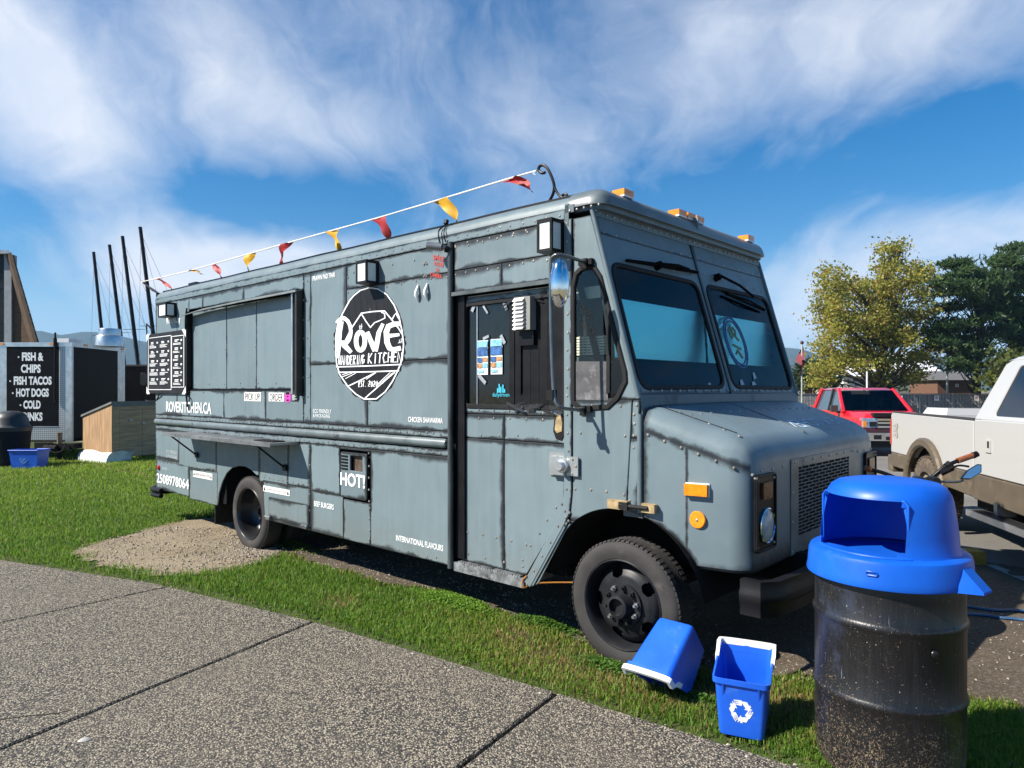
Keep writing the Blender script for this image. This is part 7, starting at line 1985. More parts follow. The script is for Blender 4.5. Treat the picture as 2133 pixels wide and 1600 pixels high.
for i in range(26): x = bed0 + .1 + i * .09; box(bm, x, x + .05, W2 - .15, W2 - .125, 1.0, 1.33)
fin('bed_liner', bm, TRIM, WP)
bm = bmesh.new(); box(bm, bed0 - .03, bed0 + .03, -.004, .12, .90, 1.24); fin('tail_light', bm, REDL, WP, bev=.012)
bm = bmesh.new(); box(bm, bed0 - .22, bed0 - .01, .03, W2 - .03, .52, .74); fin('rear_bumper', bm, CART, WP, bev=.03)
for x in (1.62, 2.58):
    bm = bmesh.new(); box(bm, x - .055, x + .055, -.020, -.007, 1.03, 1.15); hd = fin('door_handle', bm, CARW, WP, bev=.008); bm = bmesh.new(); box(bm, x + .0, x + .035, -.022, -.019, 1.075, 1.14); fin('handle_grip', bm, TRIM, hd)
# 4x4 decal outline
px0, px1 = PW(1859, 900)[0], PW(1873, 900)[0]; z1_, z0_ = PW(1865, 882)[1], PW(1866, 912)[1]
def outline_text(s, r, wd_):
    V, Fc = text2d(s, .04); return V, Fc
for s, a, b_ in (('4', .66, 1.0), ('x', .42, .62), ('4', .0, .36)):
    lettering(s, (px0 + .03, px1 - .03, z0_ + (z1_ - z0_) * a, z0_ + (z1_ - z0_) * b_), wF(-.003), mat('decal_grey', (.30, .27, .22), .5), WP, 0, .03); lettering(s, (px0 + .05, px1 - .05, z0_ + (z1_ - z0_) * (a + .03), z0_ + (z1_ - z0_) * (b_ - .03)), wF(-.005), CARW, WP, 0, .0)
def car_wheel(root, x, yc, rt, wt, face, tm, rm, spokes=6):
    Mx = Matrix.Translation((x, yc, rt)) @ Matrix.Rotation(R(90) * (1 if face < 0 else -1), 4, 'X')
    bm = bmesh.new(); h_ = wt / 2; rr = rt * .55
    lathe(bm, [(rr, h_ * .8), (rr + .01, h_ * .95), (rt * .78, h_ * 1.0), (rt * .93, h_ * .93), (rt * .985, h_ * .78), (rt, h_ * .4), (rt, -h_ * .4), (rt * .985, -h_ * .78), (rt * .93, -h_ * .93), (rt * .78, -h_), (rr, -h_ * .8)], 40, Mx); ty = fin('wheel', bm, tm, root, smooth=True)
    bm = bmesh.new(); lathe(bm, [(rr + .004, h_ * .8), (rr - .012, h_ * .82), (rr - .03, h_ * .4), (rr * .8, -h_ * .2), (0, -h_ * .25)], 32, Mx); fin('rim', bm, TRIM, ty, smooth=True)
    for i in range(spokes):
        a = 2 * math.pi * i / spokes; bm = bmesh.new(); u = Vector((math.cos(a), math.sin(a), 0)); v_ = Vector((-math.sin(a), math.cos(a), 0)); z = Vector((0, 0, 1))
        hexa(bm, [Mx @ p for p in (u * .05 - v_ * .035 + z * h_ * .3, u * (rr - .02) - v_ * .055 + z * h_ * .4, u * (rr - .02) + v_ * .055 + z * h_ * .4, u * .05 + v_ * .035 + z * h_ * .3, u * .05 - v_ * .03 + z * h_ * .62, u * (rr - .015) - v_ * .05 + z * h_ * .72, u * (rr - .015) + v_ * .05 + z * h_ * .72, u * .05 + v_ * .03 + z * h_ * .62)]); fin('spoke', bm, rm, ty)
    bm = bmesh.new(); lathe(bm, [(0, h_ * .75), (.06, h_ * .72), (.08, h_ * .3)], 16, Mx); fin('hub', bm, rm, ty, smooth=True)
    bm = bmesh.new()
    for i in range(44):
        a = 2 * math.pi * i / 44
        for s_, q in ((-.62, .5), (-.15, 0), (.3, .5), (.72, 0)):
            aa = a + q * .14; u = Vector((math.cos(aa), math.sin(aa), 0)); v_ = Vector((-math.sin(aa), math.cos(aa), 0)); c0 = u * rt + Vector((0, 0, s_ * h_))
            hexa(bm, [Mx @ (c0 + v_ * p + Vector((0, 0, z)) + u * r) for p, z, r in ((-.018, -.022, -.01), (.018, -.026, -.01), (.022, .022, -.01), (-.014, .026, -.01), (-.016, -.02, .008), (.016, -.024, .008), (.020, .02, .008), (-.012, .024, .008))])
    fin('tread_blocks', bm, tm, ty)['kind'] = 'stuff'
    return ty
for x in (0.0, 4.1):
    for yc, fc in ((.13, -1), (W2 - .13, 1)): car_wheel(WP, x, yc, RT, .29, fc, MUD, mat('mud_alloy', (.45, .37, .28), .5, .3, var=.2))
for y in (.06, W2 - .5): bm = bmesh.new(); box(bm, -.6, .6, y, y + .44, .62, 1.0); fin('wheel_well', bm, DARKIN, WP)
bm = bmesh.new(); box(bm, -1.1, 4.8, .45, W2 - .45, .42, .60); box(bm, 1.0, 1.9, .15, .5, .40, .58); fin('chassis', bm, CHASSIS, WP)
bm = bmesh.new(); box(bm, 1.42, 3.6, -.13, .03, .385, .445); rb = fin('running_board', bm, ALU, WP, bev=.02)
bm = bmesh.new(); box(bm, 1.5, 3.5, -.11, .01, .4455, .450); fin('tread_strip', bm, TRIM, rb)
bm = bmesh.new(); box(bm, 1.75, 1.82, -.02, .2, .44, .56); fin('board_bracket', bm, STEEL, rb)

# ------------------------------------------------------------------ RED PICKUP
zr_g = float(H(9.8, 21.0))
RF = Frame((9.80, 21.0, zr_g), (-.087, -.996)); RPp = thing('pickup_truck', 'red pickup truck parked facing us beyond the grey hood', 'pickup truck', tuple(RF.o), RF.rz)
CRED = mat('car_red', (0.62, 0.012, 0.022), .22, var=.05, coat=.7)
WR_ = 2.03
bm = bmesh.new()
hexa(bm, [(-4.3, 0, .55), (1.35, .0, .50), (1.35, WR_, .50), (-4.3, WR_, .55), (-4.3, 0.02, 1.12), (1.30, .06, 1.10), (1.30, WR_ - .06, 1.10), (-4.3, WR_ - .02, 1.12)])
fin('body', bm, CRED, RPp, bev=.05, seg=3, smooth=True)
bm = bmesh.new(); hexa(bm, [(-.15, .04, 1.10), (1.36, .10, 1.08), (1.36, WR_ - .10, 1.08), (-.15, WR_ - .04, 1.10), (-.1, .12, 1.27), (1.20, .22, 1.20), (1.20, WR_ - .22, 1.20), (-.1, WR_ - .12, 1.27)]); fin('hood', bm, CRED, RPp, bev=.05, seg=3, smooth=True)
bm = bmesh.new(); hexa(bm, [(-4.3, .02, 1.12), (-2.5, .02, 1.12), (-2.5, WR_ - .02, 1.12), (-4.3, WR_ - .02, 1.12), (-4.3, .04, 1.34), (-2.5, .04, 1.34), (-2.5, WR_ - .04, 1.34), (-4.3, WR_ - .04, 1.34)]); fin('bed', bm, CRED, RPp, bev=.03)
zA, zB_ = 1.24, 1.92
P8 = [(0.0, .06, zA), (0.0, WR_ - .06, zA), (-2.45, WR_ - .06, zA), (-2.45, .06, zA), (-.78, .24, zB_), (-.78, WR_ - .24, zB_), (-2.2, WR_ - .24, zB_), (-2.2, .24, zB_)]
bm = bmesh.new(); box(bm, -2.45, 0.02, .05, WR_ - .05, 1.08, zA); hexa(bm, [(-2.25, .20, zB_ - .05), (-.72, .20, zB_ - .05), (-.72, WR_ - .20, zB_ - .05), (-2.25, WR_ - .20, zB_ - .05), (-2.1, .36, zB_ + .03), (-.95, .36, zB_ + .03), (-.95, WR_ - .36, zB_ + .03), (-2.1, WR_ - .36, zB_ + .03)])
fin('roof', bm, CRED, RPp, bev=.03, seg=3, smooth=True)
for s_ in (0, 1):
    y_ = lambda y: y if s_ == 0 else WR_ - y
    bm = bmesh.new(); tube(bm, [(0.06, y_(.05), zA - .02), (-.35, y_(.13), 1.55), (-.80, y_(.23), zB_ - .02)], .055, 6); fin('windscreen_pillar', bm, CRED, RPp, smooth=True)
    bm = bmesh.new(); tube(bm, [(-1.22, y_(.06), zA), (-1.22, y_(.22), zB_)], .045, 6); fin('door_pillar', bm, TRIM, RPp); bm = bmesh.new(); tube(bm, [(-2.5, y_(.06), zA), (-2.22, y_(.23), zB_)], .08, 6); fin('rear_pillar', bm, CRED, RPp)
    bm = bmesh.new(); bm.faces.new([bm.verts.new(p) for p in ((-.02, y_(.075), zA), (-.76, y_(.235), zB_ - .03), (-2.25, y_(.235), zB_ - .03), (-2.4, y_(.075), zA))]); fin('side_window', bm, mat('red_glass', (.05, .09, .12), .05, spec=.9), RPp, normals=False)
bm = bmesh.new(); bm.faces.new([bm.verts.new(p) for p in ((.03, .10, zA), (.03, WR_ - .10, zA), (-.74, WR_ - .27, zB_ - .03), (-.74, .27, zB_ - .03))]); fin('windscreen', bm, glass('car_windscreen', (.8, .85, .85), 1.0), RPp, normals=False)
bm = bmesh.new(); box(bm, -2.38, -.02, .12, WR_ - .12, 1.10, 1.26); box(bm, -1.3, -1.15, .38, .82, 1.2, 1.68); box(bm, -1.3, -1.15, WR_ - .82, WR_ - .38, 1.2, 1.68); box(bm, -1.28, -1.18, .48, .72, 1.69, 1.84); box(bm, -1.28, -1.18, WR_ - .72, WR_ - .48, 1.69, 1.84); box(bm, -2.40, -2.3, .15, WR_ - .15, 1.2, 1.86)
fin('cab_interior', bm, mat('seat_dark', (.05, .055, .055), .8), RPp)
bm = bmesh.new(); tube(bm, smooth_path([(-.55 + .18 * .4 * math.cos(a), 1.48 + .18 * math.sin(a), 1.42 + .18 * math.cos(a)) for a in [2 * math.pi * i / 12 for i in range(13)]], 2), .016, 6); fin('steering_wheel', bm, TRIM, RPp)
bm = bmesh.new(); box(bm, 1.35, 1.42, .46, WR_ - .46, .80, 1.09); gr = fin('grille', bm, TRIM, RPp, bev=.02)
for z in (.86, .97, 1.06):
    bm = bmesh.new(); box(bm, 1.42, 1.45, .44, WR_ - .44, z - .028, z + .028); fin('grille_bar', bm, CHROME, gr, bev=.01)
bm = bmesh.new(); box(bm, 1.20, 1.40, .36, WR_ - .36, 1.13, 1.24); fin('hood_guard', bm, TRIM, RPp, bev=.03)
for y0_, y1_ in ((.05, .46), (WR_ - .46, WR_ - .05)):
    bm = bmesh.new(); hexa(bm, [(1.22, y0_, .84), (1.40, y0_ + .02, .84), (1.40, y1_, .84), (1.22, y1_, .84), (1.22, y0_, 1.10), (1.36, y0_ + .02, 1.10), (1.36, y1_, 1.10), (1.22, y1_, 1.10)]); hl = fin('headlight', bm, mat('lamp_silver', (.55, .58, .6), .15, .7, var=.2, scale=20), RPp, bev=.02)
    ym = (y0_ + y1_) / 2 + (.08 if y0_ < 1 else -.08); bm = bmesh.new(); box(bm, 1.37, 1.415, ym - .09, ym + .09, .87, 1.00); fin('lens', bm, TRIM, hl, bev=.02)
    yo = y0_ + .07 if y0_ < 1 else y1_ - .07; bm = bmesh.new(); box(bm, 1.34, 1.405, yo - .045, yo + .045, .85, 1.02); fin('turn_signal', bm, AMBER, hl, bev=.01)
bm = bmesh.new(); box(bm, 1.30, 1.55, -.01, WR_ + .01, .48, .70); fbp = fin('front_bumper', bm, CHROME, RPp, bev=.05, seg=3, smooth=True)
bm = bmesh.new(); box(bm, 1.535, 1.56, .30, .50, .52, .64); box(bm, 1.535, 1.56, .62, WR_ - .62, .50, .60); fin('bumper_inlet', bm, TRIM, fbp)
bm = bmesh.new(); box(bm, 1.25, 1.48, .06, WR_ - .06, .28, .485); fin('air_dam', bm, TRIM, RPp, bev=.03)
for s_ in (0, 1):
    y_ = lambda y: y if s_ == 0 else WR_ - y
    bm = bmesh.new(); a_, b_ = sorted((y_(-.22), y_(-.02))); box(bm, -.32, -.20, a_, b_, 1.22, 1.42); mr_ = fin('door_mirror', bm, mat('mirror_grey', (.06, .06, .06), .4), RPp, bev=.03, seg=3); bm = bmesh.new(); a_, b_ = sorted((y_(-.05), y_(.12))); box(bm, -.29, -.24, a_, b_, 1.19, 1.25); fin('mirror_arm', bm, TRIM, mr_)
for x in (.62, -3.1):
    for yc, fc in ((.14, -1), (WR_ - .14, 1)): car_wheel(RPp, x, yc, .40, .27, fc, TYRE, STEEL)

# ------------------------------------------------------------------ red pennant on a pole beyond the hood
pY = 10.6
pb = at(1669, 812 + 1.64 * F_PX / pY, pY)
pole = thing('flag_pole', 'dark red pennant flag on a thin white pole behind the hood', 'flag', (pb[0], pb[1], 0))
zt_ = at(1670.5, 716, pY)[2]
bm = bmesh.new(); cyl(bm, (0, 0, 0), (.012, 0, zt_), .012, n=8); fin('pole', bm, mat('pole_pale', (.5, .55, .5), .5), pole)
bm = bmesh.new(); lathe(bm, [(0, -.03), (.02, -.018), (.028, 0), (.02, .018), (0, .03)], 10, Matrix.Translation((.012, 0, zt_ + .015))); fin('ball', bm, mat('ball_red', (.12, .01, .015), .4), pole, smooth=True)
loc = lambda px, py: Vector(at(px, py, pY)) - Vector((pb[0], pb[1], 0))
bm = bmesh.new()
Lft = [loc(1672, 722), loc(1666, 736), loc(1658, 752), loc(1663, 757), loc(1665, 760), loc(1663, 781)]; Rgt = [loc(1674, 722), loc(1673, 736), loc(1673, 750), loc(1672, 762), loc(1672, 770), loc(1668, 778)]
rows = [[bm.verts.new(a.lerp(b_, s) + Vector((0, .05 * math.sin(3 * s + i), 0))) for s in (0, .33, .66, 1)] for i, (a, b_) in enumerate(zip(Lft, Rgt))]
for a, b_ in zip(rows, rows[1:]):
    for j in range(3): bm.faces.new((a[j], a[j + 1], b_[j + 1], b_[j]))
fin('pennant', bm, mat('flag_dark_red', (.20, .012, .02), .7, var=.2), pole, smooth=True, normals=False)

# ------------------------------------------------------------------ FISH AND CHIPS TRAILER and what stands round it
ty_ = 16.5; tx = at(150, 800, ty_)[0]
ft = thing('food_trailer', 'black food trailer with fish and chips lettering and a steel roof fan', 'food trailer', (tx, ty_, 0))
ZTT = at(150, 716, ty_)[2]; ZF = at(100, 888, ty_)[2]
tX = lambda px: at(px, 800, ty_)[0] - tx
TB = mat('trailer_black', (0.007, 0.007, 0.009), .4, var=.2, spec=.12)
TS = mat('trailer_side_black', (0.004, 0.004, 0.005), .4, var=.2, spec=.1)
m = bpy.data.materials.new('diamond_plate'); m.use_nodes = True
t = NT(m.node_tree); b = m.node_tree.nodes['Principled BSDF']; co = t.n('ShaderNodeTexCoord').outputs['Object']
mp_ = t.n('ShaderNodeMapping'); t.l(co, mp_.inputs[0]); mp_.inputs['Rotation'].default_value = (R(0), R(45), 0)
ck_ = t.n('ShaderNodeTexChecker'); t.l(mp_.outputs[0], ck_.inputs[0]); ck_.inputs['Scale'].default_value = 30
c = t.mix(ck_.outputs['Fac'], (.30, .31, .32), (.55, .56, .57)); t.l(c, b.inputs['Base Color']); b.inputs['Metallic'].default_value = .7; b.inputs['Roughness'].default_value = .4
t.l(t.bump(ck_.outputs['Fac'], .8, .01), b.inputs['Normal'])
DIA = m
LEN = 4.2; DEP = at(268, 728, 18.7)[0]; DD = 2.25
bm = bmesh.new(); box(bm, -LEN, -.002, .012, DD - .002, .42, ZTT - .06); fin('body', bm, DARKIN, ft)
xl = tX(14)
plate('sign_panel', rect(xl, tX(123), ZF, ZTT - .07), lambda u, v, d_: (u, -.004 + d_, v), .014, TB, ft, bev=.002, gap=0)
plate('kick_plate', rect(-LEN, tX(136), .46, ZF - .016), lambda u, v, d_: (u, -.002 + d_, v), .012, DIA, ft, bev=.002, gap=0)
bm = bmesh.new(); box(bm, -LEN, tX(122), -.012, .008, ZF - .015, ZF - .0005); fin('trim_strip', bm, ALU, ft)
plate('corner_plate', rect(tX(122.5), tX(136), ZF - .014, ZTT - .07), lambda u, v, d_: (u, -.003 + d_, v), .012, DIA, ft, bev=.002, gap=0)
plate('corner_trim', rect(tX(136), .0, .42, ZTT - .07), lambda u, v, d_: (u, -.006 + d_, v), .012, ALU, ft, bev=.002, gap=0)
plate('corner_trim', rect(-LEN, xl, ZF, ZTT - .07), lambda u, v, d_: (u, -.006 + d_, v), .012, ALU, ft, bev=.002, gap=0)
SFt = lambda u, v, d_: (.004 - d_, u, v)
plate('corner_trim', rect(0, .05, .42, ZTT - .07), SFt, .012, ALU, ft, bev=.002, gap=0); plate('side_wall', rect(.05, DD - .34, .50, ZTT - .07), SFt, .012, TS, ft, bev=.002, gap=0); plate('corner_trim', rect(DD - .34, DD, .42, ZTT - .07), SFt, .012, ALU, ft, bev=.002, gap=0)
bm = bmesh.new(); box(bm, -LEN - .02, .02, -.02, DD + .02, ZTT - .07, ZTT + .03); rt_ = fin('roof_trim', bm, ALU, ft, bev=.01)
for px in (5, 110): bm = bmesh.new(); x = tX(px); box(bm, x - .05, x + .05, -.035, -.018, ZTT - .03, ZTT + .015); fin('marker_lamp', bm, AMBER, rt_, bev=.008)
for y in (.5, DD - .15): bm = bmesh.new(); box(bm, .018, .035, y - .06, y + .06, ZTT - .03, ZTT + .015); fin('marker_lamp', bm, AMBER, rt_, bev=.008)
for s, px0, px1, py0, py1 in (('FISH &', 46, 91, 734, 752), ('CHIPS', 44, 85, 759, 777), ('FISH TACOS', 29, 108, 784, 802), ('HOT DOGS', 34, 102, 809, 827), ('COLD', 49, 85, 834, 852), ('DRINKS', 38, 89, 859, 877)):
    lettering(s, (tX(px0), tX(px1), at(0, py1, ty_)[2], at(0, py0, ty_)[2]), lambda u, v, d_: (u, -.006 + d_, v), WHITE, ft, 0, .045)
for px, py in ((39, 744), (21.5, 794), (27, 819), (43, 844)):
    q = at(px, py, ty_); bm = bmesh.new(); bm.faces.new([bm.verts.new((q[0] - tx + .020 * math.cos(k * .785), -.007, q[2] + .020 * math.sin(k * .785))) for k in range(8)]); fin('lettering', bm, WHITE, ft, normals=False)
bm = bmesh.new(); x = tX(118); tube(bm, smooth_path([(x, -.05, at(0, 693, ty_)[2]), (x, -.05, ZTT), (x - .01, -.05, at(0, 828, ty_)[2]), (x + .03, -.05, at(0, 836, ty_)[2])], 4), .022, 8); cyl(bm, (x, -.05, at(0, 705, ty_)[2]), (x, -.05, at(0, 722, ty_)[2]), .04, n=8); fin('stove_pipe', bm, BLACK, ft)
fy = 18.0
fx = at(228, 700, fy)[0] - tx; fz0 = ZTT + .02; fk = fy / F_PX
bm = bmesh.new(); lathe(bm, [(26 * fk, 0), (26 * fk, 20 * fk), (25 * fk, 22 * fk), (21 * fk, 23 * fk), (21 * fk, 34 * fk), (20 * fk, 37 * fk), (0, 37 * fk)], 28, Matrix.Translation((fx, fy - ty_, fz0))); fin('roof_fan', bm, ALU, ft, smooth=True)
bm = bmesh.new(); a, b_ = at(122, 706, 17.2), at(154, 714, 17.2); box(bm, a[0] - tx, b_[0] - tx, .5, 1.0, ZTT + .03, ZTT + .16); fin('roof_vent', bm, WSTK, ft, bev=.02)
bm = bmesh.new()
hx = tX(140)
box(bm, hx - .5, hx + .35, -.35, .0, .28, .40); cyl(bm, (hx, -.28, .05), (hx, -.28, .62), .05, n=10); cyl(bm, (hx - .28, -.38, .30), (hx + .0, -.38, .30), .08, n=10); box(bm, hx - .5, hx - .1, -.40, -.36, .24, .44); tube(bm, smooth_path([(hx - .2, -.4, .4), (hx - .05, -.45, .22), (hx + .15, -.42, .25), (hx + .2, -.38, .42)], 4), .018, 6)
fin('hitch', bm, BLACKM, ft)
bm = bmesh.new(); cyl(bm, (hx, -.28, .621), (hx, -.28, .66), .065, n=10); cyl(bm, (hx, -.28, .40), (hx, -.28, .62), .055, n=10); fin('jack_post', bm, mat('jack_tan', (.30, .24, .17), .5, .3), ft)
for x in (-1.8, -2.7): car_wheel(ft, x, .10, .33, .2, -1, TYRE, STEEL)
# second dark trailer behind
t2y = 21.0; x0 = at(252, 800, t2y)[0]; x1 = at(345, 800, t2y)[0]; z2 = at(0, 761, t2y)[2]
t2 = thing('food_trailer', 'plain black trailer with a small rounded window, behind the plywood cupboard', 'food trailer', (x0, t2y, 0))
bm = bmesh.new(); box(bm, 0, x1 - x0, 0, 2.2, .4, z2 - .03); fin('body', bm, TB, t2, bev=.01)
bm = bmesh.new(); box(bm, -.01, x1 - x0 + .01, -.01, 2.21, z2 - .03, z2 + .02); fin('roof_trim', bm, mat('rail_cap', (0, 0, 0)), t2)
a, b_ = at(292, 803, t2y), at(306, 776, t2y); plate('window', rounded(rect(a[0] - x0, b_[0] - x0, a[2], b_[2]), .08), lambda u, v, d_: (u, -.012 + d_, v), .012, mat('grey_pane', (.06, .07, .07), .1, spec=.8), t2)
for x in (.5, 1.3): car_wheel(t2, x, .1, .33, .2, -1, TYRE, STEEL)
# plywood cupboard with sloping lid
py_ = 15.7; pc = at(233, 960, py_); TH = R(32); cb_ = thing('plywood_cupboard', 'plywood cupboard with a sloping grey lid and a white tarp at its foot', 'cupboard', (pc[0], py_, 0), -TH)
PLYW = mat('plywood', (0.50, 0.305, 0.155), .65, var=.22, scale=3.2, aniso=(5, 5, .6), dirt=(.34, .18, .08), dirt_amt=.18, dscale=2.5)
PLYS = mat('plywood_door', (0.56, 0.36, 0.21), .7, var=.22, scale=3.0, aniso=(.7, .7, 6), dirt=(.10, .06, .04), dirt_amt=.06, dscale=7)
zt_ = at(0, 838, py_)[2]; zl_ = at(158, 868, py_)[2]; wl = (pc[0] - at(162, 900, py_)[0]) * 1.62
# left face looks at us (along -Y); right face turns away along +X,+Y
for i, (a, b_) in enumerate(((-wl, -wl * .78), (-wl * .78, -wl * .40), (-wl * .40, 0))):
    za, zb_ = zl_ + (zt_ - zl_) * (1 + a / wl), zl_ + (zt_ - zl_) * (1 + b_ / wl)
    plate('plywood_panel', [(a, .06), (b_, .06), (b_, zb_ - .03), (a, za - .03)], lambda u, v, d_: (u, d_, v), .018, PLYW, cb_, bev=.002, gap=.002)
rdx = Vector((at(330, 900, 17.0)[0] - pc[0], 17.0 - py_, 0)); rdx = Matrix.Rotation(TH, 3, 'Z') @ rdx; rl = rdx.length; rdx.normalize(); rn = Vector((rdx.y, -rdx.x, 0))
CF = lambda u, v, d_: tuple(rdx * u - rn * d_ + Vector((0, 0, v)))
plate('side_panel', rect(.002, rl * .16, .06, zt_ - .18), CF, .018, PLYS, cb_, gap=.002); dr1 = plate('door', rect(rl * .16, rl * .64, .10, zt_ - .18), CF, .018, PLYS, cb_, gap=.003); dr2 = plate('door', rect(rl * .64, rl, .10, zt_ - .18), CF, .018, PLYS, cb_, gap=.003)
plate('head_board', rect(.002, rl, zt_ - .179, zt_ - .10), CF, .018, PLYS, cb_, gap=.001)
for u, z, d__ in ((rl * .38, zt_ - .42, dr1), (rl * .66, zt_ - .50, dr2)):
    bm = bmesh.new(); hexa(bm, [CF(u - .06, z - .02, -.02), CF(u + .06, z - .02, -.02), CF(u + .06, z - .02, -.001), CF(u - .06, z - .02, -.001), CF(u - .06, z + .02, -.02), CF(u + .06, z + .02, -.02), CF(u + .06, z + .02, -.001), CF(u - .06, z + .02, -.001)]); fin('hasp', bm, STEEL, d__)
bm = bmesh.new()
A_ = [Vector((-wl - .03, -.03, zl_ - .03)), Vector((.02, -.03, zt_ - .03)), rdx * (rl + .03) + Vector((0, 0, zt_ - .03)), rdx * (rl + .03) + Vector((-wl - .03, 0, zl_ - .03))]
A_ = [Vector((-wl - .03, -.03, zl_ - .028)), Vector((.03, -.03, zt_ - .028)), Vector((rdx.x * rl + .03, rdx.y * rl, zt_ - .028)), Vector((rdx.x * rl - wl - .03, rdx.y * rl, zl_ - .028))]
hexa(bm, A_ + [p + Vector((0, 0, .045)) for p in A_]); fin('lid', bm, mat('grey_lid', (.20, .21, .20), .6, var=.15), cb_, bev=.005)
bm = bmesh.new()
hexa(bm, [CF(0, zt_ - .10, -.012), CF(rl, zt_ - .10, -.012), CF(rl, zt_ - .10, .0), CF(0, zt_ - .10, 0), CF(0, zt_ - .03, -.012), CF(rl, zt_ - .03, -.012), CF(rl, zt_ - .03, 0), CF(0, zt_ - .03, 0)]); fin('fascia', bm, mat('grey_lid', (0, 0, 0)), cb_)
bm = bmesh.new()
for i in range(9):
    for j in range(4): pass
rows = []
tp = [(-wl * .98, -.10), (-wl * .6, -.13), (-wl * .3, -.12), (.03, -.10)] + [tuple((rdx * (rl * q) + rn * .05)[:2]) for q in (.08, .22, .40)]
for i, (x, y) in enumerate(tp):
    h_ = .25 + .03 * math.sin(i * 2.1); rows.append([bm.verts.new((x + random.uniform(-.02, .02), y + o_ + random.uniform(-.015, .015), z)) for z, o_ in ((0.0, -.02), (.10, -.03), (.19, .01), (h_, .09))])
for a, b_ in zip(rows, rows[1:]):
    for j in range(3): bm.faces.new((a[j], b_[j], b_[j + 1], a[j + 1]))
fin('tarp', bm, mat('white_tarp', (.62, .64, .62), .5, var=.15, bump=.4, bscale=8), cb_, smooth=True, normals=False)
# dark domed bin and blue crate
cx0, cy0 = at(22, 970, 15.1)[0], 15.1
c2 = thing('trash_can', 'dark grey trash can with a domed lid beside the fish and chips trailer', 'trash can', (cx0, cy0, 0))
kk = 15.1 / F_PX; GD = mat('bin_grey', (.035, .038, .042), .45, var=.15)
bm = bmesh.new(); lathe(bm, [(0, 0), (30 * kk, 0), (33 * kk, 25 * kk), (37 * kk, 76 * kk), (0, 76 * kk)], 28); fin('bin_body', bm, BLACKM, c2, smooth=True)
bm = bmesh.new(); lathe(bm, [(38 * kk, 74 * kk), (39 * kk, 82 * kk), (36 * kk, 84 * kk), (33 * kk, 88 * kk), (31 * kk, 100 * kk), (25 * kk, 110 * kk), (14 * kk, 115 * kk), (0, 116 * kk)], 28); fin('dome_lid', bm, GD, c2, smooth=True)
q = at(62, 977, 14.7); cr = thing('storage_crate', 'bright blue open recycling crate on the grass in front of the trailer', 'crate', (q[0], 14.7, float(L(q[0], 14.7))))
k4 = 14.7 / F_PX; bm = bmesh.new()
lo_ = [(-26 * k4, -.16), (25 * k4, -.16), (25 * k4, .16), (-26 * k4, .16)]; up_ = [(-30 * k4, -.20), (29 * k4, -.20), (29 * k4, .20), (-30 * k4, .20)]
V0 = [bm.verts.new((x, y, 0)) for x, y in lo_]; V1 = [bm.verts.new((x, y, 38 * k4)) for x, y in up_]; V2 = [bm.verts.new((x * .95, y * .93, 38 * k4)) for x, y in up_]; V3 = [bm.verts.new((x * .95, y * .93, .015)) for x, y in lo_]
for a, b_ in ((V0, V1), (V1, V2), (V2, V3)):
    for i in range(4): bm.faces.new((a[i], a[(i + 1) % 4], b_[(i + 1) % 4], b_[i]))
bm.faces.new(V0[::-1]); bm.faces.new(V3); fin('crate_body', bm, mat('crate_blue', (.012, .11, .60), .45, var=.1), cr, bev=.006)
bm = bmesh.new(); o_ = [(x * 1.03, y * 1.04) for x, y in up_]
for i in range(4): a, b_ = o_[i], o_[(i + 1) % 4]; tube(bm, [(a[0], a[1], 38 * k4), (b_[0], b_[1], 38 * k4)], .012, 6)
fin('crate_rim', bm, mat('crate_blue', (0, 0, 0)), cr)
bm = bmesh.new()
for a, b_, c_, d_ in ((-8, 3, 10, 20), ):
    pass
V, Fc = [], []
for pts in (((-9, 13), (-2, 13), (6, 22), (0, 22)), ((-6, 9), (4, 12), (9, 18), (2, 15)), ((-8, 22), (-3, 24), (-5, 18), (-9, 17))):
    b0 = len(V)
    for x, z in pts: V.append((x * k4, -.16 - .04 * z / 38 - .012, z * k4))
    Fc.append(tuple(range(b0, b0 + 4)))
me = bpy.data.meshes.new('recycling_emblem'); me.from_pydata(V, [], Fc); obj('recycling_emblem', me, mat('emblem_blue', (.10, .25, .66), .5), cr)

# ------------------------------------------------------------------ A-frame building at the left edge
by = 25.0; AX_ = lambda px: at(px, 800, by)[0]; AZ_ = lambda py: at(0, py, by)[2]
ab = thing('timber_building', 'wood clad building with a steep sloping end wall and pale metal roof edge', 'building', (AX_(27), by, 0))
ox_ = AX_(27)
zt_ = AZ_(531)
WOOD = mat('cedar_boards', (0.145, 0.078, 0.036), .7, var=.3, scale=4, aniso=(.6, .6, 10))
slope = (AX_(76) - AX_(27)) / (AZ_(545) - AZ_(712))
nb = 22
for i in range(nb):
    z0_, z1_ = zt_ * i / nb, zt_ * (i + 1) / nb; xr = lambda z: (zt_ - z) * slope
    plate('board', [(0.02, z0_), (xr(z0_), z0_), (xr(z1_) + .001, z1_), (0.02, z1_)], lambda u, v, d_: (u, d_ + random.uniform(0, .004), v), .03, WOOD, ab, bev=.004, gap=.004)
bm = bmesh.new(); box(bm, AX_(12) - ox_, .0, -.08, .2, 0, zt_); fin('column', bm, mat('column_grey', (.36, .38, .40), .5, var=.1), ab)
bm = bmesh.new(); box(bm, -6, AX_(12) - ox_ - .001, .02, .2, 0, zt_); fin('wall', bm, mat('dark_wall', (.02, .025, .026), .3, var=.2), ab)
xg = zt_ * slope; bk_ = Vector((-6.7, 5.4, 0))
def sk(x, y, z): return tuple(Vector((x, -.25, z)) + bk_ * y)
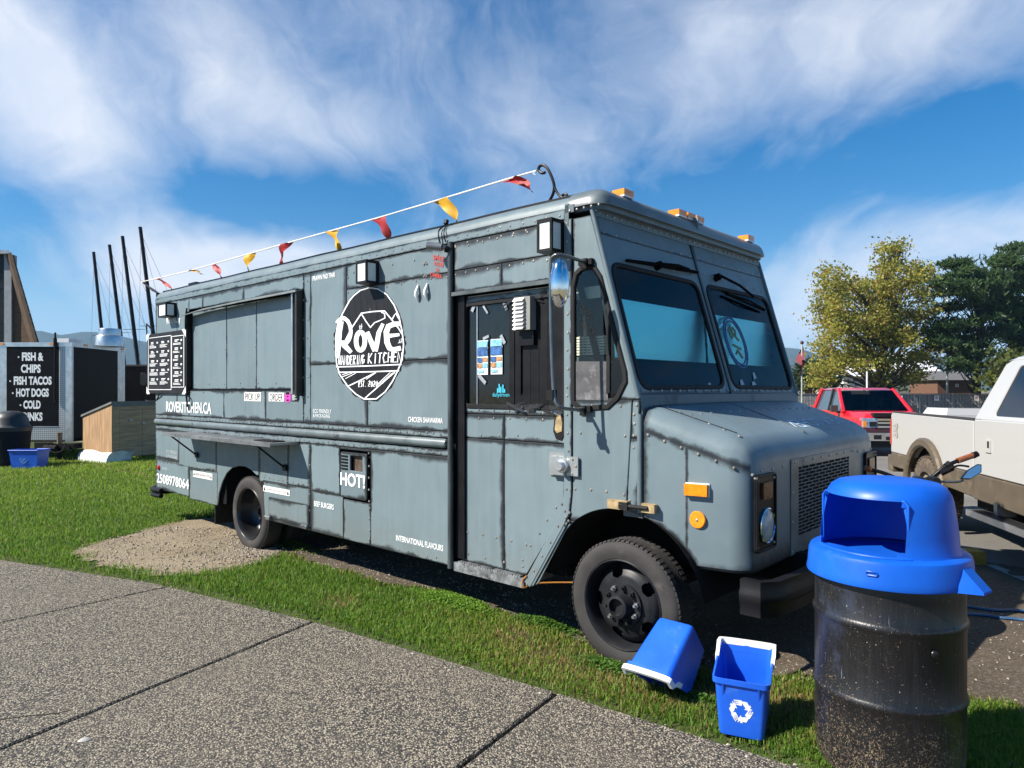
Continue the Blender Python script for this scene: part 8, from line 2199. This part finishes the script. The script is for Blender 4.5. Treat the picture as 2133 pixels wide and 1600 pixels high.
bm = bmesh.new(); hexa(bm, [sk(-6, 0, zt_), sk(.05, 0, zt_), sk(.05, 1, zt_), sk(-6, 1, zt_), sk(-6, 0, zt_ + .22), sk(.05, 0, zt_ + .12), sk(.05, 1, zt_ + .12), sk(-6, 1, zt_ + .22)])
fin('roof', bm, mat('roof_metal', (.42, .46, .50), .4, .4, var=.1), ab)
bm = bmesh.new(); hexa(bm, [sk(xg, 0, 0), sk(xg + .12, 0, 0), sk(xg + .12, 1, 0), sk(xg, 1, 0), sk(0.0, 0, zt_), sk(.12, 0, zt_ + .05), sk(.12, 1, zt_ + .05), sk(0, 1, zt_)]); fin('sloping_roof', bm, mat('cedar_dark', (.10, .06, .035), .7, var=.3), ab)

# ------------------------------------------------------------------ masts
MST = mat('mast_dark', (.022, .025, .032), .5, var=.2); WIRE = mat('stay_wire', (.22, .23, .24), .5)
spec = [((195, 525), (212, 690), 'shortest of the four dark leaning masts, above the steel roof fan', 36), ((228, 510), (256, 735), 'second shortest of the dark masts, beside the steel roof fan', 34), ((255, 492), (288, 760), 'second tallest of the dark masts, between fan and menu board', 32), ((292, 473), (322, 720), 'tallest of the four dark masts, beside the truck corner', 30)]
for k, (tp, bt, lab, Yd) in enumerate(spec):
    T_, B_ = Vector(at(*tp, Yd)), Vector(at(*bt, Yd)); dv = (B_ - T_); B_ = T_ + dv * ((T_.z + .2) / -dv.z) if dv.z < 0 else B_
    ms = thing('sailboat_mast', lab, 'mast', tuple(B_), 0, 'dark boat masts behind the trailers'); T_ = T_ - B_
    bm = bmesh.new(); tube(bm, [(0, 0, 0), T_ * .5, T_], [.090, .088, .075], 8); fin('spar', bm, MST, ms, smooth=True)
    bm = bmesh.new(); up_ = T_ * .75
    for s_ in (-1, 1):
        tube(bm, [T_ * .97, T_ * .52 + Vector((s_ * .55, .0, 0)), Vector((s_ * 1.1, 0, 0.3))], .007, 4)
    tube(bm, [T_ * .97, Vector((2.2, 1.0, .5))], .007, 4)
    fin('stay', bm, WIRE, ms)
    bm = bmesh.new(); cyl(bm, T_ * .52 + Vector((-.5, 0, 0)), T_ * .52 + Vector((.5, 0, 0)), .012, n=5); fin('spreader', bm, MST, ms)

# ------------------------------------------------------------------ fence, houses and trees beyond the lot
fyd = 60.0
fxa, fxb = at(1640, 830, fyd)[0], at(2190, 830, fyd)[0]
fz = float(H(30, fyd)); fzt = at(0, 820.5, fyd)[2]
fe = thing('slat_fence', 'long grey chain link fence with vertical privacy slats behind the lot', 'fence', (0, fyd, 0))
bm = bmesh.new(); x = fxa
while x < fxb:
    box(bm, x, x + .085, random.uniform(-.012, .012), .03, fz + .06, fzt - .03 + random.uniform(-.02, .01)); x += .13
fin('slats', bm, mat('slat_grey', (.36, .35, .34), .7, var=.3, scale=5), fe)['kind'] = 'stuff'
bm = bmesh.new(); box(bm, fxa, fxb, .04, .05, fz + .06, fzt - .05); fin('slat_gap_shade', bm, mat('fence_shadow', (.03, .03, .03), .9), fe)  # near-black sheet behind the slats, its colour stands in for shade in the gaps
x = fxa
while x < fxb + .1:
    bm = bmesh.new(); cyl(bm, (x, -.05, fz - .1), (x, -.05, fzt + .05), .05, n=8); fin('post', bm, STEEL, fe); x += (fxb - fxa) / 8
for z in (fzt, fz + .1): bm = bmesh.new(); cyl(bm, (fxa, -.03, z), (fxb, -.03, z), .03, n=6); fin('rail', bm, STEEL, fe)
for px, lab in ((1875, 'small white no parking sign on the slat fence, above the red truck'), (1951, 'small white no parking sign in the middle of the slat fence'), (2034, 'small white no parking sign on the fence beside the white cab')):
    q = at(px, 829.5, fyd - .2); sg_ = thing('no_parking_sign', lab, 'sign', q, 0, 'no parking signs on the fence')
    bm = bmesh.new(); box(bm, -.20, .20, -.01, .01, -.22, .22); fin('plate', bm, WSTK, sg_)
    bm = bmesh.new(); lathe(bm, [(.09, .0), (.135, .0), (.135, .006), (.09, .006)], 16, Matrix.Translation((0, -.011, .04)) @ Matrix.Rotation(R(90), 4, 'X'), closed=True); fin('red_ring', bm, REDP, sg_)
    bm = bmesh.new(); box(bm, -.03, .03, -.014, -.0105, -.02, .10); fin('letter', bm, BLACKM, sg_)
# light pole and street lamp
def pole_at(name, lab, cat, px, py0, py1, Yd, r):
    b_ = at(px, py1, Yd); zz = float(H(b_[0], Yd)); o_ = thing(name, lab, cat, (b_[0], Yd, zz)); bm = bmesh.new(); cyl(bm, (0, 0, 0), (0, 0, at(px, py0, Yd)[2] - zz), r, n=8); fin('pole', bm, WSTK, o_); return o_
pole_at('light_pole', 'thin white pole standing in front of the yellowing tree', 'pole', 1806, 774, 815, 50, .06)
lp = pole_at('street_lamp', 'tall street lamp half hidden between the yellowing tree and the pine', 'street lamp', 1973, 590, 812, 66, .09)
zz = at(1973, 590, 66)[2] - lp.location.z
bm = bmesh.new(); tube(bm, smooth_path([(0, 0, zz), (-.2, 0, zz + .3), (-.8, 0, zz + .2)], 4), .05, 6); fin('arm', bm, WSTK, lp)
bm = bmesh.new(); hexa(bm, [(-1.2, -.15, zz + .08), (-.7, -.15, zz + .12), (-.7, .15, zz + .12), (-1.2, .15, zz + .08), (-1.2, -.1, zz + .18), (-.7, -.1, zz + .26), (-.7, .1, zz + .26), (-1.2, .1, zz + .18)]); fin('lamp_head', bm, WSTK, lp)
# houses
def house(name, lab, px0, px1, pyt, Yd, dep, wallm, roofm, ridge, wins, cat='house', over=.4):
    xa, xb = at(px0, 800, Yd)[0], at(px1, 800, Yd)[0]; zg = -.6; zt_ = at(0, pyt, Yd)[2]
    o_ = thing(name, lab, cat, (xa, Yd, zg)); h_ = zt_ - zg; w_ = xb - xa
    bm = bmesh.new(); box(bm, 0, w_, 0, dep, 0, h_); fin('wall', bm, wallm, o_)
    bm = bmesh.new(); V = [bm.verts.new(p) for p in ((-over, -over, h_ + .01), (w_ + over, -over, h_ + .01), (w_ + over, dep + over, h_ + .01), (-over, dep + over, h_ + .01), (-over, dep / 2, h_ + ridge), (w_ + over, dep / 2, h_ + ridge))]
    for f in ((0, 1, 5, 4), (2, 3, 4, 5), (1, 2, 5), (3, 0, 4), (0, 3, 2, 1)): bm.faces.new([V[i] for i in f])
    fin('roof', bm, roofm, o_)
    for p0, p1, q0, q1 in wins:
        a, b_ = at(p0, q1, Yd), at(p1, q0, Yd); bm = bmesh.new(); box(bm, a[0] - xa, b_[0] - xa, -.06, -.001, a[2] - zg, b_[2] - zg); wf_ = fin('window', bm, WSTK, o_); bm = bmesh.new(); box(bm, a[0] - xa + .06, b_[0] - xa - .06, -.075, -.061, a[2] - zg + .06, b_[2] - zg - .06); fin('pane', bm, mat('pane_blue', (.10, .16, .22), .1, spec=.8), wf_)
    return o_
WHW = mat('white_siding', (.62, .62, .58), .7, var=.08); ROOFW = mat('white_roof', (.70, .72, .74), .5, var=.08); ROOFG = mat('grey_roof', (.16, .16, .16), .8); SHW = mat('shed_brown', (.17, .085, .05), .8, var=.25, aniso=(8, 8, .5)); GRW = mat('green_grey_siding', (.30, .31, .26), .8)
house('white_house', 'white house with several blue windows behind the red truck', 1757, 1829, 784, 84, 8, WHW, ROOFW, 0.6, [(1763, 1770, 789, 797), (1775, 1788, 786, 796), (1778, 1790, 800, 806), (1795, 1802, 789, 797), (1815, 1824, 792, 800)])
house('brown_shed', 'brown timber shed under the pines at the fence', 1953, 2026, 792, 72, 5, SHW, ROOFG, 1.0, [(1990, 1996, 800, 806)], 'shed')
house('low_house', 'low grey green house with a broad white roof behind the trees', 1832, 1962, 783, 96, 12, GRW, ROOFW, 3.4, [(1850, 1860, 790, 800), (1885, 1893, 790, 800), (1925, 1933, 790, 800)])
house('small_cabin', 'small grey cabin behind the yellowing tree, beside the white house', 1722, 1754, 796, 90, 6, GRW, ROOFG, 0.8, [])
# white car beyond the bed, only its bonnet showing
wq = at(1975, 860, 26); wcar = thing('parked_car', 'white car mostly hidden beyond the white truck bed', 'car', (wq[0], 26, float(H(wq[0], 26))))
bm = bmesh.new(); hexa(bm, [(0, 0, .35), (4.4, .0, .35), (4.4, 1.8, .35), (0, 1.8, .35), (0.05, .05, 1.0), (4.4, .05, 1.05), (4.4, 1.75, 1.05), (.05, 1.75, 1.0)]); fin('body', bm, CARW, wcar, bev=.08, seg=3, smooth=True)
bm = bmesh.new(); hexa(bm, [(.0, .1, 1.0), (3.6, .1, 1.0), (3.6, 1.7, 1.0), (0.0, 1.7, 1.0), (.15, .25, 1.30), (3.2, .25, 1.27), (3.2, 1.55, 1.27), (.15, 1.55, 1.30)]); fin('canopy', bm, CARW, wcar, bev=.08, seg=3, smooth=True)
for x in (.8, 3.5): car_wheel(wcar, x, .1, .32, .2, -1, TYRE, STEEL)
# log by the white truck
lq = at(1882, 1003, 10.9); lg = bmesh.new(); tube(lg, [(-.24, 0, .10), (0, .01, .11), (.24, 0, .10)], [.09, .10, .085], 9)
tag(fin('log', lg, mat('bark', (.22, .16, .10), .9, var=.5, scale=14, bump=.6, bscale=20), smooth=True), 'short rough log lying on the asphalt by the white truck', 'log').location = (lq[0], 10.9, float(H(lq[0], 10.9)) + .08)

# ---- trees
LEAFM = grass_mat('leaves')
BARK = mat('bark_dark', (.055, .045, .036), .9, var=.3, scale=6); BARKO = mat('bark_orange', (.30, .16, .07), .8, var=.3)
def poly_sample(poly, n):
    xs = [p[0] for p in poly]; ys = [p[1] for p in poly]; out = []
    while len(out) < n:
        x, y = random.uniform(min(xs), max(xs)), random.uniform(min(ys), max(ys))
        if inpoly(np.array([x]), np.array([y]), poly)[0]: out.append((x, y))
    return out
def tree(name, label, poly, base, Yd, depth, nclump, nleaf, spread, lsize, cols, trunk_r, kind='leaf', group=None, bark=None, trunk_pts=None):
    bx = at(base[0], base[1], Yd); zg = float(H(bx[0], min(Yd, 59))) - .05
    O = Vector((bx[0], Yd, zg)); o_ = thing(name, label, 'tree', tuple(O), 0, group)
    cl = []
    cxm = sum(p[0] for p in poly) / len(poly); hw = max(abs(p[0] - cxm) for p in poly)
    for px, py in poly_sample(poly, nclump):
        k = math.sqrt(max(0.05, 1 - ((px - cxm) / hw) ** 2)); dy = random.uniform(-1, 1) * depth * k
        cl.append(Vector(at(px, py, Yd + dy)) - O)
    top = max(c_.z for c_ in cl)
    tpts = trunk_pts or [Vector((0, 0, 0)), Vector((random.uniform(-.2, .2), 0, top * .25)), Vector((random.uniform(-.4, .4), 0, top * .5)), Vector((random.uniform(-.5, .5), 0, top * .72)), Vector((random.uniform(-.3, .3), 0, top * .95))]
    bm = bmesh.new(); sp_ = smooth_path(tpts, 4); tube(bm, sp_, [trunk_r * (1 - .88 * i / (len(sp_) - 1)) for i in range(len(sp_))], 8)
    fin('trunk', bm, bark or BARK, o_, smooth=True)
    bm = bmesh.new()
    for c_ in cl:
        f_ = min(.95, max(.18, c_.z / top * .8 - .10)); i = int(f_ * (len(sp_) - 1)); s0 = Vector(sp_[i]); mid = s0.lerp(c_, .5) + Vector((random.uniform(-.3, .3), random.uniform(-.3, .3), (-.05 if kind == 'pine' else .25) * (c_ - s0).length * .3))
        r0 = trunk_r * (.30 if kind == 'leaf' else .16); tube(bm, smooth_path([s0, mid, c_], 3), [r0 * (1 - .85 * q / 6) for q in range(7)], 5, cap=False)
    fin('limbs', bm, bark or BARK, o_)
    n = nclump * nleaf
    ci = np.repeat(np.arange(nclump), nleaf); C = np.array([list(c_) for c_ in cl])[ci]
    csz = rng.uniform(.65, 1.3, nclump)[ci]
    if kind == 'leaf':
        p = C + rng.normal(0, 1, (n, 3)) * np.array([spread, spread, spread * .62]) * csz[:, None]
        u = rng.normal(0, 1, (n, 3)); u /= np.linalg.norm(u, axis=1)[:, None]; q = rng.normal(0, 1, (n, 3)); v = np.cross(u, q); v /= np.linalg.norm(v, axis=1)[:, None]
        sz = (lsize * rng.uniform(.6, 1.4, n))[:, None]
        V = np.stack([p - u * sz * .5, p + v * sz * .42, p + u * sz * .55, p - v * sz * .42], 1)
    else:
        # needle tufts: long thin quads that fan out of twig ends
        tw = C + rng.normal(0, 1, (n, 3)) * np.array([spread, spread, spread * .24]) * csz[:, None]
        tk = np.repeat(tw, 3, 0); n3 = n * 3
        dr = rng.normal(0, 1, (n3, 3)) + np.array([0, 0, .75]); dr /= np.linalg.norm(dr, axis=1)[:, None]
        sd_ = np.cross(dr, rng.normal(0, 1, (n3, 3))); sd_ /= np.linalg.norm(sd_, axis=1)[:, None]; sz = (lsize * rng.uniform(.7, 1.4, n3))[:, None]
        V = np.stack([tk - sd_ * sz * .13, tk + sd_ * sz * .13, tk + dr * sz + sd_ * sz * .10, tk + dr * sz - sd_ * sz * .10], 1); ci = np.repeat(ci, 3); n = n3
    me = bpy.data.meshes.new('crown'); me.vertices.add(n * 4); me.vertices.foreach_set('co', V.astype(np.float32).reshape(-1)); me.loops.add(n * 4); me.loops.foreach_set('vertex_index', np.arange(n * 4, dtype=np.int32)); me.polygons.add(n); me.polygons.foreach_set('loop_start', (np.arange(n) * 4).astype(np.int32)); me.update(calc_edges=True)
    ctone = rng.uniform(0, 1, nclump)[ci]; r = np.clip(ctone * .6 + rng.uniform(0, 1, n) * .55 - .05, 0, 1)[:, None]
    cols = np.array(cols); col = cols[0] * (1 - r) + cols[1] * r
    if len(cols) > 2: pick = rng.uniform(0, 1, n) < .16; col[pick] = cols[2]
    cc = np.ones((n, 4, 4), np.float32); cc[:, :, :3] = col[:, None, :]
    at_ = me.attributes.new('tint', 'FLOAT_COLOR', 'POINT'); at_.data.foreach_set('color', cc.reshape(-1))
    obj('crown', me, LEAFM, o_)
    return o_
MAPLE = [(1698, 650), (1708, 610), (1728, 590), (1712, 572), (1740, 556), (1765, 572), (1790, 585), (1812, 562), (1828, 575), (1845, 545), (1838, 515), (1858, 502), (1880, 520), (1890, 545), (1912, 556), (1930, 560), (1935, 600), (1950, 650), (1958, 700), (1950, 745), (1925, 790), (1880, 803), (1850, 800), (1810, 785), (1770, 775), (1735, 800), (1702, 798), (1692, 770), (1712, 740), (1700, 720), (1718, 690)]
tree('broadleaf_tree', 'large broadleaf tree turning yellow green behind the red truck', MAPLE, (1835, 815), 62, 4.5, 165, 190, .58, .22, [(.13, .155, .025), (.44, .42, .07), (.36, .23, .065)], .30, 'leaf')
PINE1 = [(1948, 640), (1955, 590), (1962, 565), (1982, 560), (1988, 522), (2000, 535), (2015, 555), (2030, 570), (2052, 560), (2075, 570), (2085, 610), (2075, 650), (2088, 690), (2075, 730), (2040, 765), (1990, 775), (1955, 740), (1950, 700)]
tree('pine_tree', 'dark green pine with a bare trunk beside the yellowing tree', PINE1, (2036, 815), 62, 3.2, 86, 85, .55, .36, [(.020, .052, .020), (.09, .15, .045)], .38, 'pine', 'dark pines beside the yellowing tree')
PINE2 = [(2062, 590), (2072, 560), (2088, 535), (2096, 512), (2112, 505), (2124, 512), (2140, 535), (2170, 560), (2190, 640), (2190, 720), (2120, 735), (2090, 700), (2098, 660), (2070, 630)]
tree('pine_tree', 'taller dark green pine standing above the white truck cab', PINE2, (2110, 815), 66, 3.2, 76, 85, .58, .38, [(.020, .052, .020), (.09, .15, .045)], .38, 'pine', 'dark pines beside the yellowing tree')
tree('bushy_tree', 'low olive green tree behind the cab of the white truck', [(2050, 790), (2060, 755), (2090, 745), (2130, 738), (2180, 740), (2190, 810), (2060, 812)], (2120, 815), 58, 3, 40, 120, .7, .3, [(.045, .07, .015), (.14, .16, .03)], .2, 'leaf')
tree('leaning_tree', 'small dark bushy tree with an orange leaning trunk by the pennant', [(1652, 800), (1660, 780), (1675, 768), (1695, 756), (1715, 762), (1735, 785), (1740, 806), (1700, 800), (1670, 806)], (1690, 822), 74, 2.5, 38, 130, .6, .30, [(.010, .026, .010), (.045, .075, .022)], .28, 'leaf', None, BARKO,
     [Vector((0, 0, 0)), Vector((.1, 0, .8)), Vector((-.3, 0, 1.5)), Vector((-.8, 0, 2.4))])
rs = random.getstate()
for i, (px, pyt, Yd, wdp, lab) in enumerate(((1500, 772, 110, 90, 'dark green tree far behind the truck, hidden by the cab'), (90, 700, 60, 40, 'x')))[:1] if False else []:
    pass
# ---- far hills
def hills():
    bm = bmesh.new(); n = 220; rows = []
    ang = [R(-62 + 124 * i / (n - 1)) for i in range(n)]
    px_pts = [(-400, 700), (0, 706), (60, 690), (90, 689), (118, 698), (150, 694), (175, 690), (205, 692), (235, 698), (265, 703), (320, 716), (420, 706), (700, 690), (1000, 700), (1300, 712), (1500, 722), (1640, 724), (1668, 727), (1690, 733), (1715, 745), (1760, 752), (1900, 742), (2200, 748), (2600, 735)]
    for k, (rr_, hf) in enumerate(((1900, 0.0), (2050, .30), (2250, .62), (2450, .86), (2600, 1.0), (2800, .8), (3200, 0.0))):
        row = []
        for a in ang:
            pxx = CX + F_PX * math.tan(a) if abs(a) < R(58) else (3400 if a > 0 else -1300)
            py = np.interp(pxx, [p[0] for p in px_pts], [p[1] for p in px_pts])
            hgt = (HY - py) / F_PX * math.cos(a) * 2600 + CAM_H
            nz = mnoise.noise(Vector((math.sin(a) * rr_ * .006, math.cos(a) * rr_ * .006, k * .2)))
            nz2 = mnoise.noise(Vector((math.sin(a) * rr_ * .03, math.cos(a) * rr_ * .03, 5 + k * .3)))
            z = hgt * hf * (1 + (nz * .30 * (1 if 0 < hf < 1 else 0))) + nz2 * 2.2 * (1 if hf > 0 else 0)
            row.append(bm.verts.new((math.sin(a) * rr_, math.cos(a) * rr_, z - .5 if hf else -2)))
        rows.append(row)
    for a, b_ in zip(rows, rows[1:]):
        for i in range(n - 1): bm.faces.new((a[i], a[i + 1], b_[i + 1], b_[i]))
    return tag(fin('hills', bm, ground_mat('forest_hill', (.018, .032, .014), (.028, .045, .018), (.040, .052, .026), .004, .05), smooth=True), kind='structure')
hills()
# ---- the air: haze between us and the hills
bm = bmesh.new(); box(bm, -3300, 3300, -50, 3300, -3.5, 262)
hz = fin('haze', bm, None); hz['kind'] = 'stuff'
m = bpy.data.materials.new('air'); m.use_nodes = True; t = NT(m.node_tree); m.node_tree.nodes.clear()
pv_ = t.n('ShaderNodeVolumePrincipled'); pv_.inputs['Color'].default_value = (.40, .66, 1.0, 1); pv_.inputs['Density'].default_value = 0.00019; pv_.inputs['Anisotropy'].default_value = 0.0
o_ = t.n('ShaderNodeOutputMaterial'); t.l(pv_.outputs[0], o_.inputs['Volume'])
hz.data.materials.append(m)
